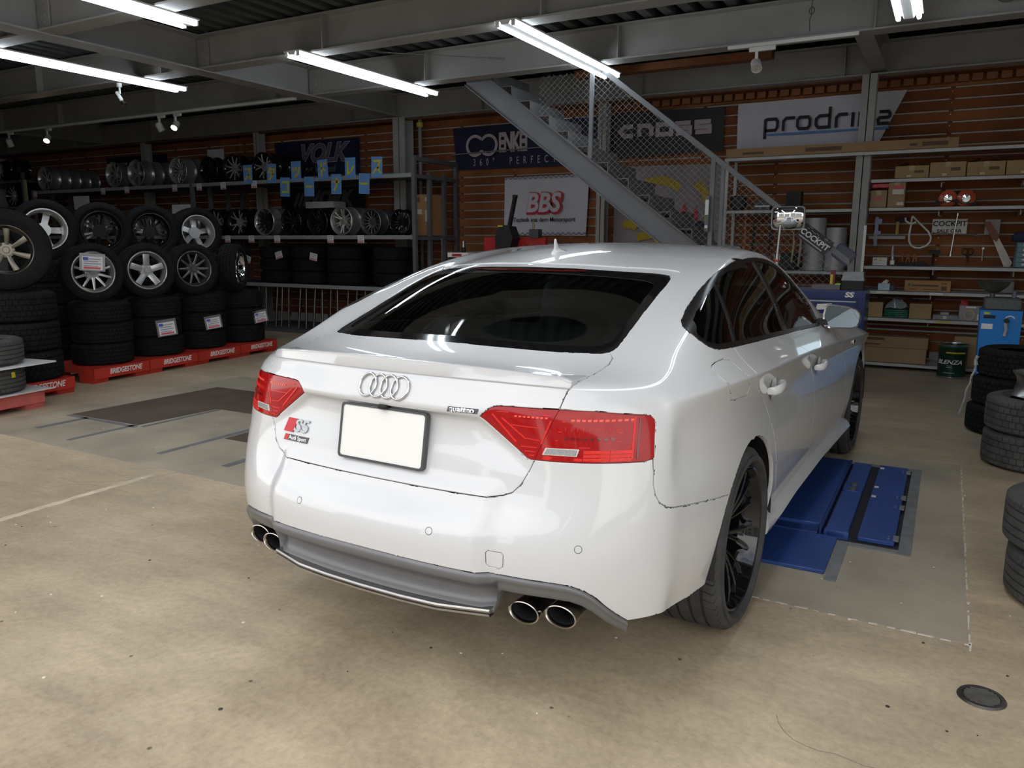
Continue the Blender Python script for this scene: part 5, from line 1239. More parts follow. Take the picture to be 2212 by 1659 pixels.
M_navy = mat('navy banner', (.010, .013, .045), .75, 0, .06, 3); M_cloth = mat('white banner cloth', (.60, .58, .63), .8, 0, .05, 3); M_char = mat('charcoal banner', (.042, .045, .045), .8, 0, .06, 3); M_pinkw = mat('banner print pale', (.50, .42, .46), .8, 0, .04); M_bk = mat('black print', (.02, .018, .03), .7); M_skyb = mat('blue print line', (.08, .25, .55), .7)
def ink(name, mb_, m, par): return mb_.build(name, m, par, 0)
FR_ = -.022
def T(par, txt, x, z, m, **k): return text('lettering', txt, m, par, (x, FR_, z), FACE_CAM, **k)
b = banner('wheel_banner', 'navy banner with infinity logo reading ENKEI, left of the stairs', [(-5.16, 3.05), (-2.6, 3.07), (-2.6, 2.44), (-5.10, 2.455)], M_navy, seed=2)
q = MB(); strokes(q, [arc(.395, .345, .135, .135, 40, 320, 18)+arc(.625, .345, .135, .135, 220, 500, 18)+[(.508, .432)]], .042, .024, .026, 0, XZ); strokes(q, [[(.49, .24), (.30, .31)], [(.42, .22), (.60, .44)]], .03, .024, .026, 0, XZ) if False else None; ink('logo', q, M_pinkw, b)
T(b, 'ENKEI', 1.03, .355, M_pinkw, size=.36, ext=.001, bold=.016, sx=.52, spacing=.92); T(b, 'WHEELS', 1.80, .34, M_pinkw, size=.16, ext=.001, sx=.85, spacing=1.4)
T(b, '360\u00b0  PERFECTION', 1.22, .105, M_pinkw, size=.145, ext=.001, sx=.62, spacing=2.45)
q = MB(); q.cyl((.0, -.05, .235), (2.0, -.05, .275), .010, None, 6); ink('rod', q, M_steel2, b)
b = banner('wheel_banner', 'white chequered-edge banner with red BBS logo behind the tyre changer', [(-4.28, 2.318), (-2.945, 2.325), (-2.98, 1.49), (-4.29, 1.50)], M_cloth, seed=3)
T(b, 'BBS', .645, .44, mat('red logo', (.50, .03, .04), .7), size=.36, ext=.0008, bold=.034, shear=.18, sx=.92); T(b, 'BBS', .63, .452, M_cloth, size=.36, ext=.0016, bold=.012, shear=.18, sx=.92); T(b, 'Technik aus dem Motorsport', .65, .225, M_bk, size=.088, ext=.001, bold=.0006, sx=.94)
q = MB()
for row in range(2):
    for zz in (.795, .012):
        for k in range(32):
            if (k+row) % 2 == 0: q.b2((k*.0405+.01, -.024, zz+row*.018), (k*.0405+.05, -.022, zz+row*.018+.018))
o = ink('chequer', q, mat('grey chequer', (.22, .21, .25), .8), b); o['kind'] = 'stuff'
b = banner('cross_banner', 'charcoal banner with pale block letters behind the stair guard', [(-2.60, 3.09), (-1.15, 3.06), (-1.14, 2.535), (-2.58, 2.50)], M_char, seed=4)
q = MB(); sx_ = lambda l, x: [[(x+a*.20, .335+c*.19) for a, c in p] for p in l]
strokes(q, sx_([[(.5, .32), (-.1, .32), (-.4, .05), (-.1, -.3), (.5, -.3)]], .17)+sx_([[(-.4, -.36), (-.4, .32), (.2, .32), (.42, .1), (.42, -.36)]], .44)+sx_([[(-.45, .32), (.45, .32), (.45, -.32), (-.45, -.32), (-.45, .32)]], .70)+sx_([[(.45, .32), (-.42, .32), (-.42, 0), (.42, 0), (.42, -.32), (-.48, -.32)]], .95)+sx_([[(.48, .32), (-.42, .32), (-.42, 0), (.42, 0), (.42, -.32), (-.48, -.32)]], 1.20), .055, .024, .026, 0, XZ); ink('lettering', q, M_pinkw, b)
b = banner('sponsor_banner', 'white banner reading prodrive with blue underline on the right wall', [(-.98, 3.075), (.875, 3.085), (.63, 2.535), (-.97, 2.50)], M_cloth, wave=.016, seed=5)
q = MB(); zc = .27; h = .065; A_ = lambda x, w_=.085: [(x-w_, zc+h), (x+w_*.6, zc+h), (x+w_, zc+h*.5), (x+w_, zc-h*.5), (x+w_*.6, zc-h), (x-w_*.6, zc-h), (x-w_, zc-h*.5), (x-w_, zc+h*.5), (x-w_*.6, zc+h)]
strokes(q, [[(.37, zc-.16), (.37, zc+h-.01), (.39, zc+h), (.50, zc+h), (.525, zc+h*.5), (.525, zc-h*.5), (.50, zc-h), (.37, zc-h)], [(.60, zc-h-.015), (.60, zc+h*.5), (.63, zc+h), (.74, zc+h)], [(.80, zc+h), (.90, zc+h), (.925, zc+h*.5), (.925, zc-h*.5), (.90, zc-h), (.80, zc-h), (.775, zc-h*.5), (.775, zc+h*.5), (.80, zc+h)], [(1.16, zc+h), (1.04, zc+h), (1.0, zc+h*.5), (1.0, zc-h*.5), (1.03, zc-h), (1.16, zc-h), (1.16, zc+.16)], [(1.24, zc-h-.015), (1.24, zc+h*.5), (1.27, zc+h), (1.37, zc+h)], [(1.43, zc-h-.015), (1.43, zc+h+.015)], [(1.51, zc+h+.015), (1.51, zc-h), (1.53, zc-h), (1.62, zc-h), (1.655, zc-h*.3), (1.655, zc+h+.015)], [(1.73, zc+h), (1.83, zc+h), (1.85, zc+h*.6), (1.85, zc+.012), (1.83, zc), (1.74, zc), (1.72, zc-h*.3), (1.73, zc-h), (1.85, zc-h)]], .036, .026, .028, 0, XZ)
for v in range(len(q.v)): x, y_, z = q.v[v]; q.v[v] = (x*.92, y_, z+.03)
ink('lettering', q, M_bk, b); q = MB(); q.b2((.36, -.028, .175), (1.70, -.026, .198)); ink('underline', q, M_skyb, b)
b = banner('wheel_banner', 'dark navy banner with outlined italic VOLK letters above the rack', [(-8.80, 3.05), (-6.94, 3.04), (-6.96, 2.48), (-8.77, 2.50)], M_navy, seed=6)
T(b, 'VOLK', 1.06, .34, M_pinkw, size=.40, ext=.0006, bold=.020, shear=.35, sx=.98); T(b, 'VOLK', 1.06, .34, M_navy, size=.40, ext=.0010, bold=.010, shear=.35, sx=.98); T(b, 'VOLK', 1.06, .34, mat('dim banner grey', (.13, .12, .14), .8), size=.40, ext=.0014, bold=.002, shear=.35, sx=.98); T(b, 'Racing Wheel', .88, .10, mat('dim banner grey', (.13, .12, .14), .8), size=.17, ext=.001, bold=.004, shear=.2)
b = banner('wheel_banner', 'black banner reading WORK behind the middle rack shelf', [(-8.72, 2.30), (-6.85, 2.29), (-6.87, 1.80), (-8.70, 1.82)], mat('black banner', (.010, .011, .014), .8), seed=7)
T(b, 'WORK', 1.05, .29, mat('dim banner grey', (.13, .12, .14), .8), size=.34, ext=.001, bold=.018, shear=.25, sx=1.0); q = MB(); strokes(q, [[(.34+.1*k, .18), (.46+.1*k, .40)] for k in range(3)], .055, .024, .026, 0, XZ); ink('logo', q, mat('dim banner grey', (.13, .12, .14), .8), b)
b = banner('mural_banner', 'pale garage mural with yellow ribbons behind the staircase', [(-2.58, 2.40), (-1.12, 2.38), (-1.10, .85), (-2.58, .85)], mat('mural mauve', (.28, .245, .26), .8, 0, .08, 4), y=7.31, wave=.004, seed=8)
M_ryel = mat('ribbon yellow', (.42, .30, .02), .7); M_rred = mat('pennant red', (.40, .03, .04), .7)
for pth in (arc(.62, .93, .42, .42, 140, 48, 10), arc(.95, .95, .35, .40, 60, -20, 6), [(.15, .80), (.30, .78), (.34, .74)], [(.35, .62), (.55, .66)], [(.58, .58), (.85, .60)]): q = MB(); strokes(q, [pth], .105, .024, .026, 0, XZ); ink('ribbon', q, M_ryel, b)
q = MB()
for x in (.62, .80, .97, 1.12): q = MB(); q.prism([(x-.06, 1.0-.3*(x-.6)), (x+.02, 1.18-.3*(x-.6)), (x+.05, .98-.3*(x-.6))], .024, .026, 0, XZ); ink('pennant', q, M_rred, b)
for cx, cz, s_ in ((.30, .93, .14), (.72, 1.0, .10), (.98, .86, .12), (1.18, .74, .16)): q = MB(); q.prism([(cx-s_, cz-.03), (cx-s_*.9, cz+.03), (cx-s_*.4, cz+.04), (cx-s_*.2, cz+.085), (cx+s_*.4, cz+.085), (cx+s_*.7, cz+.035), (cx+s_, cz+.02), (cx+s_, cz-.03)], .024, .0265, 0, XZ); ink('car_drawing', q, M_bk, b)
q = MB(); q.b2((-13.4, 7.30, 2.45), (-11.6, 7.31, 3.02)); tag(q.build('dark_poster', mat('dark poster', (.012, .014, .035), .7), None, 0), 'dark poster on the wall behind the left bay of the top shelf', 'poster')
# ================================================================== right side: lift, shelving, tools, machines
M_blue = mat('lift blue paint', (.022, .062, .24), .45, 0, .12, 5, coat=.1); M_bluel = mat('lift deep blue', (.014, .04, .17), .4, 0, .1)
M_grime = mat('grey steel frame', (.20, .205, .21), .55, .2, .2, 9)
LF = thing('car_lift', 'blue in-ground scissor lift with hinged cover plates beside the rear wheel', 'lift', (0, 0, 0))
def lp(name, a, b, m, par=LF, ch=0): q = MB(); q.rbox([(p+q_)/2 for p, q_ in zip(a, b)], [abs(q_-p) for p, q_ in zip(a, b)], .006); return q.build(name, m, par, 30)
lp('pit_base', (.66, 1.04, .0012), (1.375, 2.47, .005), mat('dark pit', (.012, .013, .018), .7))
lp('frame_strip', (1.372, .985, .0012), (1.425, 2.53, .006), M_grime); lp('frame_strip', (.66, 2.47, .0012), (1.372, 2.53, .006), M_grime); lp('frame_strip', (1.165, .985, .0012), (1.372, 1.025, .006), M_grime); lp('frame_strip', (1.118, .53, .0012), (1.165, 1.03, .006), M_grime)
lp('ramp_plate', (.62, .585, .002), (1.112, 1.035, .018), M_blue); lp('ramp_plate', (.64, 1.04, .004), (1.02, 1.13, .022), M_bluel)
lp('lift_deck', (.64, 1.135, .004), (1.022, 2.44, .036), M_blue); lp('deck_edge', (1.024, 1.05, .004), (1.036, 2.44, .042), M_bluel)
la = lp('lift_arm', (1.052, 1.055, .004), (1.150, 2.41, .034), M_blue)
lp('end_bracket', (1.048, 1.045, .004), (1.158, 1.075, .043), M_blue); q = MB(); q.rbox((1.10, 1.052, .028), (.085, .018, .022), .008); q.build('end_window', M_bluel, LF, 30)
q = MB(); q.rbox((1.10, 1.82, .037), (.10, .16, .014), .02); hb = q.build('pivot_block', M_blue, LF, 30)
for y in (1.775, 1.875): q = MB(); q.cyl((1.10, y, .042), (1.10, y, .052), .021, None, 16); q.build('pivot_pin', mat('worn steel', (.25, .24, .23), .4, .9, .2, 30), LF, 30)
cv = lp('cover_plate', (1.195, 1.06, .006), (1.352, 2.455, .026), M_blue)
for y in (2.36, 1.93, 1.74): q = MB(); q.b2((1.20, y, .0262), (1.222, y+.035, .0272)); q.build('tape_mark', mat('masking tape', (.55, .55, .50), .7), LF, 0)
for y in (1.12, 1.62, 1.80, 2.35):
    q = MB(); q.b2((1.345, y-.03, .022), (1.368, y+.03, .031)); q.build('hinge', M_grime, LF, 0)
    for d in (-.015, .015): q = MB(); q.cyl((1.325, y+d, .026), (1.325, y+d, .0285), .005, None, 8); q.build('screw', M_grime, LF, 0)
# dark steel pit covers of the neighbouring bay
def cover(name, poly, m, lab, h=.004): q = MB(); q.prism(poly, .0012, h); return tag(q.build(name, m, None, 0), lab, 'cover plate')
M_mat = mat('brown steel plate', (.115, .082, .06), .55, .2, .2, 3)
cover('pit_cover', [(-4.66, .88), (-4.62, 2.3), (-3.15, 2.34), (-3.17, 1.62), (-3.82, 1.61), (-3.86, .90)], M_mat, 'dark brown L-shaped pit cover on the floor at left')
cover('pit_cover', [(-2.95, .94), (-2.97, 2.3), (-2.1, 2.3), (-2.1, .94)], M_mat, 'dark brown pit cover on the floor half hidden by the bumper')
for (a, b, c, d), wh in (((-3.90, .36, -3.85, .90), 'from the front corner of the L-shaped cover'), ((-4.46, .46, -4.40, .86), 'left of the L-shaped cover'), ((-3.03, .44, -2.98, 1.6), 'beside the cover by the bumper'), ((-2.42, .45, -2.36, .9), 'next to the bumper'), ((-4.66, .83, -3.82, .875), 'along the front of the L-shaped cover'), ((-3.80, .88, -3.76, 1.60), 'along the right of the L-shaped cover')):
    cover('floor_strip', [(a, b), (c, b), (c, d), (a, d)], mat('blue-grey floor strip', (.15, .155, .165), .6, 0, .15, 6), 'grey steel floor strip '+wh, .003)
# floor drain
DR = thing('floor_drain', 'round cast floor drain with parallel slots near the right tyres', 'drain', (1.668, -.145, 0)); M_iron = mat('worn iron', (.09, .085, .08), .45, .7, .25, 25); M_ironl = mat('bright iron', (.36, .34, .31), .35, .8, .2, 25)
q = MB(); q.lathe([(.0, .001), (.052, .001), (.053, .006), (.064, .007), (.068, .001)], 40, 0); q.build('rim', M_iron, DR, 30)
for k in range(9): x = -.042+k*.0105; L_ = math.sqrt(max(.0001, .049**2-x*x)); q = MB(); q.b2((-L_, x-.0028, .002), (L_, x+.0028, .0075)); q.build('bar', M_ironl, DR, 0, None, (0, 0, R_(8)))
# loose tyres on the right
gr = 'loose tyres on the right'
for i in range(3): tyre('a', (1.945+(.012, .035, .055)[i], 4.02, .107+.212*i), (0, 0, i), 'black tyre in the stack of three by the blue machine, '+('bottom', 'middle', 'top')[i], gr)
for i in range(2): tyre('dust', (2.07, 3.05, .112+.222*i), (0, 0, i*.7), 'dusty tyre under the bare silver rim, '+('lower', 'upper')[i], gr)
for i in range(2): tyre('dust2', (2.085-.022*i, .82+.03*i, .104+.207*i), (0, 0, i*2), 'grey worn tyre at the right edge of the photo, '+('lower', 'upper')[i], gr)
tag(obj('alloy_rim', rim_mesh('rim', .205, .15, M_alloy, M_brushed, 'steel', 40, -.3), None, (2.08, 3.05, .522), (0, 0, 0)), 'bare silver rim lying on the dusty tyres at right', 'rim')
q = MB(); r_ = random.Random(3)
pts = [(1.628+.075*k/12+r_.uniform(-.006, .006), 3.95, .12+.40*k/12) for k in range(13)]
q.tube(pts, [.004+.005*r_.random() for _ in pts], 5); q.tube([(1.70, 3.95, .50), (1.695, 3.95, .54), (1.705, 3.95, .57)], [.016, .010, .014], 6); tag(q.build('plastic_wrap', mat('clear wrap', (.45, .45, .44), .1, 0, .3, 60, coat=.5)), 'strip of crumpled clear wrap down the left of the three tyres', 'wrap')
# ---- shelving on the right of the back wall
SH = thing('wall_shelving', 'pale grey steel shelving with tools along the back wall at right', 'shelving', (0, 0, 0))
def board(x0, x1, z, y0=6.88, par=SH): q = MB(); q.b2((x0, y0, z-.037), (x1, y0+.012, z)); q.b2((x0, y0, z-.004), (x1, 7.34, z)); return q.build('shelf', M_shelf, par, 0)
for z in (2.095, 1.79, 1.155, .88, .58, .075): board(.62, 2.75, z)
board(-.98, 2.75, 2.385, 6.78)
for z in (1.785, 1.085): board(-.98, .46, z)
for x in (.475, -.97, 2.72):
    for y in (6.87, 7.30): q = MB(); q.b2((x-.018, y, 0), (x+.018, y+.035, 2.39)); q.build('upright', M_shelf, SH, 0)
for x in (.57, 1.30, 2.05):
    for z in (2.05, 1.75, 1.11, .84, .54): q = MB(); q.b2((x, 7.0, z-.05), (x+.012, 7.34, z)); q.build('bracket', M_shelf, SH, 0)
for z in (.40, .455, .505): q = MB(); q.b2((.60, 7.30, z), (2.7, 7.318, z+.018)); q.build('wall_rail', M_shelf, SH, 0)
CB = (.36, .23, .115)
carton('very long cardboard carton lying along the top shelf', -.97, 1.43, 6.79, 6.90, 2.385, 2.488, (.33, .205, .10), [(.08, .3, .18, .55, M_print), (.37, .3, .53, .7, M_print), (.81, .35, .84, .6, M_print), (.86, .3, .96, .7, M_print)], tape=False)
for x0, x1, z1, fl, wh in ((.85, 1.175, 2.225, True, 'first in the row of four under the top shelf'), (1.185, 1.52, 2.25, False, 'second in the row of four under the top shelf'), (1.53, 1.87, 2.24, True, 'third in the row of four under the top shelf'), (1.88, 2.25, 2.24, False, 'last in the row of four under the top shelf')):
    carton('cardboard carton, '+wh, x0, x1, 6.90, 7.25, 2.097, z1, (.36, .235, .11), [(.58, .4, .85, .62, M_print), (.35, .1, .48, .24, M_lbl)], fl)
carton('small open carton beside the grey column', .625, .788, 6.90, 7.15, 1.792, 1.975, (.35, .23, .13), [(.25, .45, .75, .58, M_redink)], True)
carton('tall carton with white labels beside the small open one', .80, .965, 6.90, 7.15, 1.792, 2.055, (.34, .22, .12), [(.25, .52, .92, .72, M_lbl), (.55, .08, .95, .2, M_lbl), (.3, .75, .9, .88, M_redink)])
q = MB(); q.rbox((.73, 7.0, 2.025), (.21, .18, .05), .015); q.rbox((.70, 7.0, 2.07), (.17, .16, .03), .01); tag(q.build('red_packet', mat('red glossy packet', (.45, .03, .04), .25, 0, .6, 25), None, 30), 'glossy red packet on the small open carton', 'packet')
t = thing('headlight_pair', 'pair of round orange lamps in clear wrap on the shelf', 'lamp', (1.46, 7.05, 1.792))
for x in (-.08, .09):
    q = MB(); q.lathe([(.085, -.01), (.09, .02), (.06, .045), (.0, .05)], 24, 0, Matrix.Translation((x, 0, .085)) @ Matrix.Rotation(PI/2, 4, 'X')); q.build('lens', mat('orange lens', (.55, .10, .05), .15, 0, .2, 20), t, 40)
    q = MB(); q.lathe([(.048, .045), (.04, .055), (0, .058)], 20, 0, Matrix.Translation((x, 0, .085)) @ Matrix.Rotation(PI/2, 4, 'X')); q.build('reflector', M_chrome, t, 40)
q = MB(); q.add([(-.24, -.05, .005), (-.08, -.07, .06), (.10, -.06, .02), (.19, -.04, .005), (.17, .05, .16), (-.05, .04, .17), (-.16, .03, .10)], [(0, 1, 6), (1, 5, 6), (1, 2, 5), (2, 4, 5), (2, 3, 4)]); q.build('wrap', mat('smoky wrap', (.06, .06, .07), .1, 0, .2, coat=.6), t, 0)
# hung tools
HY = YB-.075
def hang(name, label, cat, q, m, **k): return tag(q.build(name, m, None, k.get('ang', 30)), label, cat)
t = thing('sale_sign', 'white sign reading COCKPIT SALE CAR on the slat wall', 'sign', (1.42, 7.30, 1.585)); q = MB(); q.b2((-.17, -.004, -.085), (.17, .004, .085)); q.build('panel', M_wht, t, 0)
text('lettering', 'COCKPIT', M_bk, t, (0, -.005, .032), FACE_CAM, size=.078, ext=.0008, bold=.0016, sx=1.0); text('lettering', 'SALE CAR', M_bk, t, (0, -.005, -.047), FACE_CAM, size=.05, ext=.0008, bold=.0012, sx=1.1)
q = MB(); q.tube([(1.045, 7.2, 1.70), (1.04, 7.2, 1.60), (1.03, 7.2, 1.50), (1.035, 7.2, 1.43), (1.06, 7.2, 1.38), (1.10, 7.2, 1.355), (1.15, 7.2, 1.35), (1.21, 7.2, 1.375), (1.245, 7.2, 1.42), (1.25, 7.2, 1.47), (1.22, 7.2, 1.53), (1.14, 7.2, 1.61), (1.045, 7.2, 1.705)], .0105, 8); tag(q.build('wire_loop', mat('white coated wire', (.80, .80, .78), .35)), 'white teardrop wire hoop hung on the slat wall', 'hoop')
q = MB(); q.tube([(.98, 7.15, 1.685), (.985, 7.15, 1.65), (1.02, 7.15, 1.625), (1.06, 7.15, 1.62), (1.09, 7.15, 1.64)], .011, 8); tag(q.build('hook', mat('white coated wire', (.80, .80, .78), .35)), 'white curved hook across the top of the wire hoop', 'hook')
q = MB(); q.cyl((1.485, 7.24, 1.70), (1.455, 7.24, 1.29), .009, None, 10); q.cyl((1.275, 7.24, 1.515), (1.665, 7.24, 1.495), .008, None, 10)
for p, d in (((1.485, 7.24, 1.70), (.002, 0, .03)), ((1.455, 7.24, 1.29), (-.002, 0, -.03)), ((1.275, 7.24, 1.515), (-.03, 0, .001)), ((1.665, 7.24, 1.495), (.03, 0, -.001))): q.cyl(p, Vector(p)+Vector(d), .013, None, 10)
tag(q.build('cross_wrench', M_chrome), 'chrome cross wheel wrench hung over the white sign', 'wrench')
q = MB(); q.b2((.665, 7.29, 1.37), (.70, 7.30, 1.70)); q.b2((.66, 7.285, 1.62), (.735, 7.30, 1.68)); q.b2((.66, 7.285, 1.50), (.73, 7.30, 1.54)); tag(q.build('vernier_caliper', mat('blue grey steel', (.16, .18, .26), .35, .7, .1), None, 0), 'large blue-grey caliper hung upright on the slat wall', 'caliper')
q = MB(); q.b2((.61, 7.27, 1.45), (.99, 7.28, 1.485)); q.b2((.66, 7.265, 1.42), (.70, 7.285, 1.52)); tag(q.build('steel_square', mat('dull steel', (.16, .16, .17), .35, .8, .1), None, 0), 'dull steel ruler hung level across the caliper', 'ruler')
q = MB(); q.b2((.885, 7.28, 1.50), (.915, 7.30, 1.65)); q.build; o = tag(q.build('hammer', mat('yellow handle', (.42, .32, .05), .5), None, 0), 'hammer with yellow handle hung left of the white hoop', 'hammer'); q = MB(); q.rbox((.94, 7.285, 1.665), (.13, .035, .04), .012); q.build('hammer_head', M_mblack, o, 30)
q = MB(); q.tube([(1.595+.028*math.cos(a), 7.30, 1.315+.035*math.sin(a)) for a in np.linspace(0, 2*PI, 14)[:-1]], .006, 6, 0, True); q.tube([(1.648+.028*math.cos(a), 7.30, 1.315+.035*math.sin(a)) for a in np.linspace(0, 2*PI, 14)[:-1]], .006, 6, 0, True); q.cyl((1.605, 7.30, 1.285), (1.645, 7.30, 1.19), .008, .003, 6); q.cyl((1.635, 7.295, 1.285), (1.622, 7.295, 1.185), .008, .003, 6); tag(q.build('scissors', M_mblack), 'black scissors hung on the slat wall', 'scissors')
q = MB(); q.cyl((1.765, 7.30, 1.34), (1.768, 7.30, 1.21), .007, None, 8); q.cyl((1.765, 7.305, 1.35), (1.765, 7.285, 1.35), .013, None, 10); tag(q.build('spanner', M_brushed), 'small steel spanner hung right of the scissors', 'spanner')
q = MB(); q.add([(1.775, 7.24, 1.60), (1.81, 7.24, 1.57), (2.02, 7.24, 1.165), (1.975, 7.24, 1.15)], [(0, 1, 2, 3)]); q.prism([(1.86, 1.43), (1.90, 1.46), (2.045, 1.20), (2.03, 1.155), (1.99, 1.15)], .118, .122, 0, XZ @ Matrix.Translation((0, 0, -7.36))); o = tag(q.build('saw', mat('saw blade grey', (.42, .40, .37), .4, .5, .1), None, 0), 'saw with red-brown handle hung on the slat wall at right', 'saw'); q = MB(); q.prism([(1.74, 1.63), (1.80, 1.64), (1.90, 1.48), (1.88, 1.42), (1.83, 1.46)], -7.235, -7.215, 0, XZ); q.build('handle', mat('brown red grip', (.22, .06, .04), .5), o, 0)
q = MB(); q.b2((1.76, 7.31, 1.50), (1.90, 7.318, 1.66)); tag(q.build('tool_packet', mat('clear packet', (.34, .30, .28), .2), None, 0), 'clear packet hung behind the saw handle', 'packet')
q = MB(); q.cyl((1.29, 7.24, 1.0), (1.29, 7.24, 1.31), .012, None, 8); q.b2((1.24, 7.22, 1.29), (1.36, 7.26, 1.33)); tag(q.build('tee_bar', M_mblack), 'dark tee bar hung below the cross wrench', 'tool')
# things standing on the shelves
t = carton('white tool case with yellow catch on the tool shelf', .70, .845, 6.92, 7.1, 1.157, 1.245, (.62, .61, .58), [(.1, .65, .3, .85, M_ink), (.5, .55, .62, .85, M_yel)], tape=False, name='tool_case')
q = MB(); q.rbox((.895, 7.0, 1.19), (.06, .06, .06), .015); q.cyl((.895, 7.0, 1.22), (.895, 7.0, 1.26), .018, .012, 10); q.cyl((.89, 7.0, 1.26), (.888, 7.0, 1.375), .014, .010, 8); tag(q.build('bottle_jack', mat('silver jack', (.45, .45, .45), .3, .7)), 'small silver jack standing beside the white tool case', 'jack')
q = MB(); r_ = random.Random(8)
q.add([(.94, 6.95, 1.158), (1.27, 6.95, 1.158), (1.27, 7.2, 1.158), (.94, 7.2, 1.158), (.99, 7.0, 1.19), (1.20, 7.0, 1.20), (1.20, 7.15, 1.20), (.99, 7.15, 1.19)], [(4, 5, 6, 7), (0, 1, 5, 4), (1, 2, 6, 5), (2, 3, 7, 6), (3, 0, 4, 7)]); tag(q.build('rag_heap', mat('dark rag', (.06, .05, .055), .9, 0, .4, 30), None, 50), 'heap of dark rags on the tool shelf', 'rags')
for k in range(5): q = MB(); x = .99+.035*k; q.cyl((x, 7.2, 1.19), (x+r_.uniform(-.02, .02), 7.22, 1.28), .010, None, 6); tag(q.build('screwdriver', mat('orange grip', (.40, .14, .04), .5)), 'orange-handled screwdriver standing behind the dark rags', 'screwdriver', 'screwdrivers behind the rags')
t = thing('drawer_cabinet', 'small teal drawer cabinet at the right end of the tool shelf', 'cabinet', (2.17, 7.05, 1.157)); q = MB(); q.b2((-.12, -.12, 0), (.12, .12, .26)); q.build('frame', mat('teal plastic', (.04, .12, .15), .4), t, 0)
for k in range(5): q = MB(); q.b2((-.11, -.128, .008+k*.05), (.11, -.12, .05+k*.05)); d_ = q.build('drawer', mat('clear blue drawer', (.12, .24, .30), .2), t, 0); q = MB(); q.b2((-.06, -.13, .022+k*.05), (.06, -.128, .04+k*.05)); q.build('label_strip', M_wht, d_, 0)
q = MB(); q.rbox((.0, 0, .04), (.30, .22, .08), .03); q.rbox((-.03, 0, .085), (.2, .18, .03), .02); tag(q.build('folded_cloth', mat('dark navy cloth', (.02, .03, .07), .9, 0, .3, 20), None, 40, (2.16, 7.08, 1.42)), 'folded navy cloth on top of the teal drawer cabinet', 'cloth')
t = thing('tissue_box', 'pale blue tissue box on the shelf below the tools', 'tissue box', (.835, 7.0, .882)); q = MB(); q.b2((-.06, -.06, 0), (.06, .06, .075)); q.build('carton_body', mat('pale blue box', (.42, .55, .62), .5, 0, .15, 9), t, 0); q = MB(); q.add([(-.03, 0, .075), (.03, 0, .075), (.045, .02, .105), (.02, -.01, .12), (-.01, .0, .10)], [(0, 1, 2, 3, 4)]); q.build('tissue', M_wht, t, 0)
q = MB(); q.b2((.905, 6.95, .882), (.94, 7.05, .94)); tag(q.build('blue_box', mat('navy little box', (.05, .06, .12), .5), None, 0), 'small navy box beside the tissue box', 'box')
carton('long brown carton with green print on the shelf below the tools', 1.045, 1.49, 6.93, 7.1, .882, 1.0, (.40, .27, .15), [(.08, .5, .13, .68, mat('green print', (.03, .14, .08), .7)), (.15, .46, .74, .62, M_print), (.80, .72, .92, .8, M_print), (.80, .1, .92, .5, M_print), (.12, .16, .26, .24, M_print), (.42, .16, .74, .24, M_print)], tape=False)
q = MB(); q.tube([(.62, 7.1, 1.06), (.72, 7.08, 1.075), (.80, 7.06, 1.06), (.88, 7.04, 1.02), (.94, 7.02, .95), (.97, 7.02, .91)], .004, 6); tag(q.build('red_hose', mat('red hose', (.45, .05, .03), .4)), 'thin red hose curving above the tissue box', 'hose')
q = MB(); q.rbox((1.99, 7.05, .95), (.17, .2, .13), .02); tag(q.build('plastic_bin', mat('grey plastic bin', (.20, .19, .20), .4), None, 30), 'grey plastic bin behind the oil funnel', 'bin')
carton('small plain carton at the left end of the low shelf', .70, .845, 6.92, 7.1, .582, .745, (.36, .235, .125), tape=False); carton('plain square carton right of the green plastic bags', 1.115, 1.33, 6.92, 7.1, .582, .745, (.36, .235, .125), tape=False)
t = thing('parts_bags', 'green and clear plastic bags of parts heaped between two cartons', 'bag', (.98, 7.02, .582)); r_ = random.Random(2)
for k in range(4): q = MB(); q.rbox((0, 0, .012+k*.022), (.25, .16, .02), .01); q.build('bag', mat('green bag', (.02, .13, .08), .2, 0, .3, 40, coat=.4), t, 30)
G_ = [[(-.13+.26*i/8+.02*r_.uniform(-1, 1), -.06+.12*j/4, .09+.10*math.sin(PI*i/8)*math.sin(PI*j/4)+.03*r_.random()) for i in range(9)] for j in range(5)]; q = MB(); q.grid(G_, flip=True); q.build('bag', mat('clear bag', (.22, .24, .24), .12, 0, .4, 50, coat=.6), t, 25)
G_ = [[(-.2+.4*i/8, -.05+.1*j/3, .19+.05*(1-abs(i-3)/6)+.012*r_.uniform(-1, 1)) for i in range(9)] for j in range(4)]; q = MB(); q.grid(G_, flip=True); q.build('bag', mat('grey bag', (.26, .25, .29), .15, 0, .3, 30, coat=.4), t, 25)
carton('flat grey parts case on the low shelf', 1.35, 1.59, 6.92, 7.12, .582, .632, (.26, .26, .27), [(.4, .2, .55, .8, M_lbl)], tape=False, name='parts_case'); q = MB(); q.b2((1.42, 6.95, .633), (1.5, 7.05, .66)); tag(q.build('small_case', mat('pale grey case', (.36, .36, .37), .4), None, 0), 'little grey case on the flat parts case', 'case')
t = thing('storage_tub', 'grey translucent tub with a paper roll and red bag on top', 'tub', (1.70, 7.02, .582)); q = MB(); q.b2((-.105, -.1, 0), (.105, .1, .16)); q.build('tub_body', mat('milky tub', (.30, .28, .31), .25, 0, .1, 20), t, 0); q = MB(); q.lathe([(.035, 0), (.035, .006), (.058, .006), (.06, 0)], 24, 0, Matrix.Translation((-.01, -.1, .065)) @ Matrix.Rotation(PI/2, 4, 'X')); q.build('paper_roll', mat('kraft roll', (.45, .36, .24), .6), t, 30); q = MB(); q.b2((-.045, -.102, .135), (.05, -.1, .155)); q.b2((.065, -.102, .01), (.09, -.1, .075)); q.build('label_strip', M_wht, t, 0)
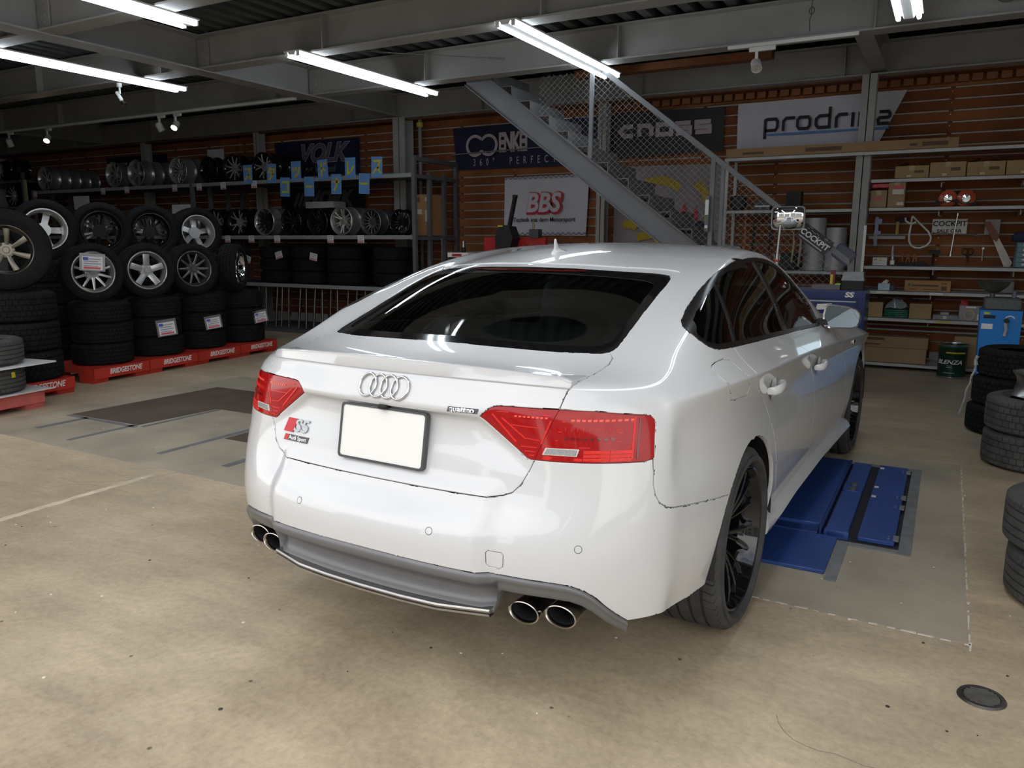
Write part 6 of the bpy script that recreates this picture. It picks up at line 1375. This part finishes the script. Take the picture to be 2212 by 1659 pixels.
q = MB(); q.add([(-.10, 0, .16), (-.09, .0, .215), (-.05, 0, .225), (-.03, .02, .19), (-.02, 0, .16)], [(0, 1, 2, 3, 4)]); q.build('red_bag', mat('red bag', (.50, .04, .03), .35), t, 0)
carton('long scuffed carton lying on the brown one on the bottom shelf', .60, 1.33, 6.92, 7.2, .243, .365, (.34, .245, .165), [(.05, .65, .4, .9, M_print), (.02, .2, .35, .32, M_print)], tape=False); carton('long brown carton on the bottom shelf under the scuffed one', .58, 1.32, 6.91, 7.25, .077, .24, (.37, .245, .14), tape=False)
carton('upper plain carton on the bottom shelf behind the oil can', 1.58, 1.86, 6.95, 7.2, .32, .405, (.37, .25, .14), tape=False); carton('lower plain carton on the bottom shelf behind the oil can', 1.62, 1.88, 6.95, 7.2, .077, .318, (.36, .24, .135), tape=False)
for x, wd, z, wh in ((.83, .12, .868, 'under the tissue box'), (1.36, .13, .868, 'under the long green-print carton')): q = MB(); q.b2((x-wd/2, 6.876, z-.018), (x+wd/2, 6.879, z+.006)); tag(q.build('shelf_label', M_wht, None, 0), 'white shelf label strip '+wh, 'label')
q = MB(); q.b2((1.38, 6.876, .553), (1.53, 6.879, .572)); tag(q.build('shelf_label', M_yel, None, 0), 'yellow shelf label strip below the flat grey case', 'label')
# oil can
t = thing('oil_can', 'dark green pail lettered BLENZA on the floor by the shelves', 'pail', (1.575, 6.62, 0)); M_grn = mat('dark green tin', (.012, .05, .028), .22, .3, .2, 6)
q = MB(); q.lathe([(0, .0), (.132, 0), (.136, .008), (.134, .02), (.138, .33), (.145, .345), (.146, .358), (.140, .362), (.136, .350), (.135, .30), (0, .295)], 48, 0, mis=[0, 2, 2, 0, 1, 2, 2, 2, 0, 0]); q.build('pail_body', [M_grn, mat('bright green tin', (.02, .16, .08), .25, .2), M_brushed], t, 40)
q = MB()
for k in range(9):
    a0 = R_(-118+k*9); a1 = a0+R_(9.2); q.add([(.1392*math.cos(a), .1392*math.sin(a), z) for a, z in ((a0, .268), (a1, .268), (a1, .283), (a0, .283))], [(0, 1, 2, 3)])
q.build('label_band', mat('yellow label', (.60, .48, .02), .5), t, 0)
me = text_mesh('BLENZA', size=.062, ext=.0006, bold=.0012, shear=.3, sx=1.15)
for v in me.vertices: a = R_(-104)+v.co.x/.1392; rr_ = .1385+v.co.z; v.co = (rr_*math.cos(a), rr_*math.sin(a), .175+v.co.y)
me.materials.append(M_wht); obj('lettering', me, t)
q = MB()
for z, w_ in ((.135, .35), (.118, .45), (.06, .8)):
    a0 = R_(-100)-w_/2; a1 = R_(-100)+w_/2
    for k in range(6): b0 = a0+(a1-a0)*k/6; b1 = a0+(a1-a0)*(k+1)/6; q.add([(.1392*math.cos(a), .1392*math.sin(a), zz) for a, zz in ((b0, z), (b1, z), (b1, z+.006), (b0, z+.006))], [(0, 1, 2, 3)])
q.build('small_print', mat('grey label print', (.4, .42, .40), .6), t, 0)
# blue oil machine
t = thing('oil_changer', 'bright blue oil machine with grey top, crank lever and bowl funnel', 'machine', (1.915, 5.85, 0)); M_cy = mat('bright blue enamel', (.010, .20, .60), .4, 0, .06, 6)
q = MB(); q.add([(-.145, -.15, .06), (.165, -.15, .06), (.165, .2, .06), (-.145, .2, .06), (-.165, -.15, .79), (.17, -.15, .79), (.17, .2, .79), (-.165, .2, .79)], [(3,2,1,0),(4,5,6,7),(0,1,5,4),(1,2,6,5),(2,3,7,6),(3,0,4,7)]); q.build('cabinet', M_cy, t, 0)
q = MB(); q.rbox((.01, .03, .845), (.30, .33, .11), .03); q.build('top_cover', mat('speckled grey cover', (.11, .115, .115), .6, 0, .25, 60), t, 30)
q = MB(); q.b2((-.15, -.12, 0), (-.11, .15, .06)); q.b2((.12, -.12, 0), (.16, .15, .06)); q.build('base_rail', M_mblack, t, 0)
q = MB(); q.b2((-.135, -.154, .715), (-.04, -.15, .745)); q.build('display', M_mblack, t, 0); q = MB(); q.b2((-.135, -.153, .752), (-.085, -.15, .772)); q.build('sticker', M_yel, t, 0); q = MB(); q.b2((-.145, -.153, .615), (-.055, -.15, .665)); q.build('sticker', M_wht, t, 0)
q = MB(); strokes(q, [arc(.075, .70, .042, .042, 30, 150, 8)], .010, .151, .153, 0, XZ); q.build('dial_print', M_wht, t, 0)
q = MB(); q.tube([(.05, -.165, .70), (.045, -.165, .66), (.055, -.165, .62), (.045, -.165, .575)], [.018, .014, .014, .011], 8); q.cyl((.045, -.155, .57), (.045, -.185, .57), .014, None, 10); q.build('crank_lever', mat('pale grip', (.42, .38, .36), .5), t, 40); q = MB(); q.cyl((.05, -.15, .70), (.05, -.185, .70), .022, None, 14); q.build('crank_hub', M_mblack, t, 30)
q = MB(); q.lathe([(.0, 0), (.022, 0), (.022, .04), (.06, .055), (.115, .10), (.140, .145), (.148, .15), (.136, .145), (.10, .10), (.0, .06)], 36, 0, Matrix.Translation((-.075, .03, .90))); q.build('bowl_funnel', mat('olive grey bowl', (.10, .105, .085), .35, .2, .2, 12), t, 40)
q = MB(); q.cyl((.10, .05, .90), (.10, .05, .96), .02, None, 12); q.build('valve', mat('lilac valve', (.18, .16, .26), .4), t, 30)
# blue tool cabinet
t = thing('tool_cabinet', 'dark blue tool cabinet with white mark behind the front fender', 'cabinet', (.50, 5.12, 0)); M_tb = mat('tool blue', (.010, .022, .12), .3, 0, .08, 5, coat=.3)
q = MB(); q.b2((-.42, -.22, .06), (.325, .22, .975)); q.build('cabinet_body', M_tb, t, 0); q = MB(); q.b2((-.42, -.235, .90), (.325, -.22, .975)); q.build('top_lip', M_tb, t, 0)
for k, (a, b) in enumerate(((.76, .885), (.60, .755), (.42, .595), (.12, .415))): q = MB(); q.b2((-.40, -.232, a), (.26, -.22, b)); d_ = q.build('drawer', M_tb, t, 0); q = MB(); q.b2((-.39, -.238, b-.016), (.25, -.232, b-.006)); q.build('drawer_pull', M_brushed, d_, 0)
text('mark', 'SS', M_wht, t, (.19, -.24, .935), FACE_CAM, size=.062, ext=.001, bold=.003, sx=1.25, shear=.15)
q = MB(); q.prism([(-.09, .79), (-.075, .845), (.05, .855), (.03, .80)], .232, .2335, 0, XZ); q.build('sticker', M_wht, t, 0)
q = MB(); q.b2((.26, -.10, -.0), (.27, .1, .06)); q.b2((-.38, -.1, 0), (-.36, .1, .06)); q.build('castor', M_mblack, t, 0)
t = thing('organiser_case', 'clear-lidded organiser case on the blue tool cabinet', 'case', (.705, 5.05, .976)); q = MB(); q.b2((-.095, -.08, 0), (.085, .08, .085)); q.build('base_tray', M_mblack, t, 0); q = MB(); q.add([(-.10, -.085, .085), (.09, -.085, .085), (.09, .085, .085), (-.10, .085, .085), (-.085, -.06, .165), (.08, -.06, .165), (.08, .07, .165), (-.085, .07, .165)], [(4,5,6,7),(0,1,5,4),(1,2,6,5),(2,3,7,6),(3,0,4,7)]); q.build('lid', mat('clear grey lid', (.30, .30, .31), .15, 0, .15, 30, coat=.4), t, 0)
q = MB(); q.b2((.36, 4.93, .976), (.60, 5.15, 1.02)); tag(q.build('grey_tray', mat('grey tray', (.14, .13, .135), .5), None, 0), 'flat grey tray on the left of the blue tool cabinet', 'tray')
t = thing('grease_tube', 'red and yellow tube standing on the blue tool cabinet', 'tube', (.515, 5.10, 1.02)); q = MB(); q.b2((-.02, -.015, 0), (.02, .015, .13)); q.build('tube_body', mat('maroon tube', (.20, .02, .03), .4), t, 0); q = MB(); q.b2((-.021, -.017, .0), (.002, -.015, .09)); q.build('label', mat('yellow label', (.60, .48, .02), .5), t, 0)
q = MB(); q.b2((.555, 4.95, 1.0205), (.60, 5.05, 1.032)); tag(q.build('lime_strip', mat('lime plastic', (.30, .55, .05), .4), None, 0), 'lime green strip on the tray on the tool cabinet', 'strip')
# convex mirror on a telescopic pole, seen above the windscreen
t = thing('mirror_stand', 'rectangular convex mirror on a pole reflecting the front of the car', 'mirror', (.07, 4.72, 0))
q = MB(); q.cyl((0, 0, .03), (0, .0, 1.30), .020, None, 12); q.cyl((0, 0, 1.30), (.012, 0, 1.56), .013, None, 12); q.build('pole', mat('chrome pole', (.5, .5, .5), .15, 1), t, 40); q = MB(); q.cyl((0, 0, 1.225), (0, 0, 1.245), .0215, None, 12); q.build('red_band', mat('red band', (.6, .05, .03), .4), t, 30)
q = MB(); q.lathe([(0, 0), (.18, 0), (.19, .012), (.05, .035), (0, .04)], 28); q.build('base', M_mblack, t, 40)
M_ = Matrix.Translation((.072, 0, 1.618)) @ Matrix.Rotation(R_(6), 4, 'X'); hw, hh = .14, .098
G_ = [[(-hw+2*hw*i/16, -.022+.055*(((i-8)/8)**2+.6*((j-6)/6)**2)/1.6, -hh+2*hh*j/12) for i in range(17)] for j in range(13)]
def rndc(p):      # pull the corners in
    x, y, z = p; k = max(0, abs(x)/hw+abs(z)/hh-1.55); return (x*(1-.22*k), y, z*(1-.22*k))
q = MB(); q.grid([[rndc(p) for p in r] for r in G_], M=M_); q.build('mirror_face', M_mirror, t, 60)
o_ = rr(hw+.006, hh+.006, .035); i_ = rr(hw-.004, hh-.004, .03); n_ = len(o_)
q = MB(); q.add([(x, h, z) for h in (.035, .0) for x, z in o_]+[(x, .004, z) for x, z in i_]+[(0, .04, 0)], [(l*n_+i, l*n_+(i+1) % n_, (l+1)*n_+(i+1) % n_, (l+1)*n_+i) for l in range(2) for i in range(n_)]+[((i+1) % n_, i, 3*n_) for i in range(n_)], 0, M_); q.build('mirror_frame', mat('grey mirror frame', (.30, .30, .31), .4), t, 40)
# board and oval pad hung on the guard
a_ = -math.atan2(.19, .26); M_ = Matrix.Translation((.30, 5.335, 1.435)) @ Matrix.Rotation(-a_, 4, 'Y')
t = thing('shop_board', 'black board lettered COCKPIT hung aslant on the stair guard', 'sign', (.30, 5.335, 1.435), 0, None, (0, -a_, 0))
q = MB(); q.b2((-.165, -.004, -.075), (.165, .004, .075)); q.build('panel', mat('black board', (.025, .025, .027), .4, 0, .3, 20), t, 0)
text('lettering', 'COCKPIT', M_wht, t, (.0, -.005, -.005), FACE_CAM, size=.075, ext=.0006, bold=.002, sx=1.0); q = MB(); q.b2((-.15, -.005, -.058), (.12, -.004, -.047)); q.build('small_print', M_pinkw, t, 0)
q = MB()
for k in range(16): x, z = random.uniform(-.15, .13), random.uniform(.03, .07); q.b2((x, -.005, z), (x+random.uniform(.01, .04), -.004, z+.004))
o = q.build('scuffs', M_pinkw, t, 0); o['kind'] = 'stuff'
t = thing('oval_mirror', 'dark oval inspection mirror with pale pole leaning by the stair guard', 'mirror', (.565, 5.372, 1.29), 0, None, (0, R_(36), 0))
o_ = rr(.10, .075, .03); q = MB(); q.prism(o_, -.008, .008, 0, XZ); q.build('pad', mat('navy pad rim', (.02, .02, .06), .4), t, 30); q = MB(); q.prism(rr(.088, .062, .024), .008, .0095, 0, XZ); q.build('pad_face', mat('slate face', (.065, .065, .10), .25), t, 30)
q = MB(); q.b2((.735, 5.24, .98), (.757, 5.25, 1.56)); tag(q.build('steel_rule', M_shelf, None, 0, None, (0, 0, 0)), 'long pale steel rule standing by the stair guard', 'ruler')
# rolls of packing film, boxes and tools on the left shelf unit
for x, r0, h, wh in ((.05, .12, .60, 'taller'), (.285, .115, .49, 'shorter')): q = MB(); q.lathe([(.03, 0), (r0, 0), (r0, h), (.03, h), (.03, 0)], 32, 0, Matrix.Translation((x, 7.06, 1.087))); tag(q.build('film_roll', mat('grey film', (.42, .42, .43), .35, .2, .05, 5)), 'grey roll of packing film on the shelf, the %s one' % wh, 'film roll')
q = MB(); q.b2((-.29, 6.98, 1.787), (-.125, 7.15, 1.995)); tag(q.build('black_speaker', M_mblack, None, 0), 'black speaker box on the shelf behind the convex mirror', 'speaker')
t = thing('dark_case', 'dark case with white strip on the shelf left of the speaker', 'case', (-.55, 7.0, 1.787)); q = MB(); q.b2((-.09, -.06, 0), (.09, .1, .11)); q.build('case_body', mat('charcoal case', (.05, .05, .055), .4), t, 0); q = MB(); q.b2((-.088, -.062, .035), (.088, -.06, .052)); q.build('strip', M_wht, t, 0)
q = MB(); q.rbox((-.85, 7.02, 1.875), (.18, .16, .17), .05); tag(q.build('black_bag', M_dark, None, 40), 'black bag on the shelf behind the chain-link guard', 'bag')
for x, z0, z1, m, lab in ((-.62, 1.26, 1.66, M_mblack, 'black wrench with strap hung under the shelf behind the guard'), (-.72, 1.20, 1.70, mat('orange bar', (.45, .12, .03), .4), 'orange pry bar hung behind the stair guard'), (-.42, 1.30, 1.62, M_mblack, 'black cable hook hung left of the mirror pole'), (-.16, 1.18, 1.52, mat('brass tongs', (.45, .36, .18), .35, .6), 'brass tongs hung right of the mirror pole'), (.02-.10, 1.13, 1.50, mat('grey tie strap', (.30, .30, .28), .5), 'grey strap hung beside the film rolls')):
    q = MB(); q.tube([(x, 6.86, z1), (x+.01, 6.86, (z0+z1)/2+.05), (x-.005, 6.86, z0)], [.006, .016, .012], 8); q.tube([(x+.012*math.cos(a), 6.86, z1+.02+.02*math.sin(a)) for a in np.linspace(0, 2*PI, 10)[:-1]], .003, 5, 0, True); tag(q.build('hung_tool', m), lab, 'tool')
q = MB(); q.rbox((-.22, 7.0, 1.19), (.20, .2, .2), .04); tag(q.build('black_canister', M_dark, None, 40), 'black canister on the low shelf behind the guard', 'canister')
q = MB(); q.b2((-.48, 6.93, 1.087), (-.36, 7.1, 1.17)); tag(q.build('grey_box', mat('grey tray', (.14, .13, .135), .5), None, 0), 'small grey box left of the black canister', 'box')
q = MB(); q.b2((-.37, 6.90, 1.20), (-.30, 6.91, 1.27)); tag(q.build('white_gauge', M_wht, None, 0, None, (0, 0, 0)), 'white gauge card hung by the mirror pole', 'gauge')
# red tyre changer behind the roof
t = thing('tyre_changer', 'red tyre changer with black tilting column behind the car roof', 'machine', (-3.55, 6.25, 0)); M_tr = mat('machine red', (.42, .02, .02), .35, 0, .1, 6, coat=.2)
q = MB(); q.b2((-.45, -.25, .05), (.30, .35, .85)); q.build('machine_body', M_tr, t, 0); q = MB(); q.b2((-.44, .0, .85), (-.24, .2, 1.46)); q.build('rear_column', M_tr, t, 0); q = MB(); q.b2((-.05, .1, 1.36), (.42, .18, 1.455)); q.build('cross_beam', M_tr, t, 0); q = MB(); q.add([(.0, .08, 1.30), (.15, .08, 1.30), (.10, .08, 1.44), (-.04, .08, 1.40), (.0, .18, 1.30), (.15, .18, 1.30), (.10, .18, 1.44), (-.04, .18, 1.40)], [(0,1,2,3),(7,6,5,4),(0,4,5,1),(1,5,6,2),(2,6,7,3),(3,7,4,0)]); q.build('beam_bracket', M_tr, t, 0)
q = MB(); q.add([(-.20, -.12, 1.30), (.0, -.12, 1.28), (.06, -.12, 1.45), (.0, -.12, 1.60), (-.14, -.12, 1.62), (-.20, -.12, 1.48), (-.20, .08, 1.30), (.0, .08, 1.28), (.06, .08, 1.45), (.0, .08, 1.60), (-.14, .08, 1.62), (-.20, .08, 1.48)], [(0,1,2,3,4,5),(11,10,9,8,7,6)]+[(i, 6+i, 6+(i+1) % 6, (i+1) % 6) for i in range(6)]); q.build('arm_head', M_mblack, t, 0); q = MB(); q.b2((-.16, -.123, 1.595), (-.09, -.12, 1.612)); q.build('sticker', M_yel, t, 0)
q = MB(); q.cyl((-.09, 0, .85), (-.09, 0, 1.35), .035, None, 12); q.build('mount_post', M_mblack, t, 40)
q = MB(); pp = []; rr2 = []
for k in range(33): u = k/32; pp.append((-.055+.08*u, 0, 1.60+.36*u)); rr2.append(.028+(.006 if k % 2 else 0))
pp += [(.026, 0, 1.965), (.028, 0, 2.0)]; rr2 += [.036, .034]; q.tube(pp, rr2, 14); q.build('spring_boot', M_mblack, t, 20)
q = MB(); q.b2((.21, .05, 1.456), (.34, .16, 1.565)); q.build('control_box', mat('dark grey box', (.06, .06, .065), .5), t, 0); q = MB(); q.tube([(.24, .1, 1.565), (.25, .1, 1.62), (.235, .1, 1.66), (.25, .1, 1.675)], [.016, .014, .010, .006], 8); q.build('brass_hook', mat('brass', (.40, .30, .12), .3, .8), t, 40)
t = thing('bead_tank', 'small white-topped air tank with steel cap beyond the car roof at left', 'tank', (-4.22, 6.10, 0)); q = MB(); q.b2((-.16, -.12, 0), (.14, .12, 1.20)); q.build('tank_body', M_mblack, t, 0); q = MB(); q.b2((-.17, -.13, 1.20), (.15, .13, 1.26)); q.build('tank_top', M_wht, t, 0); q = MB(); q.b2((-.10, -.132, 1.21), (.05, -.13, 1.245)); q.build('tank_mark', M_rred, t, 0); q = MB(); q.cyl((0, 0, 1.26), (0, 0, 1.33), .03, None, 12); q.build('valve_base', M_mblack, t, 30); q = MB(); q.cyl((0, 0, 1.33), (0, 0, 1.41), .026, None, 12); q.build('valve_cap', M_brushed, t, 30)
# wire trolley between rack and tank
q = MB(); q.b2((-4.75, 6.35, 1.10), (-4.30, 6.37, 1.12)); q.b2((-4.75, 6.35, 0), (-4.73, 6.37, 1.45)); q.b2((-4.32, 6.35, 0), (-4.30, 6.37, 1.12))
for k in range(12): q.cyl((-4.72+k*.036, 6.36, 1.12), (-4.72+k*.036, 6.36, 1.30), .003, None, 4)
tag(q.build('wire_trolley', M_rack, None, 0), 'thin wire trolley beside the right end of the wheel rack', 'trolley')
# round duct behind the rear window and a yellow valve on the column pipe
q = MB(); q.cyl((-5.63, 7.12, 0), (-5.63, 7.12, 3.2), .03, None, 12); o = struct(q.build('riser_pipe', M_steel2)); q = MB(); q.cyl((-5.63, 7.12, 3.08), (-5.63, 7.12, 3.15), .05, None, 12); q.build('pipe_valve', mat('yellow valve', (.50, .40, .03), .5), o, 30)
# door-side odds: wood plank above the right beam
q = MB(); q.b2((-2.6, 6.0, 3.30), (-.35, 6.15, 3.38)); struct(q.build('roof_plank', M_wood, None, 0))
